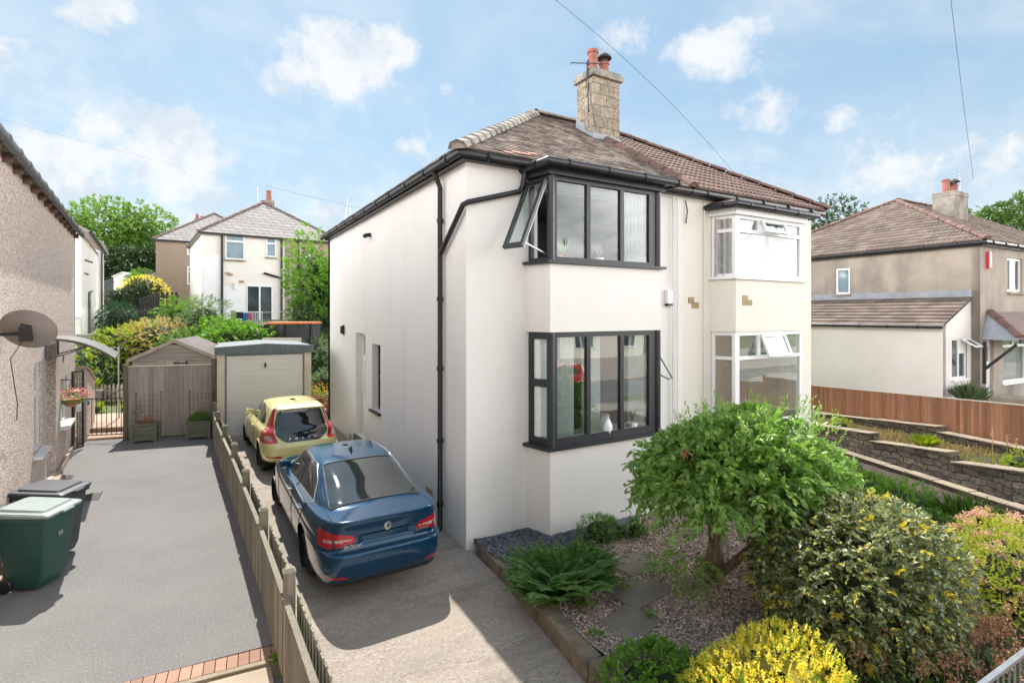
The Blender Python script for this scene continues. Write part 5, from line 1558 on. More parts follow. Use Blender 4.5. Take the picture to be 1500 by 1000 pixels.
# ================================================================== the houses up the hill
def box_house(frame_c, rot, label, Wd, Dp, z0, ez, rise, wallm, roofm, rdir='hip', name='house', ov=.25, side_m=None):
    h = thing(name, label, 'house', (frame_c[0], frame_c[1], 0), R(rot))
    mb = MB(); mb.box(0, 0, z0, Wd, Dp, ez); mb.build('wall', wallm, h)
    mb = MB()
    r_ = min(Wd, Dp) / 2 + ov
    A = [(-ov, -ov, ez), (Wd + ov, -ov, ez), (Wd + ov, Dp + ov, ez), (-ov, Dp + ov, ez)]
    if Wd >= Dp: B = [(-ov + r_, Dp / 2, ez + rise), (Wd + ov - r_, Dp / 2, ez + rise)]
    else: B = [(Wd / 2, -ov + r_, ez + rise), (Wd / 2, Dp + ov - r_, ez + rise)]
    if Wd >= Dp:
        mb.face([A[0], A[1], B[1], B[0]]); mb.face([A[1], A[2], B[1]]); mb.face([A[2], A[3], B[0], B[1]]); mb.face([A[3], A[0], B[0]])
    else:
        mb.face([A[0], A[1], B[0]]); mb.face([A[1], A[2], B[1], B[0]]); mb.face([A[2], A[3], B[1]]); mb.face([A[3], A[0], B[0], B[1]])
    mb.face(A[::-1])
    rf = mb.build('roof', roofm, h)
    mb = MB(); mb.box(-ov + .05, -ov + .05, ez - .12, Wd + ov - .05, Dp + ov - .05, ez - .015); mb.build('gutter', m_blackpl, h)
    for a in (A[0], A[1]):
        b_ = B[0] if a is A[0] or Wd < Dp else B[1]
        ridge('hip_tile', (a[0], a[1], a[2] + .01), (b_[0], b_[1], b_[2] + .02), .10, 18, m_ridge_b, rf)
    ridge('ridge_tile', (*B[0][:2], B[0][2] + .05), (*B[1][:2], B[1][2] + .05), .14, 6, m_ridge_b, rf)
    return h, rf


def m_tiled(name, c1, c2):
    m = stone_mat(name, c1, c2, tuple(x * .6 for x in c1), .5, .26, msize=.03, bump=.4); return m


m_roof_pair = m_tiled('far_roof_tile', (.27, .245, .235), (.35, .32, .305))
cB = at(296, 338, 33)
BF = Fr((cB.x, cB.y, 0), 5)
bh, brf = box_house((cB.x, cB.y), 5, 'cream house up the hill with patio doors and hipped tiled roof', 8.6, 9.0, 2.4, 8.62, 3.1, m_render_far, m_roof_pair)
def bwin(px0, py0, px1, py1, label=None, panes=None, fm=m_upvc, gm=m_glass_b, name='window', th=.09):
    x0, z1 = BF.fx(px0, py0); x1, z0 = BF.fx(px1, py1)
    window(bh, (0, -.06, 0), (1, 0, 0), (0, -1, 0), x0, z0, x1, z1, [(x0 + a * (x1 - x0) + .0, z0 + b * (z1 - z0), x0 + c * (x1 - x0), z0 + d * (z1 - z0)) for a, b, c, d in panes], fm, gm, name=name, sill=(.1, .08, m_cope) if name == 'window' else None)
bwin(330, 343, 358, 381, panes=[(.06, .05, .94, .70), (.06, .77, .94, .95)])
bwin(390, 348, 404, 377, panes=[(.1, .06, .9, .66), (.1, .74, .9, .94)])
bwin(361, 417, 399, 475, panes=[(.04, .03, .47, .96), (.53, .03, .96, .96)], gm=m_glass_d, name='patio_door')
bwin(438, 350, 454, 378, panes=[(.1, .06, .9, .94)])
x0, zz = BF.fx(299, 378); x1, z1_ = BF.fx(326, 480)
mb = MB(); mb.box(.02, -.03, 2.4, BF.fx(325, 400)[0], .02, BF.fx(325, 374)[1]); mb.box(BF.fx(326, 400)[0], -.03, 2.4, BF.fx(360, 400)[0], .02, BF.fx(340, 419)[1]); mb.build('white_paint_patch', m_white_far, bh)
xb = BF.fx(414, 340)[0]
mb = MB(); mb.box(xb + .15, -.03, 2.4, 8.58, .02, 8.5); mb.build('bare_wall_half', m_dash_b, bh)
mb = MB()
for p_ in (325, 412, 437):
    x_ = BF.fx(p_, 340)[0]; mb.tube([(x_, -.1, 8.5), (x_, -.1, 2.6)], .07, 6)
xa, za = BF.fx(386, 400); mb.tube([(xa, -.1, za), (BF.fx(411, 407)[0], -.1, BF.fx(411, 407)[1])], .07, 6)
mb.build('downpipe', m_blackpl, bh)
for (p_, q_) in ((333, 400), (337, 402), (353, 412)):
    mb = MB(); x_, z_ = BF.fx(p_, q_); mb.box(x_ - .1, -.05, z_ - .08, x_ + .16, .0, z_ + .06); mb.build('stone_patch', m_stonepatch, bh)
x_, z_ = BF.fx(345, 419); mb = MB(); mb.box(x_ - .08, -.16, z_ - .2, x_ + .08, -.02, z_ + .2); mb.build('wall_lamp', m_upvc, bh)
cx_, cz_ = BF.fx(391, 283, 4.5)
mb = MB(); mb.box(cx_ - .1, 4.4, 11.5, cx_ + .5, 4.9, 12.0)
cc = mb.build('chimney', m_chim_r, brf); mb = MB(); mb.lathe([(.2, 11.9), (.17, 12.6), (.2, 12.7)], (cx_ + .15, 4.65, 0), 10); mb.build('chimney_pot', m_pot, cc)
mb = MB(); mb.tube([(cx_ - .6, 4.6, 11.5), (cx_ - .6, 4.6, 12.9)], .02, 5); mb.build('aerial', m_galv, brf)

# brown house left of it, and the roof beyond
cC = at(262, 352, 44)
ch_, crf = box_house((cC.x - 1.6, cC.y), 3, 'brown pebbledashed house behind, left of the cream house', 9, 9, 3.0, 9.6, 3.3, m_dash_b, m_roof_pair)
CF = Fr((cC.x - 1.6, cC.y, 0), 3)
for (a, b_, c2, d2) in ((274, 353, 290, 374), (274, 390, 290, 417)):
    x0, z1_ = CF.fx(a, b_); x1, z0_ = CF.fx(c2, d2)
    window(ch_, (0, -.05, 0), (1, 0, 0), (0, -1, 0), x0, z0_, x1, z1_, [(x0 + .1, z0_ + .1, x1 - .1, z1_ - .45), (x0 + .1, z1_ - .37, x1 - .1, z1_ - .1)], m_upvc, m_glass_b)
for p_, lab in ((297, ''), (324, '')):
    q = at(p_, 325, 48); 
    mb = MB(); mb.box(q.x - .45 - (cC.x - 1.6), 4.2, 11.4, q.x + .45 - (cC.x - 1.6), 5.0, CF.fx(p_, 322, 4.5)[1]); k_ = mb.build('chimney', m_chim_r, crf)
    zt_ = CF.fx(p_, 322, 4.5)[1]
    mb = MB()
    mb.lathe([(.16, zt_), (.13, zt_ + .5)], (q.x - .2 - (cC.x - 1.6), 4.6, 0), 8); mb.lathe([(.16, zt_), (.13, zt_ + .35)], (q.x + .2 - (cC.x - 1.6), 4.6, 0), 8); mb.build('chimney_pot', m_pot, k_)
cD = at(246, 345, 62)
box_house((cD.x - 1.0, cD.y), 0, 'farthest pale house whose roof shows above the brown house', 9, 8, 4, 10.6, 2.9, m_render_far, m_roof_pair)

# second and third houses along the left row
q = at(120, 460, 22.5)
S2 = Fr((q.x, q.y, 0), 4.1)
h6 = thing('rendered_house', 'pale rendered house next beyond the pebbledashed one', 'house', (q.x, q.y, 0), R(4.1))
mb = MB(); mb.box(-7, 0, .3, 0, 9.2, 6.95); mb.build('wall', m_render_far, h6)
mb = MB(); mb.box(-6.9, -.04, 1.0, -.02, -.003, 6.9); mb.build('gable_front', m_white_far, h6)
mb = MB(); mb.hull([(.3, -.2, 6.95), (.3, 9.4, 6.95), (-3.5, 9.4, 9.1), (-3.5, -.2, 9.1)], [(.3, -.2, 7.03), (.3, 9.4, 7.03), (-3.5, 9.4, 9.18), (-3.5, -.2, 9.18)]); mb.build('roof', m_tile_far, h6)
gutter('gutter', [(.32, -.3, 6.95), (.32, 9.4, 6.95)], .08, m_blackpl, h6, 1.2)
mb = MB(); mb.tube([(.06, 2.7, 5.2 - .7), (.06, 2.7, 1.2)], .05, 6); mb.tube([(.06, 2.7, 4.5), (.06, 4.2, 4.62)], .05, 6)
mb.tube([(0, 1.2, 5.9), (.15, 1.2, 5.85)], .05, 6); mb.tube([(0, 3.2, 6.0), (.15, 3.2, 5.95)], .05, 6); mb.tube([(0, 1.0, 5.3), (.15, 1.0, 5.25)], .05, 6); mb.build('waste_pipe', m_greypl, h6)
mb = MB(); mb.box(-1.3, -.9, .5, -.02, -.05, 3.35); mb.hull([(-1.4, -1.0, 3.36), (.05, -1.0, 3.36), (.05, -.04, 3.6), (-1.4, -.04, 3.6)], [(-1.4, -1.0, 3.42), (.05, -1.0, 3.42), (.05, -.04, 3.66), (-1.4, -.04, 3.66)]); mb.build('side_porch', m_white_far, h6)
q = at(144, 420, 36)
h7 = thing('white_house', 'white rendered house third along the left row', 'house', (q.x, q.y, 0), R(5))
mb = MB(); mb.box(-7, 0, 2, 0, 8, 8.3); mb.build('wall', m_white_far, h7)
mb = MB(); mb.hull([(.3, -.2, 8.3), (.3, 8.2, 8.3), (-3.5, 8.2, 10.4), (-3.5, -.2, 10.4)], [(.3, -.2, 8.38), (.3, 8.2, 8.38), (-3.5, 8.2, 10.48), (-3.5, -.2, 10.48)]); mb.build('roof', m_tile_far, h7)
mb = MB(); mb.tube([(.07, 3, 8.2), (.07, 3, 2.5)], .06, 6); mb.build('downpipe', m_greypl, h7)

# sheds, garages and drive up the hill
def gable_hut(px, py_base, d, Wd, He, Ha, Dp, rot, wallm, roofm, label, name='shed', cat='shed'):
    q = at(px, py_base, d)
    t = thing(name, label, cat, q, R(rot))
    mb = MB(); mb.prism([(0, 0, -.6), (Wd, 0, -.6), (Wd, 0, He), (Wd / 2, 0, Ha), (0, 0, He)], (0, Dp, 0)); mb.build('wall', wallm, t)
    mb = MB()
    mb.hull([(-.12, -.12, He - .05), (Wd / 2, -.12, Ha + .01), (Wd / 2, Dp + .1, Ha + .01), (-.12, Dp + .1, He - .05)], [(-.12, -.12, He + .03), (Wd / 2, -.12, Ha + .09), (Wd / 2, Dp + .1, Ha + .09), (-.12, Dp + .1, He + .03)])
    mb.hull([(Wd / 2, -.12, Ha + .01), (Wd + .12, -.12, He - .05), (Wd + .12, Dp + .1, He - .05), (Wd / 2, Dp + .1, Ha + .01)], [(Wd / 2, -.12, Ha + .09), (Wd + .12, -.12, He + .03), (Wd + .12, Dp + .1, He + .03), (Wd / 2, Dp + .1, Ha + .09)])
    mb.build('roof', roofm, t)
    return t


gable_hut(166, 424, 55, 1.75, 1.35, 1.75, 2.5, -20, m_white_far, m_white_far, 'small white gabled hut up the hill below the trees')
gable_hut(237, 432, 50, 1.9, 2.2, 2.9, 4, -20, m_glass_b, m_greypl, 'grey gabled greenhouse beside the brown house', 'greenhouse', 'greenhouse')
def far_fence(pts, h, m, label, name='fence', gap=.0, bw=.14):
    q0 = Vector(pts[0])
    t = thing(name, label, 'fence', q0, 0)
    mb = MB()
    for a, c in zip(pts[:-1], pts[1:]):
        a, c = Vector(a) - q0, Vector(c) - q0
        L = (c - a).length; d = (c - a) / L; k = 0
        while k < L - bw * .5:
            p, r2 = a + d * k, a + d * min(k + bw - .01, L)
            mb.prism([p - Z3 * .4, r2 - Z3 * .4, r2 + Z3 * h, p + Z3 * h], Vector((-d.y, d.x, 0)) * .03); k += bw + gap
        mb.bar(a + Z3 * h * .75, c + Z3 * h * .75, .05, .09); mb.bar(a + Z3 * h * .2, c + Z3 * h * .2, .05, .09)
    mb.build('boards', m, t)
    return t


far_fence([at(209, 430, 46), at(233, 425, 46)], 1.6, m_fence, 'tan board fence behind the clipped bushes')
far_fence([at(152, 436, 48), at(167, 430, 50)], 1.5, m_greypl, 'grey slatted fence beside the white hut', gap=.1)
far_fence([at(204, 466, 27), at(230, 454, 29), at(262, 452, 30)], .95, m_blackw, 'black stained picket fence below the brown house', gap=.10)
far_fence([at(330, 490, 26.5), at(420, 492, 26.5)], .55, m_blackw, 'black low fence on the patio edge of the cream house', gap=.1)
wl_ = at(330, 492, 24); wr = at(444, 492, 24)
mb = MB(); mb.bar(Vector(wl_) - Z3 * .45, Vector(wr) - Z3 * .45, .3, 1.1); o = mb.build('garden_wall', m_stonew); tag(o, 'low stone wall holding up the cream house garden', 'wall')
q = at(385, 502, 21); mb = MB(); mb.bar(Vector(q) + Vector((0, 0, -.3)), Vector(at(441, 502, 21)) + Vector((0, 0, -.3)), .08, 1.0); o = mb.build('timber_edging', m_board); tag(o, 'silvered timber board fence behind the garage roof', 'fence')
# white railing in front of the patio doors
q0, q1 = at(358, 478, 31), at(384, 478, 31)
rl = thing('patio_railing', 'white slim railing before the patio doors', 'railing', q0, 0)
mb = MB(); v_ = Vector(q1) - Vector(q0)
for z in (0, .85): mb.bar(Z3 * z, v_ + Z3 * z, .05, .05)
for k in range(12): mb.bar(v_ * (k / 11), v_ * (k / 11) + Z3 * .85, .03, .03)
mb.build('rails', m_white_far, rl)
# ladder against the brown half
q0 = at(425, 472, 31.8)
ld = thing('ladder', 'grey ladder leaning on the brown wall', 'ladder', q0, 0)
mb = MB()
for dx in (0, .42): mb.bar((dx, 0, -.3), (dx + .12, .55, 3.2), .06, .06)
for k in range(9): mb.bar((.04 + k * .012, .06 + k * .055, .2 + k * .33), (.46 + k * .012, .06 + k * .055, .2 + k * .33), .03, .03)
mb.build('rails', m_galv, ld)
# washing on a line
q0, q1 = at(335, 456, 29.5), at(440, 455, 29.5)
b = MB(); b.tube([q0, Vector(q0).lerp(Vector(q1), .5) - Z3 * .08, q1], .012, 5); tag(b.build('clothes_line', m_upvc), 'thin white washing line across the cream house patio', 'line')
for i, (px, w_, h_, c_, lab) in enumerate(((342, 8, 20, (.30, .55, .12), 'lime green cloth hung on the washing line'), (350, 12, 10, (.03, .03, .05), 'dark garment hung on the washing line'), (359, 8, 12, (.03, .22, .45), 'blue garment hung on the washing line'), (366, 7, 10, (.6, .12, .2), 'pink cloth at the end of the washing line'))):
    a, c = at(px - w_ / 2, 456 + i, 29.4), at(px + w_ / 2, 456 + i, 29.4)
    o = wavy('washing', a[:2], c[:2], a[2] - h_ * .038, a[2], mat('cloth_%s' % lab.split()[0], c_, .9, tuple(x * .8 for x in c_), 4), .03, 2); tag(o, lab, 'washing', 'washing on the line')
# trampoline with an orange pad and black net
q = at(431, 488, 23.2)
tr = thing('trampoline', 'round trampoline with orange pad and black net wall', 'trampoline', q, 0)
rr = 1.05
mb = MB(); mb.lathe([(rr - .12, .42), (rr + .06, .42), (rr + .06, .50), (rr - .12, .50)], (0, 0, 0), 28); mb.build('pad', m_orange, tr)
mb = MB(); mb.lathe([(rr, -1.2), (rr, .41)], (0, 0, 0), 28, cap=False); mb.build('net', m_net, tr)
mb = MB()
for k in range(6):
    a = k * math.pi / 3; mb.tube([(rr * 1.03 * math.cos(a), rr * 1.03 * math.sin(a), -1.3), (rr * 1.03 * math.cos(a), rr * 1.03 * math.sin(a), .5)], .03, 6)
mb.build('leg', m_blackpl, tr)
# a tub and a green crate by the far left house, drive strip up the hill
sheet('hill_drive', [at(124, 520, 26), at(160, 520, 26), at(158, 470, 36), at(138, 470, 36)], m_slab_p, thick=.3)
q = at(126, 498, 22)
wb = MB(); wb.hull([(q.x - .3, q.y - .25, q.z - .9), (q.x + .35, q.y - .25, q.z - .9), (q.x + .35, q.y + .3, q.z - .9), (q.x - .3, q.y + .3, q.z - .9)], [(q.x - .3, q.y - .25, q.z + .25), (q.x + .35, q.y - .25, q.z + .25), (q.x + .35, q.y + .3, q.z + .25), (q.x - .3, q.y + .3, q.z + .25)])
tag(wb.build('water_butt', m_trough, bevel=.03), 'square green grey storage bin beside the pale house', 'storage bin')
mb = MB(); q = at(160, 566, 18.9)
for k in range(10): mb.prism([(q.x - .65 + k * .13, q.y - k * .03, .0), (q.x - .65 + k * .13 + .08, q.y - k * .03, .0), (q.x - .65 + k * .13 + .08, q.y - k * .03, .62), (q.x - .61 + k * .13, q.y - k * .03, .68), (q.x - .65 + k * .13, q.y - k * .03, .62)], (0, .02, 0))
mb.bar((q.x - .7, q.y + .03, .42), (q.x + .65, q.y - .27, .42), .03, .06); 
tt_ = mb.build('picket_border', m_board); tt_.location = (0, 2.0, .12); tag(tt_, 'little wooden picket border on the pink patio', 'fence')
tb = MB(); q = at(132, 580, 20.0); tb.hull([(q.x - .34, q.y - .2, 0), (q.x + .34, q.y - .2, 0), (q.x + .34, q.y + .2, 0), (q.x - .34, q.y + .2, 0)], [(q.x - .4, q.y - .25, .62), (q.x + .4, q.y - .25, .62), (q.x + .4, q.y + .25, .62), (q.x - .4, q.y + .25, .62)]); tag(tb.build('plant_tub', mat('purple_grey_tub', (.20, .165, .165), .8, (.16, .13, .13), 3), bevel=.02), 'mauve grey tub holding a spiky yellow plant', 'plant pot')

# terracotta pots at the corner between garage and white house
def pot(loc, r, h, label, m=m_terra):
    mb = MB(); mb.lathe([(r * .68, 0), (r * .95, h * .82), (r * 1.08, h * .83), (r * 1.08, h), (r * .9, h), (r * .88, h * .9)], (0, 0, 0), 22)
    t = thing('flower_pot', label, 'plant pot', loc, 0, 'pots by the garage')
    mb.build('pot', m, t, smooth=True, sharp=40)
    mb = MB(); mb.lathe([(.01, h * .92), (r * .88, h * .9)], (0, 0, 0), 16, cap=False); mb.build('compost', m_soil, t)
    return t


PT = [at(467, 600, 17.2), at(482, 604, 16.9), at(477, 618, 16.0)]
mb = MB(); mb.box(PT[0].x - .35, PT[0].y - .3, 0, PT[0].x + .75, PT[0].y + .35, PT[0].z - .02); o = mb.build('pot_stand', m_slab); tag(o, 'grey block stand under the terracotta pots', 'stand')
pot(PT[0], .26, .42, 'large terracotta pot of orange and yellow flowers beside the garage')
pot((PT[1].x + .05, PT[1].y, PT[1].z), .16, .28, 'small terracotta pot with a pink flower against the white house')

# electricity pylon on the horizon, and overhead wires
def lattice(name, px, py0, py1, d, w, label):
    a, c = at(px, py0, d), at(px, py1, d)
    t = thing(name, label, 'pylon', a, 0)
    mb = MB(); H_ = c.z - a.z
    for sx in (-1, 1):
        for sy in (-1, 1): mb.bar((sx * w, sy * w, 0), (sx * w * .1, sy * w * .1, H_), .25, .25)
    for k in range(6):
        z0_, z1_ = H_ * k / 6, H_ * (k + 1) / 6; w0, w1 = w * (1 - .9 * k / 6), w * (1 - .9 * (k + 1) / 6)
        mb.bar((-w0, 0, z0_), (w1, 0, z1_), .15, .15); mb.bar((w0, 0, z0_), (-w1, 0, z1_), .15, .15)
    for z in (.55, .72, .88): mb.bar((-w * 1.3, 0, H_ * z), (w * 1.3, 0, H_ * z), .3, .3)
    mb.build('lattice', m_galv, t)


lattice('pylon', 510, 336, 291, 420, 2.6, 'electricity pylon standing far off above the white house eaves')
def wire(name, A, B_, sag, r, label, n=16):
    A, B_ = Vector(A), Vector(B_)
    mb = MB(); mb.tube([A.lerp(B_, k / n) - Z3 * (4 * sag * (k / n) * (1 - k / n)) for k in range(n + 1)], r, 5)
    tag(mb.build(name, m_wire), label, 'wire')


wire('overhead_wire', at(806, -6, 9), at(1105, 290, 13.2), -.25, .0038, 'overhead wire passing in front of the stone chimney')
wire('overhead_wire', at(1392, -8, 11), at(1426, 262, 20.5), .12, .006, 'overhead wire dropping to the right hand chimney')
wire('overhead_wire', at(-12, 171, 12), at(400, 272, 40), .15, .002, 'thin overhead wire crossing the sky at the far left')
wire('overhead_wire', at(390, 272, 60), at(600, 318, 60), .2, .012, 'thin overhead wire behind the white house roof')

# television aerial on the stone chimney
ar = thing('tv_aerial', 'television aerial on a pole at the left of the stone chimney', 'aerial', (7.80, 9.75, 8.45), 0)
mb = MB(); mb.tube([(.07, .05, -.2), (0, 0, -.15), (0, 0, 1.0)], .014, 6); mb.tube([(-.42, .12, .86), (.28, -.08, .93)], .011, 5)
for k in range(6): mb.tube([(-.36 + k * .11, .10 - k * .03 - .13, .87 + k * .01), (-.36 + k * .11, .10 - k * .03 + .13, .87 + k * .01)], .005, 4)
mb.tube([(-.02, .0, .9), (-.1, -.04, .3)], .014, 5); mb.box(-.03, -.025, .86, .03, .025, .96)
mb.build('mast', m_wire, ar)

# galvanised hand railing at the lower right corner
ra = onz(1436, 1004, .62); rb_ = onz(1512, 946, .62)
rr_ = thing('railing', 'galvanised bar railing at the garden front', 'railing', (ra.x, ra.y, 0), 0)
v_ = Vector((rb_.x - ra.x, rb_.y - ra.y, 0)); v_ = v_ * 1.5
mb = MB(); mb.bar(-v_ * .8 + Z3 * .62, v_ + Z3 * .62, .04, .03); mb.bar(-v_ * .8 + Z3 * .1, v_ + Z3 * .1, .03, .02)
for k in range(26): mb.tube([-v_ * .8 + v_ * 1.8 * (k / 25) + Z3 * -.2, -v_ * .8 + v_ * 1.8 * (k / 25) + Z3 * .61], .008, 6)
mb.build('rails', m_galv, rr_)

# ================================================================== cars
def paint(name, col, col2, rough=.32, metal=.0, coat=1.0):
    return mat(name, col, rough, col2, 6, metal=metal, coat=coat, spec=.5)


m_blue = paint('blue_car_paint', (.0025, .050, .118), (.002, .043, .10), .18, .34, .6)
m_yellow = paint('yellow_car_paint', (.74, .68, .30), (.70, .64, .27), .35)
m_whitec = paint('white_car_paint', (.75, .76, .77), (.7, .7, .72), .4)
m_redc = paint('red_car_paint', (.42, .03, .02), (.36, .025, .02), .4)
m_carglass = mat('car_glass', (.012, .016, .018), .03, (.02, .026, .028), .8, spec=.9, coat=.6)
m_trim = mat('car_black_trim', (.012, .012, .013), .55, (.02, .02, .02), 8)
m_lens = mat('red_lamp_lens', (.34, .006, .014), .12, (.42, .012, .018), 14, coat=.8)
m_clear = mat('clear_lamp_lens', (.58, .44, .44), .12, (.30, .12, .12), 40, coat=.8)
m_rim = mat('alloy_rim', (.42, .43, .45), .3, (.36, .37, .39), 5, metal=.8)
m_tyre = mat('tyre_rubber', (.014, .014, .015), .85, (.022, .022, .022), 12)
m_emblem = mat('emblem_metal', (.7, .72, .74), .2, (.6, .62, .64), 20, metal=.8)


def ring_spline(P, per):
    """Catmull-Rom through the rows of P, per points each span"""
    P = np.asarray(P, float)
    E_ = np.vstack([2 * P[0] - P[1], P, 2 * P[-1] - P[-2]])
    out = []
    for i in range(1, len(E_) - 2):
        p0, p1, p2, p3 = E_[i - 1], E_[i], E_[i + 1], E_[i + 2]
        for k in range(per):
            t = k / per
            out.append(.5 * (2 * p1 + (p2 - p0) * t + (2 * p0 - 5 * p1 + 4 * p2 - p3) * t * t + (3 * p1 - p0 - 3 * p2 + p3) * t ** 3))
    out.append(E_[-2])
    return np.array(out)


def car_surface(rings, per=12, N=420):
    """rings: (z_rear, z_front, y_rear, y_front, half_width, n_rear, n_front, x_crown)"""
    Rg = ring_spline(rings, per)
    rows = []
    phi = np.linspace(0, 2 * np.pi, 2400)
    for zr_, zf_, yr, yf, w, nr_, nf_, cr in Rg:
        yc = yr * .5 + yf * .5; L_ = (yf - yr) / 2
        s, c = np.sin(phi), np.cos(phi)
        nn = np.where(s > 0, nf_, nr_)
        x = w * np.sign(c) * np.abs(c) ** (2 / nn); y = yc + L_ * np.sign(s) * np.abs(s) ** (2 / nn)
        d = np.concatenate([[0], np.cumsum(np.hypot(np.diff(x), np.diff(y)))])
        t = np.linspace(0, d[-1], N + 1)[:-1]
        X, Yy = np.interp(t, d, x), np.interp(t, d, y)
        q = np.clip((Yy - yr) / max(yf - yr, 1e-6), 0, 1)
        Zz = zr_ + (zf_ - zr_) * q - cr * (X / max(w, 1e-6)) ** 2
        rows.append(np.stack([X, Yy, Zz], -1))
    return np.array(rows)                        # (T, N, 3)


def poly_in(px, py, poly):
    inside = np.zeros(px.shape, bool)
    n = len(poly); j = n - 1
    for i in range(n):
        xi, yi = poly[i]; xj, yj = poly[j]
        cond = ((yi > py) != (yj > py)) & (px < (xj - xi) * (py - yi) / (yj - yi + 1e-12) + xi)
        inside ^= cond; j = i
    return inside


def rounded(poly, r=.06, k=5):
    out = []
    n = len(poly)
    for i in range(n):
        p = np.array(poly[i], float); a = np.array(poly[i - 1], float) - p; b_ = np.array(poly[(i + 1) % n], float) - p
        la, lb = np.linalg.norm(a), np.linalg.norm(b_)
        rr = min(r, la * .45, lb * .45)
        s, e = p + a / la * rr, p + b_ / lb * rr
        for q in range(k + 1):
            t = q / k; out.append(tuple((1 - t) ** 2 * s + 2 * t * (1 - t) * p + t * t * e))
    return out


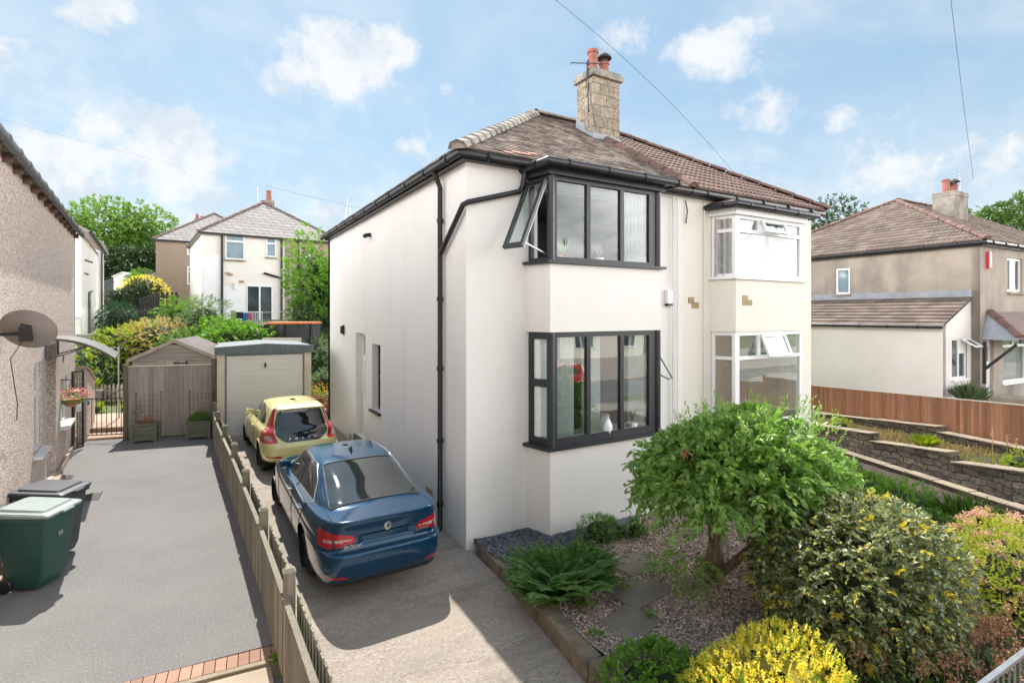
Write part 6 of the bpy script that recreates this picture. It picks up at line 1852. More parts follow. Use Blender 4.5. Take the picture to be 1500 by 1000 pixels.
class Car:
    def __init__(s, name, label, rings, wheels, wr, paint_, group, per=12, N=420):
        s.root = thing(name, label, 'car', (0, 0, 0), 0, group)
        G = s.G = car_surface(rings, per, N)
        T, N = G.shape[:2]
        s.V = G.reshape(-1, 3)
        i = np.arange(N)[None, :] + N * np.arange(T - 1)[:, None]
        i2 = np.roll(np.arange(N), -1)[None, :] + N * np.arange(T - 1)[:, None]
        F = np.stack([i, i2, i2 + N, i + N], -1).reshape(-1, 4)
        s.F = F
        s.C = s.V[F].mean(1)
        e1 = s.V[F[:, 2]] - s.V[F[:, 0]]; e2 = s.V[F[:, 3]] - s.V[F[:, 1]]
        nm = np.cross(e1, e2); nm /= np.linalg.norm(nm, axis=1)[:, None] + 1e-12
        s.Nm = nm
        s.free = np.ones(len(F), bool)
        s.wheels, s.wr, s.paint = wheels, wr, paint_
        for yw, zw in wheels:
            s.free &= ~((np.hypot(s.C[:, 1] - yw, s.C[:, 2] - zw) < wr * 1.13) & (np.abs(s.C[:, 0]) > .45) & (s.C[:, 2] < zw + wr * 1.2))

    def take(s, name, mask, m, parent=None, push=0.0):
        mask = mask & s.free
        s.free &= ~mask
        if not mask.any(): return None
        return s.emit(name, s.F[mask], m, parent or s.root, push)

    def emit(s, name, F, m, parent, push=0.0):
        used, inv = np.unique(F, return_inverse=True)
        o = np_mesh(name, s.V[used], inv.reshape(F.shape), m, parent, smooth=True)
        return o

    def body(s):
        o = s.emit('body', s.F[s.free], s.paint, s.root)
        # close the roof top
        me = o.data
        return o

    def on_side(s, y, z, sgn):
        """point of the skin at (y, z) on one side"""
        if not hasattr(s, '_sd'): s._sd = {}
        if sgn not in s._sd: s._sd[sgn] = s.V[(s.V[:, 0] * sgn > .2)]
        A = s._sd[sgn]; d = (A[:, 1] - y) ** 2 + (A[:, 2] - z) ** 2
        # prefer the outermost skin
        k = np.argsort(d)[:6]; w = 1 / (d[k] + 1e-6)
        return np.array([(A[k, 0] * w).sum() / w.sum() + sgn * .002, y, z])

    def on_rear(s, x, z):
        A = s.V[(s.V[:, 1] < 2.2)]
        d = (A[:, 0] - x) ** 2 + (A[:, 2] - z) ** 2
        k = np.argsort(d)[:6]; w = 1 / (d[k] + 1e-6)
        return np.array([x, (A[k, 1] * w).sum() / w.sum() - .003, z])

    def on_top(s, x, y):
        A = s.V[s.V[:, 2] > .6]
        d = (A[:, 0] - x) ** 2 + (A[:, 1] - y) ** 2
        k = np.argsort(d)[:6]; w = 1 / (d[k] + 1e-6)
        return np.array([x, y, (A[k, 2] * w).sum() / w.sum() + .003])

    def seam(s, name, pts, r, m, parent, closed=False):
        mb = MB()
        if closed: pts = list(pts) + [pts[0], pts[1]]
        mb.tube([Vector(p) for p in pts], r, 6); return mb.build(name, m, parent, smooth=True, sharp=80)

    def dense(s, poly, step=.05, closed=True):
        out = []
        P = list(poly) + ([poly[0]] if closed else [])
        for a, b_ in zip(P[:-1], P[1:]):
            n = max(1, int(math.hypot(b_[0] - a[0], b_[1] - a[1]) / step))
            out += [(a[0] + (b_[0] - a[0]) * k / n, a[1] + (b_[1] - a[1]) * k / n) for k in range(n)]
        if not closed: out.append(P[-1])
        return out

    def add_wheels(s, hw, tyre_w=.21, spokes=5):
        for yw, zw in s.wheels:
            for sg in (-1, 1):
                xo = sg * (hw - .03)
                mb = MB(); r = s.wr
                pr = [(r * .66, -tyre_w / 2), (r * .93, -tyre_w / 2), (r, -tyre_w / 2 + .03), (r, tyre_w / 2 - .03), (r * .93, tyre_w / 2), (r * .66, tyre_w / 2)]
                mb.lathe(pr, (xo - sg * tyre_w / 2, yw, zw), 36, 'x', cap=False)
                ty = mb.build('wheel', m_tyre, s.root, smooth=True, sharp=50)
                mb = MB(); mb.lathe([(.01, -.02), (r * .62, -.03), (r * .62, -.035)], (xo - sg * .06, yw, zw), 30, 'x', cap=False)
                mb.lathe([(r * .66, -.09), (r * .69, .0), (r * .66, .012), (r * .60, -.03)], (xo - (.0 if sg > 0 else .0), yw, zw), 36, 'x', cap=False)
                mb.build('brake', m_trim, ty)
                mb = MB()
                for k in range(spokes):
                    a = 2 * math.pi * k / spokes + .3
                    for da in (-.16, .16):
                        mb.bar((xo - sg * .02, yw + .05 * math.cos(a + da * 3), zw + .05 * math.sin(a + da * 3)), (xo - sg * .008, yw + r * .64 * math.cos(a + da), zw + r * .64 * math.sin(a + da)), .022, .035, (1, 0, 0))
                mb.lathe([(.055, -.02), (.05, .012), (.001, .016)], (xo - sg * .01, yw, zw), 16, 'x', cap=False)
                mb.lathe([(r * .60, -.02), (r * .69, .004), (r * .66, .014), (r * .60, .0)], (xo - sg * .006, yw, zw), 36, 'x', cap=False)
                mb.build('rim', m_rim, ty, smooth=True, sharp=40)
        # dark arches and floor
        mb = MB()
        for yw, zw in s.wheels:
            for sg in (-1, 1):
                n = 16
                R_ = s.wr * 1.15
                for k in range(n):
                    a0, a1 = math.pi * (k / n * 1.3 - .15), math.pi * ((k + 1) / n * 1.3 - .15)
                    mb.face([(sg * (hw - .02), yw + R_ * math.cos(a0), zw + R_ * math.sin(a0)), (sg * (hw - .02), yw + R_ * math.cos(a1), zw + R_ * math.sin(a1)), (sg * .4, yw + R_ * math.cos(a1), zw + R_ * math.sin(a1)), (sg * .4, yw + R_ * math.cos(a0), zw + R_ * math.sin(a0))])
                mb.face([(sg * .4, yw - R_, zw - .1), (sg * .4, yw + R_, zw - .1), (sg * .4, yw + R_, zw + R_), (sg * .4, yw - R_, zw + R_)])
        y0, y1 = min(w[0] for w in s.wheels), max(w[0] for w in s.wheels)
        mb.box(-.4, y0 - .55, .2, .4, y1 + .5, .34)
        mb.build('underbody', m_trim, s.root)


# ---- blue saloon (liftback with a long sloping rear window)
L = 4.86
rb = [
    (.30, .24, .20, 4.72, .74, 9, 5, .0),
    (.27, .21, .10, 4.80, .84, 9, 5, .0),
    (.31, .25, .075, 4.84, .885, 9, 5, .0),
    (.42, .36, .02, 4.86, .912, 8.5, 5, .0),
    (.56, .50, -.015, 4.86, .925, 8, 5, .0),
    (.66, .60, -.012, 4.84, .93, 8, 5, .0),
    (.69, .63, .010, 4.82, .93, 8, 4.8, .0),
    (.715, .66, .072, 4.80, .928, 8, 4.6, .0),
    (.84, .70, .080, 4.74, .925, 7.5, 4.4, .0),
    (.95, .74, .062, 4.64, .918, 7, 4.2, .0),
    (1.03, .80, .035, 4.45, .900, 6.5, 4, .0),
    (1.072, .86, .032, 4.22, .882, 6.5, 4, .004),
    (1.086, .88, .046, 4.12, .868, 6.5, 4, .006),
    (1.09, .905, .10, 4.00, .85, 6.5, 4.2, .012),
    (1.10, .94, .28, 3.78, .82, 6.5, 4.6, .02),
    (1.115, .965, .42, 3.60, .79, 6.5, 5, .02),
    (1.155, 1.01, .54, 3.46, .768, 6.5, 5.5, .015),
    (1.24, 1.13, .86, 3.20, .725, 5, 5, .01),
    (1.33, 1.25, 1.16, 2.98, .685, 5, 5, .01),
    (1.405, 1.35, 1.44, 2.78, .640, 5, 5, .01),
    (1.445, 1.42, 1.66, 2.60, .585, 5, 5, .012),
    (1.462, 1.455, 1.86, 2.46, .48, 4, 4, .01),
    (1.468, 1.466, 2.00, 2.34, .30, 3, 3, .004),
    (1.470, 1.470, 2.12, 2.20, .05, 2.5, 2.5, .0)]
car = Car('parked_car', 'blue saloon car parked nearest beside the white house', rb, [(1.19, .335), (4.02, .335)], .335, m_blue, 'cars on the shared drive', per=10, N=460)
# scoop for the plate in the tailgate and a crease along the flanks
_v = car.V
_m = (_v[:, 1] < .3)
_f = np.clip((.40 - np.abs(_v[:, 0])) / .05, 0, 1) * np.clip((_v[:, 2] - .745) / .015, 0, 1) * np.clip((.875 - _v[:, 2]) / .02, 0, 1)
_v[_m, 1] += (.026 * _f)[_m]
_s = (np.abs(_v[:, 0]) > .84) & (_v[:, 1] > .5) & (_v[:, 1] < 4.5)
_v[_s, 0] -= np.sign(_v[_s, 0]) * .007 * np.clip(1 - np.abs(_v[_s, 2] - .80) / .05, 0, 1)
car.C = car.V[car.F].mean(1)
ax_ = np.abs(car.C[:, 0]); cy, cz, cx = car.C[:, 1], car.C[:, 2], car.C[:, 0]
rear_facing = (car.Nm[:, 1] * np.sign(car.Nm[:, 1] * 0 + 1))
rw = rounded([(-.69, .50), (.69, .50), (.555, 1.50), (-.555, 1.50)], .07)
gl_rear = poly_in(cx, cy, rw) & (cz > 1.06) & (cy < 1.72)
rwin = car.take('rear_window', gl_rear, m_carglass)
ws = rounded([(-.62, 2.74), (.62, 2.74), (.73, 3.48), (-.73, 3.48)], .07)
car.take('windscreen', poly_in(cx, cy, ws) & (cz > 1.0), m_carglass)
# side windows: front door, rear door, quarter light
sw = [rounded([(2.10, 1.00), (3.42, .975), (3.10, 1.17), (2.72, 1.355), (2.12, 1.385)], .05), rounded([(1.10, 1.06), (1.26, 1.015), (2.04, 1.002), (2.06, 1.388), (1.66, 1.375), (1.30, 1.24)], .06)]
for sg in (-1, 1):
    for w_ in sw:
        wn = car.take('side_window', poly_in(cy, cz, w_) & (cx * sg > .5), m_carglass)
        if w_ is sw[0]: first = wn
outline = rounded([(1.02, 1.05), (1.24, .995), (3.50, .955), (3.14, 1.185), (2.74, 1.38), (2.06, 1.412), (1.62, 1.40), (1.26, 1.255)], .06)
for sg in (-1, 1):
    pts = [car.on_side(y, z, sg) for y, z in car.dense(outline, .06)]
    car.seam('window_trim', pts, .011, m_chrome, car.root, True)
# tail lamps: red C with a pale bar, running on to the flanks
tl = rounded([(.42, .80), (.86, .735), (.95, .74), (.95, .955), (.86, .955), (.70, .93), (.48, .885)], .03)
pale = rounded([(.47, .835), (.78, .805), (.84, .815), (.83, .85), (.74, .845), (.58, .85)], .015)
for sg in (-1, 1):
    reg = poly_in(cx * sg, cz, tl) & (cy < .42)
    inner = poly_in(cx * sg, cz, pale) & (cy < .42)
    t_ = car.take('tail_lamp', reg & ~inner, m_lens)
    car.take('clear_lens', inner, m_clear, t_)
    car.take('reflector', poly_in(cx * sg, cz, rounded([(.56, .375), (.84, .39), (.84, .43), (.58, .41)], .015)) & (cy < .4), m_lens)
car.take('bumper_trim', (cz < .335) & (cy < 1.0), m_trim)
car.take('sill', (cz < .27), m_trim)
body = car.body()
car.add_wheels(.865)
# shut lines
for sg in (-1, 1):
    for line in ([(2.08, .30), (2.06, .7), (2.06, 1.40)], [(3.30, .34), (3.36, .6), (3.42, .96)], [(1.52, .52), (1.40, .72), (1.14, 1.0)]):
        car.seam('door_gap', [car.on_side(y, z, sg) for y, z in car.dense(line, .05, False)], .0045, m_trim, body)
    for y in (2.24, 1.36):
        p = car.on_side(y + .0, .865, sg); mb = MB(); mb.bar((p[0] + sg * .012, y - .0, .868), (p[0] + sg * .016, y + .22, .862), .03, .035); mb.build('door_handle', m_chrome, car.root, bevel=.008)
    mb = MB(); p = car.on_side(3.22, .98, sg)
    mb.hull([(p[0], 3.16, .95), (p[0] + sg * .22, 3.12, .97), (p[0] + sg * .22, 3.26, .97), (p[0], 3.34, .95)][::sg], [(p[0], 3.16, 1.06), (p[0] + sg * .20, 3.13, 1.09), (p[0] + sg * .20, 3.24, 1.08), (p[0], 3.30, 1.02)][::sg]); mb.build('wing_mirror', m_blue, car.root, bevel=.03)
gate = [(-.70, .745), (-.74, .80), (-.73, 1.05)]
car.seam('boot_gap', [car.on_rear(x, z) for x, z in car.dense([(-.735, 1.04), (-.74, .86), (-.68, .70), (.68, .70), (.74, .86), (.735, 1.04)], .05, False)], .006, m_trim, body)
car.seam('boot_gap', [car.on_top(x, y) for x, y in car.dense([(-.735, .06), (-.74, .4), (-.72, .56)], .05, False)], .004, m_trim, body)
car.seam('boot_gap', [car.on_top(x, y) for x, y in car.dense([(.735, .06), (.74, .4), (.72, .56)], .05, False)], .004, m_trim, body)
car.seam('window_surround', [car.on_top(x, y) for x, y in car.dense(rw, .05)], .010, m_trim, rwin, True)
car.seam('bumper_crease', [car.on_rear(x, .30 + .012) for x in np.linspace(-.8, .8, 24)], .010, m_chrome if False else m_trim, body)
# plate recess crease, badge, lettering
p = car.on_rear(0, .94)
mb = MB(); mb.lathe([(.001, -.014), (.048, -.012), (.056, .0), (.056, .01)], (0, p[1] - .004, .935), 28, 'y', cap=False); em = mb.build('emblem', m_emblem, car.root, smooth=True, sharp=40)
mb = MB()
mb.tube([(-.018, p[1] - .022, .915), (-.01, p[1] - .022, .945), (.012, p[1] - .022, .957)], .005, 5); mb.tube([(-.012, p[1] - .022, .925), (.018, p[1] - .022, .935)], .005, 5); mb.tube([(-.01, p[1] - .022, .938), (.02, p[1] - .022, .948)], .004, 5)
mb.lathe([(.034, -.017), (.037, -.013)], (0, p[1] - .004, .935), 24, 'y', cap=False)
mb.build('emblem_relief', m_trim, em)


def lettering(txt, size, loc, m, parent, spacing=1.0, rot=(90, 0, 0), ext=.003):
    cu = bpy.data.curves.new('lettering', 'FONT'); cu.body = txt; cu.size = size; cu.align_x = 'CENTER'; cu.extrude = ext; cu.space_character = spacing
    tmp = bpy.data.objects.new('lettering', cu); COL.objects.link(tmp)
    dg = bpy.context.evaluated_depsgraph_get(); dg.update()
    me = bpy.data.meshes.new_from_object(tmp.evaluated_get(dg)); bpy.data.objects.remove(tmp); me.materials.clear()
    o = link_mesh('lettering', me, m, parent)
    o.location = loc; o.rotation_euler = tuple(R(a) for a in rot); return o


p = car.on_rear(-.52, .76); lettering('SKODA', .062, (-.50, min(p[1], car.on_rear(-.42, .76)[1]) - .006, .735), m_emblem, car.root, 1.05, (90, 0, -4))
p = car.on_rear(.52, .76); lettering('SUPERB', .058, (.52, min(p[1], car.on_rear(.42, .76)[1]) - .006, .775), m_emblem, car.root, 1.05, (90, 0, 4))
mb = MB(); q = car.on_top(0, 1.92); mb.hull([(-.022, 1.80, q[2] - .01), (.022, 1.80, q[2] - .01), (.022, 1.96, q[2] - .01), (-.022, 1.96, q[2] - .01)], [(-.006, 1.80, q[2] + .065), (.006, 1.80, q[2] + .065), (.008, 1.90, q[2] + .03), (-.008, 1.90, q[2] + .03)]); mb.build('antenna', m_trim, car.root, bevel=.004)
car.root.location = (2.06, 6.60, -.13); car.root.rotation_euler = (R(1.4), 0, R(1.2)); car.root.scale = (.90, 1.0, 1.0)

# ---- yellow three-door hatchback
rc = [
    (.33, .24, .24, 4.10, .70, 8, 5, .0),
    (.30, .21, .14, 4.17, .80, 8, 5, .0),
    (.36, .27, .06, 4.22, .85, 8, 5, .0),
    (.48, .40, .01, 4.25, .878, 7.5, 5, .0),
    (.60, .52, .00, 4.25, .888, 7, 5, .0),
    (.70, .60, .03, 4.23, .890, 7, 5, .0),
    (.76, .66, .09, 4.20, .888, 6.8, 4.6, .0),
    (.84, .70, .14, 4.12, .880, 6.5, 4.4, .0),
    (.91, .76, .18, 3.98, .865, 6.2, 4.2, .0),
    (.955, .83, .22, 3.75, .835, 6, 4.2, .005),
    (.985, .90, .26, 3.40, .790, 6, 4.6, .01),
    (1.02, .95, .29, 3.14, .757, 6, 5, .01),
    (1.10, 1.05, .34, 2.92, .728, 6, 5.5, .01),
    (1.20, 1.17, .40, 2.66, .694, 6, 6, .01),
    (1.30, 1.29, .45, 2.40, .655, 6, 6, .01),
    (1.375, 1.375, .46, 2.18, .61, 6, 6, .012),
    (1.415, 1.42, .48, 2.00, .55, 4.6, 4.6, .015),
    (1.432, 1.44, .62, 1.84, .46, 4, 4, .012),
    (1.442, 1.447, .86, 1.66, .32, 3.4, 3.4, .006),
    (1.447, 1.449, 1.15, 1.38, .06, 2.5, 2.5, .0)]
c30 = Car('parked_car', 'pale yellow three-door hatchback in front of the garage', rc, [(.82, .325), (3.46, .325)], .325, m_yellow, 'cars on the shared drive', per=11, N=420)
cx, cy, cz = c30.C[:, 0], c30.C[:, 1], c30.C[:, 2]
hatch = rounded([(-.40, .715), (.40, .715), (.60, .86), (.585, 1.08), (.50, 1.335), (-.50, 1.335), (-.585, 1.08), (-.60, .86)], .08)
hw_ = c30.take('rear_window', poly_in(cx, cz, hatch) & (cy < .62), m_carglass)
for sg in (-1, 1):
    lamp_ = rounded([(.56, .72), (.88, .70), (.93, .80), (.91, .93), (.80, .985), (.745, 1.05), (.695, 1.22), (.66, 1.385), (.53, 1.385), (.59, 1.12), (.61, .90)], .03)
    cl = rounded([(.66, .755), (.81, .755), (.82, .83), (.76, .87), (.69, .84)], .03)
    ok = (cy < .62)
    t_ = c30.take('tail_lamp', poly_in(cx * sg, cz, lamp_) & ok & ~poly_in(cx * sg, cz, cl), m_lens)
    c30.take('clear_lens', poly_in(cx * sg, cz, cl) & ok, m_clear, t_)
    c30.take('reflector', poly_in(cx * sg, cz, rounded([(.48, .40), (.80, .41), (.80, .445), (.5, .44)], .015)) & (cy < .4), m_lens)
    w0 = rounded([(1.74, .97), (2.98, .93), (2.62, 1.17), (2.28, 1.345), (1.78, 1.365)], .05)
    w1 = rounded([(.78, 1.06), (.95, 1.0), (1.66, .972), (1.70, 1.365), (1.32, 1.345), (.92, 1.20)], .07)
    for w_ in (w0, w1): c30.take('side_window', poly_in(cy, cz, w_) & (cx * sg > .45), m_carglass)
c30.take('windscreen', poly_in(cx, cy, rounded([(-.56, 2.12), (.56, 2.12), (.70, 2.95), (-.70, 2.95)], .07)) & (cz > .98), m_carglass)
c30.take('sill', (cz < .30), m_trim)
bd2 = c30.body()
c30.add_wheels(.835, spokes=5)
for sg in (-1, 1):
    c30.seam('door_gap', [c30.on_side(y, z, sg) for y, z in c30.dense([(1.56, .34), (1.56, .7), (1.68, .97)], .05, False)], .004, m_trim, bd2)
    c30.seam('door_gap', [c30.on_side(y, z, sg) for y, z in c30.dense([(2.86, .34), (2.92, .6), (2.98, .92)], .05, False)], .004, m_trim, bd2)
    p = c30.on_side(1.75, .84, sg); mb = MB(); mb.bar((p[0] + sg * .012, 1.70, .845), (p[0] + sg * .015, 1.92, .84), .03, .032); mb.build('door_handle', m_yellow, c30.root, bevel=.008)
    p = c30.on_side(2.78, .96, sg); mb = MB()
    mb.hull([(p[0], 2.72, .93), (p[0] + sg * .23, 2.68, .95), (p[0] + sg * .23, 2.82, .95), (p[0], 2.90, .93)][::sg], [(p[0], 2.72, 1.05), (p[0] + sg * .21, 2.69, 1.09), (p[0] + sg * .21, 2.80, 1.08), (p[0], 2.86, 1.0)][::sg]); mb.build('wing_mirror', m_yellow, c30.root, bevel=.03)
    # black arch lips
    for yw, zw in c30.wheels:
        c30.seam('arch_lip', [c30.on_side(yw + .375 * math.cos(a), zw + .375 * math.sin(a), sg) for a in np.linspace(-.1, math.pi + .1, 22)], .016, m_trim if False else m_yellow, bd2)
# roof spoiler over the glass, wiper, letters
mb = MB()
mb.hull([(-.54, .33, 1.375), (.54, .33, 1.375), (.52, .75, 1.425), (-.52, .75, 1.425)], [(-.53, .34, 1.395), (.53, .34, 1.395), (.48, .75, 1.442), (-.48, .75, 1.442)]); mb.build('roof_spoiler', m_yellow, c30.root, bevel=.012)
mb = MB(); a = c30.on_rear(-.12, .835); b_ = c30.on_rear(.34, .865); mb.tube([a - np.array([0, .02, 0]), b_ - np.array([0, .025, 0])], .010, 6); mb.lathe([(.03, -.03), (.025, 0)], (a[0], a[1], a[2]), 10, 'y'); mb.build('rear_wiper', m_trim, c30.root)
for k, ch_ in enumerate('VOLVO'):
    x = (k - 2) * .145; p = c30.on_rear(x, .775); lettering(ch_, .062, (x, p[1] - .008, .755), m_emblem, c30.root, 1, (75, 0, 0))
mb = MB(); q = c30.on_top(0, .95); mb.hull([(-.02, .88, q[2] - .01), (.02, .88, q[2] - .01), (.02, 1.02, q[2] - .01), (-.02, 1.02, q[2] - .01)], [(-.006, .88, q[2] + .045), (.006, .88, q[2] + .045), (.006, .95, q[2] + .03), (-.006, .95, q[2] + .03)]); mb.build('antenna', m_yellow, c30.root)
c30.root.location = (1.93, 12.2, .03); c30.root.rotation_euler = (R(.4), 0, R(2.2)); c30.root.scale = (.91, 1.0, 1.0)


def car_copy(src, paint_from, paint_to, loc, rot, label, group):
    t = copy_tree(src)
    t.location = loc; t.rotation_euler = rot
    tag(t, label, 'car', group)
    for ch in [x for x in S.objects if x.parent == t]:
        for sl_ in ch.material_slots:
            if sl_.material == paint_from:
                sl_.link = 'OBJECT'; sl_.material = paint_to
    return t


q = at(153, 470, 35)
car_copy(c30.root, m_yellow, m_whitec, (q.x + .4, q.y + 3.4, float(q.z) - .35), (0, 0, R(182)), 'white car parked up the hill drive behind the dark conifers', 'cars further off')

# ================================================================== foliage
def unit(a):
    return a / (np.linalg.norm(a, axis=-1, keepdims=True) + 1e-9)


def leaves(name, P, D, L_, W_, m, parent=None, fold=.25, curl=.15, up=None, wide=.45):
    P = np.asarray(P, float); D = unit(np.asarray(D, float)); n = len(P)
    L_ = np.broadcast_to(L_, (n,)); W_ = np.broadcast_to(W_, (n,))
    h = rng.normal(0, .55, (n, 3)); h[:, 2] += 1.0 if up is None else up
    S_ = unit(np.cross(D, h)); Nn = np.cross(S_, D)
    l = L_[:, None]; w = W_[:, None]
    base = P
    left = P + D * l * wide + S_ * w * .5 + Nn * w * fold
    right = P + D * l * wide - S_ * w * .5 + Nn * w * fold
    tip = P + D * l - Nn * l * curl
    V = np.stack([base, left, tip, right], 1).reshape(-1, 3)
    i = 4 * np.arange(n)[:, None]
    F = np.concatenate([i + np.array([[0, 1, 2]]), i + np.array([[0, 2, 3]])], 1).reshape(-1, 3)
    return np_mesh(name, V, F, m, parent)


def lumpy(u, seed, k=14, amp=.28, sharp=5.0):
    r_ = np.random.default_rng(seed)
    c = unit(r_.normal(size=(k, 3))); a = r_.uniform(-.5, 1.0, k) * amp
    d = u @ c.T
    return 1 + (np.exp(sharp * (d - 1)) * a).sum(1)


def crown(n, c, r, seed, shell=.45, amp=.28, zmin=-.75, k=14):
    u = unit(rng.normal(size=(int(n * 1.9), 3)))
    u = u[u[:, 2] > zmin][:n]
    f = lumpy(u, seed, k, amp) * (1 - shell * rng.uniform(0, 1, len(u)) ** 1.6)
    P = np.asarray(c) + u * f[:, None] * np.asarray(r)
    O = unit(u / np.asarray(r))
    return P, O


def sprays(name, P, D, length, k, L_, W_, m, parent=None, droop=.5, spread=.8, fold=.2, curl=.15, twig=None, jitter=.35, up=None):
    """twigs from P along D bending down by droop, k leaves along each"""
    P = np.asarray(P, float); D = unit(np.asarray(D, float)); n = len(P)
    ln = np.asarray(length) if np.ndim(length) else rng.uniform(.6, 1.1, n) * length
    t = np.linspace(.12, 1, k)[None, :, None]
    l = ln[:, None, None]
    Q = P[:, None] + D[:, None] * l * t; Q[..., 2] -= (droop * l * t ** 2)[..., 0]
    T = D[:, None] * np.ones_like(t); T = T.copy(); T[..., 2] -= (2 * droop * t)[..., 0] * .8
    T = unit(T)
    side = unit(np.cross(T, rng.normal(0, .5, (n, 1, 3)) + np.array([0, 0, 1.])))
    sg = np.where(np.arange(k) % 2, 1, -1)[None, :, None]
    LD = T + side * sg * spread + rng.normal(0, jitter, T.shape)
    LD[..., 2] -= droop * .35
    sc = rng.uniform(.65, 1.15, (n, k)) * (1 - .25 * np.linspace(0, 1, k)[None])
    return leaves(name, Q.reshape(-1, 3), LD.reshape(-1, 3), (L_ * sc).ravel(), (W_ * sc).ravel(), m, parent, fold, curl, up)


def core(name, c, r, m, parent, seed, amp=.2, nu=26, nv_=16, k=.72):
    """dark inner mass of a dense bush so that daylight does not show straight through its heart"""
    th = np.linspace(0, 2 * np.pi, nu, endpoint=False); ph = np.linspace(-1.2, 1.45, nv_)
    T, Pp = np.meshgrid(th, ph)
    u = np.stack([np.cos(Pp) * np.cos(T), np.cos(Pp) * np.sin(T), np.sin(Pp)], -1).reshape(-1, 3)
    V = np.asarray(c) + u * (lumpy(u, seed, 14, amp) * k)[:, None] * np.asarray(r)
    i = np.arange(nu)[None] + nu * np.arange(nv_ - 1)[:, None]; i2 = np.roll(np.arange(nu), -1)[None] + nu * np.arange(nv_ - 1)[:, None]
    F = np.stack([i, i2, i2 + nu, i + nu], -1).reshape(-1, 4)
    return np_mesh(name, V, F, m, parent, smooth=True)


G_ = leaf_mat
lm_tree = G_('willowy_leaf', [(.12, .24, .045), (.20, .35, .07), (.27, .43, .10), (.17, .30, .06), (.40, .52, .18)], .36, .40, .5)
lm_vari = G_('variegated_leaf', [(.09, .13, .05), (.14, .18, .075), (.19, .23, .105), (.28, .31, .16), (.42, .42, .25), (.64, .55, .08)], .40, .25, .5, pos=[0, .25, .5, .72, .86, .94])
lm_vy = G_('yellow_leaf', [(.50, .40, .03), (.58, .46, .06), (.40, .36, .05)], .45, .3)
lm_gold = G_('golden_leaf', [(.72, .58, .04), (.84, .70, .07), (.88, .77, .16), (.58, .55, .08), (.26, .40, .05)], .45, .4, pos=[0, .25, .6, .88, .96])
lm_green = G_('mid_green_leaf', [(.07, .16, .025), (.11, .22, .036), (.16, .28, .055)], .45, .3)
lm_bright = G_('bright_green_leaf', [(.09, .22, .02), (.14, .29, .03), (.20, .34, .05)], .45, .4)
lm_lime = G_('lime_leaf', [(.20, .30, .02), (.30, .38, .03), (.38, .42, .06), (.14, .24, .02)], .45, .4)
lm_dark = G_('dark_green_leaf', [(.014, .035, .012), (.022, .05, .016), (.035, .07, .02)], .4, .15)
lm_fern = G_('fern_frond', [(.075, .17, .035), (.12, .24, .05), (.18, .31, .08)], .5, .4)
lm_conif = G_('conifer_spray', [(.03, .09, .04), (.045, .12, .05), (.065, .16, .065)], .55, .15)
lm_hill = G_('hill_tree_leaf', [(.10, .20, .03), (.15, .27, .04), (.21, .34, .06), (.075, .15, .025)], .5, .35)
lm_hilld = G_('dark_hill_leaf', [(.022, .05, .014), (.035, .07, .02), (.05, .09, .024)], .5, .25)
lm_hillr = G_('right_tree_leaf', [(.05, .10, .02), (.075, .14, .028), (.11, .18, .035)], .5, .3)
lm_spir = G_('spirea_leaf', [(.34, .40, .05), (.46, .48, .07), (.24, .34, .05)], .5, .4)
lm_pink = G_('dusty_pink_flower', [(.62, .34, .27), (.70, .43, .34), (.55, .28, .20)], .8, .3)
lm_brown = G_('brown_seed_head', [(.42, .21, .12), (.50, .28, .17), (.33, .15, .085)], .85, .2)
lm_berg = G_('bergenia_leaf', [(.05, .12, .028), (.075, .16, .036), (.11, .21, .05)], .28, .2, .6)
lm_grass = G_('grass_blade', [(.07, .17, .02), (.11, .22, .03), (.15, .26, .05)], .5, .35)
lm_dry = G_('dry_grass', [(.42, .30, .12), (.34, .25, .10), (.48, .38, .18), (.20, .24, .05)], .8, .3)
lm_acer = G_('golden_pink_leaf', [(.50, .42, .16), (.55, .38, .18), (.36, .36, .08), (.45, .33, .17)], .5, .35)
lm_hyd = G_('white_edge_leaf', [(.10, .19, .04), (.16, .26, .06), (.38, .42, .26), (.07, .14, .03)], .45, .3)
lm_orange = G_('orange_petal', [(.80, .25, .01), (.85, .45, .01), (.75, .14, .02)], .6, .3)
lm_pinkf = G_('pink_petal', [(.75, .10, .22), (.80, .22, .36), (.85, .75, .72), (.8, .3, .08)], .6, .3)
lm_white = G_('cream_flower', [(.70, .66, .40), (.62, .60, .22), (.75, .72, .55)], .7, .3)
lm_sage = G_('sage_leaf', [(.12, .19, .08), (.18, .26, .11), (.09, .15, .06)], .6, .3)


def limb_tree(parent, name, paths, m=m_bark):
    mb = MB()
    for pts, r0, r1 in paths:
        n = len(pts); mb.tube(pts, [r0 + (r1 - r0) * k / (n - 1) for k in range(n)], 10)
    return mb.build(name, m, parent, smooth=True, sharp=60)


def curve_pts(a, b_, bend, n=7):
    a, b_, bend = Vector(a), Vector(b_), Vector(bend)
    return [a.lerp(b_, t) + bend * (4 * t * (1 - t)) + Vector((random.uniform(-.012, .012), random.uniform(-.012, .012), 0)) for t in [k / (n - 1) for k in range(n)]]


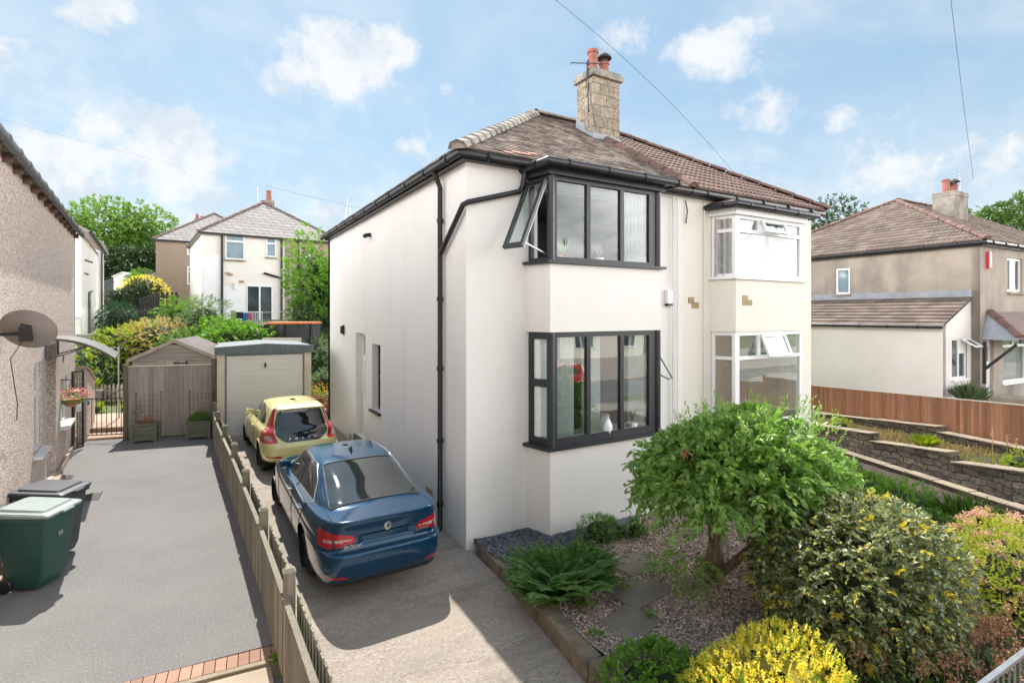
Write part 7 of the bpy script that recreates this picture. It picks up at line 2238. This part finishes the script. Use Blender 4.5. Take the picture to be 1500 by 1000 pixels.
# ---- the small spreading tree in the front garden
tb_ = onz(1046, 856, -.06)
tr1 = thing('ornamental_tree', 'small spreading tree with drooping narrow leaves before the cream house', 'tree', tb_, 0)
cc_ = Vector(at(1083, 705, 6.85)) - Vector(tb_)
fork = Vector((.02, -.02, .46))
limb_tree(tr1, 'trunk', [([(0, 0, -.1), (.01, .0, .1), (-.02, -.01, .3), fork], .145, .11),
                         (curve_pts(fork, cc_ + Vector((-.35, .2, .1)), (0, 0, .06)), .09, .035),
                         (curve_pts(fork, cc_ + Vector((.1, .3, .2)), (.1, 0, .05)), .075, .03),
                         (curve_pts(Vector((.04, -.01, .12)), Vector(at(1165, 735, 6.55)) - Vector(tb_), (.0, 0, -.05)), .062, .04),
                         (curve_pts(Vector(at(1165, 735, 6.55)) - Vector(tb_), cc_ + Vector((.95, -.5, .12)), (0, 0, .05)), .042, .015)])
V_ = []
P1, O1 = crown(1150, cc_ + Vector((.0, .0, .04)), (.92, .88, .70), 3, .55, .34, zmin=-.34)
# the crown leans along the picture's right: follow the limb
P2, O2 = crown(380, cc_ + Vector((.42, -.25, -.08)), (.58, .54, .5), 5, .5, .3, zmin=-.3)
P3, O3 = crown(260, cc_ + Vector((-.60, .36, .04)), (.52, .5, .5), 8, .5, .3, zmin=-.4)
P_ = np.concatenate([P1, P2, P3]); O_ = np.concatenate([O1, O2, O3])
D_ = O_ + rng.normal(0, .35, O_.shape); D_[:, 2] += .12
cr = sprays('crown', P_, D_, .30, 10, .130, .068, lm_tree, tr1, droop=.42, spread=.95, fold=.16, curl=.15, jitter=.50)
# upright young shoots poking out of the top
u_ = crown(110, cc_ + Vector((.1, -.05, .12)), (1.1, .95, .72), 3, .1, .3, zmin=.45)
D_ = u_[1] * .5 + np.array([0, 0, 1.]) + rng.normal(0, .25, u_[1].shape)
sprays('young_leaves', u_[0], D_, .34, 9, .085, .026, lm_tree, cr, droop=.12, spread=.55, jitter=.2)
# drooping skirt round the trunk and its low sucker growth
kk = 60
a_ = rng.uniform(0, 6.28, kk); rr_2 = rng.uniform(.1, .55, kk)
Pk = np.stack([np.cos(a_) * rr_2 * .7 - .42, np.sin(a_) * rr_2 * .7 + .10, rng.uniform(.10, .5, kk)], -1)
sprays('low_foliage', Pk, np.stack([np.cos(a_), np.sin(a_), .5 + 0 * a_], -1), .30, 11, .095, .03, lm_tree, cr, droop=.6, spread=.7, jitter=.25)
mb = MB()
for j in range(0, len(P_), 16):
    st_ = cc_ * .55 + Vector((P_[j][0] * .3, P_[j][1] * .3, P_[j][2] * .4)); mb.tube(curve_pts(st_, P_[j], (0, 0, .1), 5), .008, 4)
mb.build('branches', m_bark, tr1)
# brown dead spray in the crown
lv = at(1006, 663, 6.3); bp = Vector(lv) - Vector(tb_); leaves('dead_foliage', np.array([bp + Vector((random.uniform(-.06, .06), random.uniform(-.04, .04), random.uniform(-.02, .02))) for _ in range(14)]), rng.normal(size=(14, 3)), .07, .03, lm_brown, cr)


def bush(name, label, cat, loc, r, n, lm, L_, W_, spray=.2, k=8, droop=.25, seed=1, zc=None, corem=True, amp=.28, zmin=-.6, group=None, spread=.8, upb=.15, part='foliage', jitter=.35, shell=.4, fold=.2, coreK=.72, cm=None):
    t = thing(name, label, cat, loc, 0, group)
    r = np.asarray(r, float); zc = r[2] * .75 if zc is None else zc
    P_, O_ = crown(n, (0, 0, zc), r, seed, shell, amp, zmin)
    D_ = O_ + rng.normal(0, .3, O_.shape); D_[:, 2] += upb
    f = sprays(part, P_, D_, spray, k, L_, W_, lm, t, droop, spread, fold, .12, jitter=jitter)
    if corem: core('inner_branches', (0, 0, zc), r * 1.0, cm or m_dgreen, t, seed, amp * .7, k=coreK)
    return t, f


m_goldcore = mat('golden_twigs', (.22, .19, .03), .95, (.30, .25, .04), 9)
# ---- variegated bush
vc = at(1254, 842, 5.80)
vb, vf = bush('variegated_bush', 'large grey green bush splashed with yellow leaves under the small tree', 'bush', (vc.x, vc.y, -.1), (.93, .86, .86), 3800, lm_vari, .070, .042, .15, 9, .2, 21, zc=.66, amp=.20, zmin=-.8, spread=.95, upb=.1, jitter=.4, fold=.15, coreK=.66, shell=.32)
pv, ov = crown(48, (0, 0, .66), (.95, .87, .88), 21, .08, .22, zmin=-.35)
sprays('yellow_leaves', pv, ov + rng.normal(0, .25, ov.shape), .14, 8, .085, .042, lm_vy, vf, .15, .95, jitter=.35)
# ---- golden bush at the front
gc = at(1140, 975, 4.55)
gb, gf = bush('golden_bush', 'bright golden yellow clipped bush at the front edge', 'bush', (gc.x, gc.y, -.58), (.78, .66, .60), 4600, lm_gold, .034, .020, .075, 9, .05, 31, zc=.38, amp=.30, zmin=-.7, spread=.9, upb=.45, jitter=.5, coreK=.80, shell=.2, cm=m_goldcore)
pv, ov = crown(14, (0, 0, .38), (.78, .66, .60), 31, .05, .30, zmin=.3)
sprays('young_leaves', pv, ov * .3 + np.array([0, 0, 1.]) + rng.normal(0, .15, ov.shape), .15, 10, .045, .02, lm_lime, gf, .02, .6, jitter=.2)
pv, ov = crown(260, (0, 0, .38), (.77, .65, .60), 31, .15, .30, zmin=-.3)
sprays('green_leaves', pv, ov + np.array([0, 0, .6]) + rng.normal(0, .15, ov.shape), .12, 9, .045, .016, lm_bright, gf, .02, .6, jitter=.2)
gc2 = onz(945, 1000, -.06)
bush('ground_cover_plant', 'low bright green plant at the gravel edge left of the golden bush', 'plant', (gc2.x + .05, gc2.y - .05, -.12), (.52, .42, .20), 420, lm_bright, .05, .034, .12, 8, .3, 33, zc=.08, amp=.4, zmin=-.1, coreK=.6)

# ---- fern clump
fc = onz(820, 862, -.04)
fr_ = thing('fern', 'big clump of arching green ferns beside the white house corner', 'fern', fc, 0)
Ps, Ds, Ls, Ws = [], [], [], []
stem = MB()
for i in range(115):
    a = random.uniform(0, 6.283); rb_2 = math.sqrt(random.random()) * .46
    b0 = Vector((math.cos(a) * rb_2 * 1.05, math.sin(a) * rb_2 * .7, 0))
    ln = random.uniform(.48, .74)
    az_ = a + random.uniform(-.6, .6); lean = random.uniform(.15, .8)
    d = Vector((math.cos(az_) * lean, math.sin(az_) * lean, 1)).normalized()
    n_ = 26
    pts = []
    for k in range(n_ + 1):
        t = k / n_
        p = b0 + d * ln * t + Vector((math.cos(az_), math.sin(az_), -1.0)) * (.34 * ln * t ** 2.3)
        pts.append(p)
    stem.tube(pts[::5] + [pts[-1]], .004, 4)
    for k in range(4, n_):
        T_ = (pts[k + 1] - pts[k]).normalized(); s_ = T_.cross(Z3).normalized()
        t = k / n_
        wl2 = .175 * math.sin(math.pi * min(1, (t * .92 + .06))) ** .8 * (1 if t < .55 else (1 - t) / .45 * .9 + .1)
        for sg in (-1, 1):
            Ps.append(pts[k]); Ds.append(s_ * sg + T_ * .55 - Z3 * .12); Ls.append(wl2); Ws.append(.032)
leaves('fronds', np.array([tuple(p) for p in Ps]), np.array([tuple(p) for p in Ds]), np.array(Ls), np.array(Ws), lm_fern, fr_, fold=.1, curl=.12, up=2.0)
stem.build('stem', m_dgreen, fr_)
for i, (px, py, rx, lab) in enumerate(((880, 792, .28, 'small dense dark shrub against the white wall behind the fern'), (931, 784, .17, 'tiny dark shrub at the wall beside the slate'))):
    q = onz(px, py, -.02)
    bush('box_shrub', lab, 'shrub', q, (rx, rx * .8, rx * .85), 260 if i == 0 else 130, lm_green, .04, .018, .10, 9, .05, 40 + i, zc=rx * .5, upb=.6, group='small shrubs at the wall foot')
for i, (px, py) in enumerate(((800, 890), (850, 886), (790, 880), (915, 862), (955, 905), (870, 930))):
    q = onz(px, py, -.03)
    n_ = 60 if i < 3 else 22
    a = rng.uniform(0, 6.28, n_); r2 = rng.uniform(0, .16 if i < 3 else .07, n_)
    o = leaves('weed', np.stack([r2 * np.cos(a), r2 * np.sin(a), rng.uniform(0, .06, n_)], -1), np.stack([np.cos(a), np.sin(a), rng.uniform(.2, 1.2, n_)], -1), .06, .032, lm_bright)
    o.location = q; tag(o, ['broad bright weed in front of the fern', 'bright weed at the fern foot by the slab', 'weed spilling over the kerb below the fern', 'small weed by the slab behind the fern', 'seedling weed in the middle of the gravel', 'seedling weed by the kerb slab'][i], 'weed', 'weeds in the gravel')

# ---- spirea with dusty pink heads, right edge
sc_ = at(1482, 880, 6.1)
sb_, sf_ = bush('spirea_bush', 'lime bush topped with dusty pink flower heads at the right edge', 'bush', (sc_.x, sc_.y, -.1), (.66, .6, .6), 1300, lm_spir, .045, .020, .14, 10, .05, 51, zc=.50, upb=.6, zmin=-.5, spread=.7, coreK=.5)
pv, ov = crown(130, (0, 0, .52), (.68, .62, .64), 51, .06, .28, zmin=.0)
Q = np.repeat(pv, 26, 0) + rng.normal(0, 1, (len(pv) * 26, 3)) * np.array([.04, .04, .012]) + np.array([0, 0, .05])
leaves('blossoms', Q, rng.normal(size=Q.shape) + np.array([0, 0, 1.]), .022, .02, lm_pink, sf_)
# ---- bergenia with brown seed heads
for i, (px, py, n_, lab) in enumerate(((1290, 965, 70, 'broad leaved bergenia with brown seed heads below the variegated bush'), (1400, 930, 80, 'bergenia clump with many brown seed heads at the right'), (1445, 990, 60, 'bergenia clump beside the bar railing'), (1350, 1000, 60, 'bergenia clump at the lower right edge'))):
    q = onz(px, py + 26, -.05)
    t = thing('bergenia', lab, 'plant', q, 0, 'bergenia plants in the front border')
    a = rng.uniform(0, 6.28, n_); r2 = np.sqrt(rng.uniform(0, 1, n_)) * .42
    base = np.stack([r2 * np.cos(a), r2 * np.sin(a), rng.uniform(.03, .22, n_)], -1)
    D_ = np.stack([np.cos(a), np.sin(a), rng.uniform(.3, 1.4, n_)], -1)
    # roundish leaves: two overlapping kites read as a paddle
    V, F = [], []
    for j in range(n_):
        d = unit(D_[j]); s_ = unit(np.cross(d, [0, 0, 1.])); nn = np.cross(s_, d); sz = random.uniform(.10, .17)
        b0 = len(V); V.append(base[j])
        for (u_, w_, h_) in ((.15, .22, .02), (.45, .42, .06), (.8, .36, .03), (1.0, .12, -.06)):
            V.append(base[j] + d * sz * u_ + s_ * sz * w_ + nn * sz * h_); V.append(base[j] + d * sz * u_ - nn * sz * (.06 + .08 * u_)); V.append(base[j] + d * sz * u_ - s_ * sz * w_ + nn * sz * h_)
        F += [(b0, b0 + 1, b0 + 2), (b0, b0 + 2, b0 + 3)]
        for q_ in range(3):
            c0 = b0 + 1 + q_ * 3
            F += [(c0, c0 + 3, c0 + 4), (c0, c0 + 4, c0 + 1), (c0 + 1, c0 + 4, c0 + 5), (c0 + 1, c0 + 5, c0 + 2)]
    np_mesh('foliage', np.array(V), np.array(F), lm_berg, t, smooth=True)
    ns_ = [16, 30, 18, 10][i]
    mb = MB(); Q = []
    for j in range(ns_):
        p = Vector((random.uniform(-.45, .45), random.uniform(-.4, .4), .05)); h_ = random.uniform(.28, .5); tp = p + Vector((random.uniform(-.06, .06), random.uniform(-.06, .06), h_))
        mb.tube([p, tp], .006, 5)
        for _ in range(44): Q.append(tp + Vector((random.gauss(0, .036), random.gauss(0, .036), random.gauss(-.01, .045))))
    st_ = mb.build('stalks', m_bark, t)
    Q = np.array([tuple(x) for x in Q]); leaves('seed_sprays', Q, rng.normal(size=Q.shape) + np.array([0, 0, .5]), .03, .018, lm_brown, st_)
q = onz(1490, 905, -.05)
bush('border_plant', 'pale grey green leafy plant at the right edge under the spirea', 'plant', (q.x, q.y, -.05), (.32, .3, .34), 160, lm_hyd, .09, .06, .14, 7, .2, 57, zc=.25)

# ---- low green planting along the adjoining garden path
for i, (px, py, rx, ry, rz, n_, lm_, lab) in enumerate(((1268, 728, .55, .4, .30, 320, lm_bright, 'low bright green hedge plant left end beside the garden path'), (1318, 752, .55, .42, .30, 320, lm_bright, 'low bright green hedge plant in the middle beside the garden path'),
                                                     (1368, 790, .5, .4, .22, 240, lm_green, 'dark low plant between the hedge and the grass clump'), (1232, 700, .45, .35, .30, 160, lm_sage, 'greyish shrub at the path beyond the small tree'))):
    q = onz(px, py, -.05)
    bush('hedge_plant', lab, 'plant', q, (rx, ry, rz), n_, lm_, .06, .03, .14, 9, .15, 60 + i, zc=rz * .5, upb=.4, zmin=-.3, group='low plants by the path')
for i, (px, py, n_, h_, sp_, lm_, lab) in enumerate(((1415, 780, 380, .55, .34, lm_grass, 'bright green arching grass clump by the path'), (1355, 656, 260, .30, .30, lm_lime, 'yellow green grass tuft on the terrace'), (1420, 590, 420, .62, .45, lm_sage, 'tall grey green grass tuft by the grey house wall'))):
    q = onz(px, py, (-.06, .50, .42)[i])
    if i == 2: q = at(1420, 592, 16.6)
    t = thing('grass_clump', lab, 'grass clump', q, 0)
    a = rng.uniform(0, 6.28, n_); lean = rng.uniform(.1, .9, n_); r2 = rng.uniform(0, .12, n_) * sp_ / .3
    leaves('blades', np.stack([r2 * np.cos(a), r2 * np.sin(a), 0 * a], -1), np.stack([np.cos(a) * lean, np.sin(a) * lean, 1 + 0 * a], -1), h_ * rng.uniform(.7, 1.25, n_), .018 if i < 2 else .012, lm_, t, fold=.3, curl=.22, wide=.4)
q = onz(1385, 745, .02)
mb = MB(); mb.prism([(-.28, -.2, -.2), (.25, -.22, -.2), (.3, .2, -.2), (-.22, .24, -.2)], (.02, .02, .36)); o = mb.build('border_stone', m_kerb, bevel=.05); o.location = q; tag(o, 'rough square stone at the border by the grass clump', 'stone')

# ---- terrace planting: dry grass (uncountable) and single plants
n_ = 4200
s_ = rng.uniform(-.4, 4.5, n_); of = rng.uniform(.58, 1.6, n_)
P_ = np.array([tuple(pw(o_2, s_2)) for o_2, s_2 in zip(of, s_)]); P_[:, 2] = .44 - .043 * s_ + .05 * (of - .5)
tag(leaves('dry_grass', P_, rng.normal(0, .6, P_.shape) + np.array([0, 0, 1.]), rng.uniform(.05, .2, n_), .012, lm_dry), kind='stuff')
n_ = 1500
s_ = rng.uniform(-5, -.4, n_); of = rng.uniform(.58, 1.6, n_)
P_ = np.array([tuple(pw(o_2, s_2)) for o_2, s_2 in zip(of, s_)]); P_[:, 2] = .44 - .043 * s_ + .05 * (of - .5)
tag(leaves('terrace_weeds', P_, rng.normal(0, .6, P_.shape) + np.array([0, 0, 1.]), rng.uniform(.04, .15, n_), .02, lm_lime), kind='stuff')
for i, (s0, of0, r3, lm_, lab) in enumerate(((-1.25, 1.0, .22, lm_lime, 'yellow green leafy plant on the terrace wall'), (-2.35, .95, .26, lm_white, 'cream flowering clump on top of the dark terrace wall'), (3.2, 1.0, .25, lm_lime, 'yellow plant at the far end of the terrace'), (-1.7, 1.2, .16, lm_bright, 'small green plant behind the cream flowers'))):
    p = pw(of0, s0); p.z = .46 - .043 * s0
    bush('terrace_plant', lab, 'plant', p, (r3, r3, r3 * .7), 110, lm_, .05, .022, .1, 8, .1, 80 + i, zc=r3 * .4, upb=.5, group='plants on the terrace')
mb = MB()
Q = []
for j in range(12):
    p = pw(random.uniform(.8, 1.5), random.uniform(-2.4, -.6)); h_ = random.uniform(.4, .65)
    mb.tube([(p.x, p.y, .5), (p.x + random.uniform(-.03, .03), p.y, .5 + h_)], .006, 4)
    for _ in range(16): Q.append((p.x + random.gauss(0, .012), p.y + random.gauss(0, .012), .5 + h_ * random.uniform(.6, 1.02)))
t = thing('foxglove_stalks', 'thin upright pinkish flower stalks on the terrace', 'plant', (0, 0, 0)); mb.build('stalks', lm_dry, t)
leaves('flowers', np.array(Q), rng.normal(size=(len(Q), 3)), .03, .02, lm_pink, t)

# ---- weeds along the picket fence and apron
for i, (px, py, lab) in enumerate(((398, 865, 'green weed at the foot of the near fence post'), (380, 815, 'small weed under the picket fence'), (418, 985, 'weed at the corner of the brick edging'), (405, 972, 'yellow green weed on the apron beside the fence'), (455, 832, 'weed stem by the rear wheel of the blue car'))):
    q = onz(px, py, 0)
    n_ = 40
    a = rng.uniform(0, 6.28, n_); r2 = rng.uniform(0, .06, n_)
    o = leaves('fence_weed', np.stack([r2 * np.cos(a), r2 * np.sin(a), rng.uniform(0, .10, n_)], -1), np.stack([np.cos(a), np.sin(a), rng.uniform(.3, 1.5, n_)], -1), .055, .03, lm_bright)
    o.location = q; tag(o, lab, 'weed', 'weeds along the picket fence')

# ---- planter, basket and pot plants
for pl_, n_, lm_, r3, lab in ((pl2, 150, lm_bright, .24, 'bright green leaves filling the right trough'), (pl1, 40, lm_brown, .18, 'sparse reddish plant in the left trough')):
    bush('trough_plant', lab, 'plant', (pl_.location.x, pl_.location.y, .42), (r3 * 1.1, r3 * .8, r3 * .7), n_, lm_, .055, .03, .1, 7, .1, 90, zc=.04, upb=.6, corem=False, zmin=-.1, group='plants in the troughs')
o, f = bush('climber', 'thin climbing stem of leaves on the left trellis', 'plant', (pl1.location.x - .22, pl1.location.y + .1, .5), (.08, .08, .25), 24, lm_green, .05, .03, .1, 6, .1, 91, zc=.2, corem=False)
bush('basket_flowers', 'pink white and orange flowers with green leaves in the hanging basket', 'flowers', hbp + Vector((0, 0, .02)), (.24, .24, .17), 110, lm_bright, .05, .03, .08, 6, .2, 92, zc=.06, corem=False)
P_, O_ = crown(150, tuple(hbp + Vector((0, 0, .12))), (.28, .26, .16), 93, .2, .3, -.2)
tag(leaves('blossoms', P_, O_ + rng.normal(0, .4, O_.shape), .06, .05, lm_pinkf), 'pink and white blooms spilling from the hanging basket', 'flowers')
for (p, lm_, lmf, r3, lab) in ((PT[0], lm_lime, lm_orange, .28, 'orange and yellow blooms in the large terracotta pot'), (PT[1], lm_green, lm_pinkf, .12, 'pink bloom in the small pot')):
    t, f = bush('pot_flowers', lab, 'flowers', (p.x + (.05 if r3 < .2 else 0), p.y, p.z + .36), (r3, r3, r3 * .9), 60, lm_, .06, .03, .12, 6, .1, 95, zc=.08, corem=False, upb=.6)
    P_, O_ = crown(60, (0, 0, .14), (r3, r3, r3), 96, .15, .3, .0); leaves('petals', P_, O_ + rng.normal(0, .5, O_.shape), .06, .05, lmf, f)
q = at(133, 566, 20.0)
n_ = 70; a = rng.uniform(0, 6.28, n_)
t = thing('spiky_plant', 'spiky yellow green plant in the mauve tub', 'plant', (q.x, q.y, .55)); leaves('blades', np.zeros((n_, 3)), np.stack([np.cos(a) * rng.uniform(.2, 1, n_), np.sin(a) * rng.uniform(.2, 1, n_), 1 + 0 * a], -1), .62, .05, lm_lime, t, fold=.2, curl=.1)
for i, (px, py, r3, lab) in enumerate(((140, 632, .22, 'low yellow green plant behind the bar gate'), (187, 618, .26, 'bright plant at the foot of the picket border'))):
    q = at(px, py, 18.9); bush('patio_plant', lab, 'plant', (q.x, q.y, .05), (r3, r3, r3 * .7), 90, lm_lime, .07, .03, .14, 7, .1, 100 + i, zc=.05, upb=.6, group='plants by the patio')

# ---- shrubs behind the shed and garage, up the bank
def far_bush(name, label, px, py, d, rx, rz, n, lm, L_, W_, seed, group='shrubs on the bank behind the shed', ry=None, zc=None, **kw):
    q = at(px, py, d)
    return bush(name, label, kw.pop('cat', 'shrub'), (q.x, q.y, q.z - rz * .55), (rx, ry or rx, rz), n, lm, L_, W_, kw.pop('spray', .3), kw.pop('k', 9), kw.pop('droop', .2), seed, zc=rz * .55, group=group, **kw)


far_bush('lime_shrub', 'lime green shrub left of the shed above the bar gate', 150, 535, 22.0, 1.25, .95, 480, lm_lime, .12, .07, 201)
far_bush('green_shrub', 'glossy mid green shrub left of the shed, below the lime one', 150, 560, 21.4, 1.0, .75, 420, lm_hyd, .11, .06, 202)
far_bush('lime_shrub', 'yellow green shrub spreading over the shed roof, left side', 190, 510, 23.0, 1.3, .9, 480, lm_lime, .12, .06, 203)
far_bush('golden_maple', 'golden pink leaved shrub behind the shed roof', 233, 500, 23.5, 1.5, .85, 600, lm_acer, .11, .07, 204)
far_bush('dark_shrub', 'dark green shrub behind the right slope of the shed roof', 275, 520, 21.8, .95, .85, 420, lm_green, .12, .06, 205)
far_bush('laurel_shrub', 'big leaved green shrub directly behind the garage', 350, 500, 21.6, 1.15, .6, 360, lm_bright, .16, .09, 206, ry=.7)
far_bush('tall_shrub', 'tall pale leaved shrub between the shed and the cream house', 297, 475, 24.0, .95, 1.15, 460, lm_sage, .11, .05, 207, shell=.6, corem=True, coreK=.6)
far_bush('tall_shrub', 'loose bright shrub with upright shoots below the black picket fence', 262, 468, 26.5, .9, 1.0, 360, lm_bright, .14, .06, 208, shell=.6, coreK=.55)
far_bush('laurel_shrub', 'light green shrub right of the tall pale shrub', 320, 495, 22.6, .8, .7, 300, lm_bright, .14, .07, 209)
far_bush('weeping_conifer', 'rounded blue green conifer left of the golden maple', 177, 474, 27.0, .82, .98, 620, lm_conif, .20, .03, 210, droop=.9, spray=.45, spread=.35)
far_bush('dark_conifer', 'dark cone shaped conifer before the yellow dome bush', 203, 436, 34.0, .62, 1.1, 420, lm_dark, .16, .04, 211, spread=.4, amp=.12)
far_bush('yellow_dome_bush', 'clipped yellow dome bush behind the dark cone', 209, 430, 38.0, 1.5, 1.15, 700, lm_gold, .10, .05, 212, amp=.1, spread=.5, coreK=.85)
far_bush('dark_conifer', 'dark round conifer left of the cone', 174, 441, 36.0, .5, .7, 300, lm_dark, .15, .04, 213, spread=.4)
far_bush('clipped_hedge', 'small clipped green hedge top beyond the yellow dome', 208, 403, 52, .95, .6, 260, lm_green, .12, .06, 214, amp=.05)
far_bush('garden_shrub', 'light green shrub in front of the white hut', 199, 412, 48, .8, .6, 240, lm_bright, .16, .07, 215)
far_bush('garden_shrub', 'green shrub beside the brown house wall', 235, 428, 44, .6, .45, 160, lm_bright, .14, .07, 216)
far_bush('bank_shrub', 'rough green shrub between the garage and the white house', 466, 535, 22.5, .75, .95, 380, lm_sage, .11, .05, 217)
far_bush('bank_shrub', 'low pale shrub behind the terracotta pots', 474, 560, 20.5, .5, .4, 180, lm_sage, .09, .04, 218)
far_bush('bank_shrub', 'shrub under the trampoline net by the white house', 462, 510, 24.5, .9, .6, 260, lm_green, .11, .05, 219)
# light tree and dark conifer right of the cream house
q = at(452, 480, 27.5)
t = thing('garden_tree', 'light green garden tree before the brown half of the far house', 'tree', q, 0, 'trees up the hill')
cz_ = at(452, 405, 27.5).z - q.z
limb_tree(t, 'trunk', [([(0, 0, -1), (.05, 0, cz_ * .6), (0, 0, cz_)], .12, .04)])
P_, O_ = crown(620, (0, 0, cz_), (1.2, 1.1, 1.85), 221, .6, .4, zmin=-.85)
sprays('crown', P_, O_ + np.array([0, 0, .4]) + rng.normal(0, .4, O_.shape), .42, 9, .17, .08, lm_bright, t, .25, .8)
far_bush('dark_conifer', 'tall dark green conifer column beside the white house edge', 468, 450, 28.5, .75, 2.6, 900, lm_conif, .2, .05, 222, droop=.5, spread=.4, coreK=.8)
far_bush('bank_shrub', 'leafy green shrub at the foot of the light tree', 446, 462, 27.0, .8, .9, 300, lm_green, .13, .06, 223)


def far_tree(label, px, py_top, py_base, d, rw_, lm_, n, seed, leaf=.45, rz=None, name='hill_tree', amp=.42, sub=()):
    b_ = at(px, py_base, d); tp = at(px, py_top, d)
    Ht = tp.z - b_.z
    t = thing(name, label, 'tree', b_, 0, 'trees up the hill')
    rz = rz or Ht * .5
    cz_ = Ht - rz
    limb_tree(t, 'trunk', [([(0, 0, -2), (.1, 0, cz_ * .5), (0, .1, cz_ + rz * .5)], .035 * Ht, .008 * Ht)] +
              [(curve_pts((0, 0, cz_ * .6), (rw_ * .6 * math.cos(a), rw_ * .6 * math.sin(a), cz_ + rz * .2), (0, 0, .3)), .014 * Ht, .004 * Ht) for a in (0, 1.3, 2.6, 3.9, 5.1)])
    P_, O_ = crown(n, (0, 0, cz_), (rw_, rw_, rz), seed, .55, amp, -.75, 22)
    for (dx, dz, s_) in sub:
        p2, o2 = crown(int(n * .35), (dx, 0, cz_ + dz), (rw_ * s_, rw_ * s_, rz * s_), seed + 7, .5, amp, -.7, 18); P_ = np.concatenate([P_, p2]); O_ = np.concatenate([O_, o2])
    sprays('crown', P_, O_ + np.array([0, 0, .2]) + rng.normal(0, .4, O_.shape), leaf * 2.2, 8, leaf, leaf * .55, lm_, t, .3, .8)
    return t


far_tree('large light green tree on the hill behind the left houses', 150, 312, 430, 75, 4.8, lm_hill, 2600, 301, .46, sub=((3.6, -1.2, .7), (-3, -1.0, .7)))
far_tree('second large green tree, right of the tallest one on the hill', 205, 322, 430, 78, 4.6, lm_hill, 2200, 302, .46, sub=((2.4, -1.5, .7),))
far_tree('dark green tree low behind the brown house', 228, 365, 425, 72, 3.2, lm_hilld, 1200, 303, .45)
far_tree('dark undergrowth tree under the large hill trees', 180, 375, 432, 70, 4.2, lm_hilld, 1500, 304, .45)
far_tree('distant dark tree between the cream and grey houses', 1222, 318, 420, 60, 2.6, lm_hilld, 1300, 305, .36, rz=3.2)
far_tree('distant bushy tree beyond the grey house roof, right edge', 1487, 298, 420, 48, 3.9, lm_hillr, 2000, 306, .36, rz=3.6)
far_tree('distant tree behind the right chimney', 1450, 306, 420, 52, 2.6, lm_hillr, 500, 307, .34, rz=3)

# ================================================================== across the street (seen in the panes and car bodies)
sheet('forecourt', [(-60, -23, -.30), (70, -23, -.30), (70, -13, -.30), (-60, -13, -.30)], m_path)
sheet('side_garden', [(11.8, -1.6, -.29), (70, -1.6, -.29), (70, 3.4, -.29), (13.4, 3.4, -.29)], m_path)
for i, (x, w_) in enumerate(((-10, 9), (4, 9), (15, 9), (26, 9))):
    h, r_ = box_house((x, -27), 0, ['cream house across the street, far left', 'cream house across the street, opposite the drive', 'cream house across the street, opposite the bays', 'cream house across the street, far right'][i], 9.4, 8, -.6, 5.0, 2.8, m_render_n, m_roof_pair)
    h.rotation_euler = (0, 0, R(180)); h.location = (x + 9, -22, 0)
    for (a, z0_, z1_) in ((.9, .6, 2.2), (5.6, .6, 2.2), (.9, 3.1, 4.4), (5.6, 3.1, 4.4)):
        window(h, (0, -.06, 0), (1, 0, 0), (0, -1, 0), a, z0_, a + 2.3, z1_, [(a + .1, z0_ + .1, a + .75, z1_ - .1), (a + .83, z0_ + .1, a + 1.5, z1_ - .1), (a + 1.58, z0_ + .1, a + 2.2, z1_ - .1)], m_upvc, m_glass_d)
car_copy(c30.root, m_yellow, m_redc, (16.5, -7.2, -.36), (0, 0, R(88)), 'red car parked in the street, mirrored in the white bay', 'cars in the street')
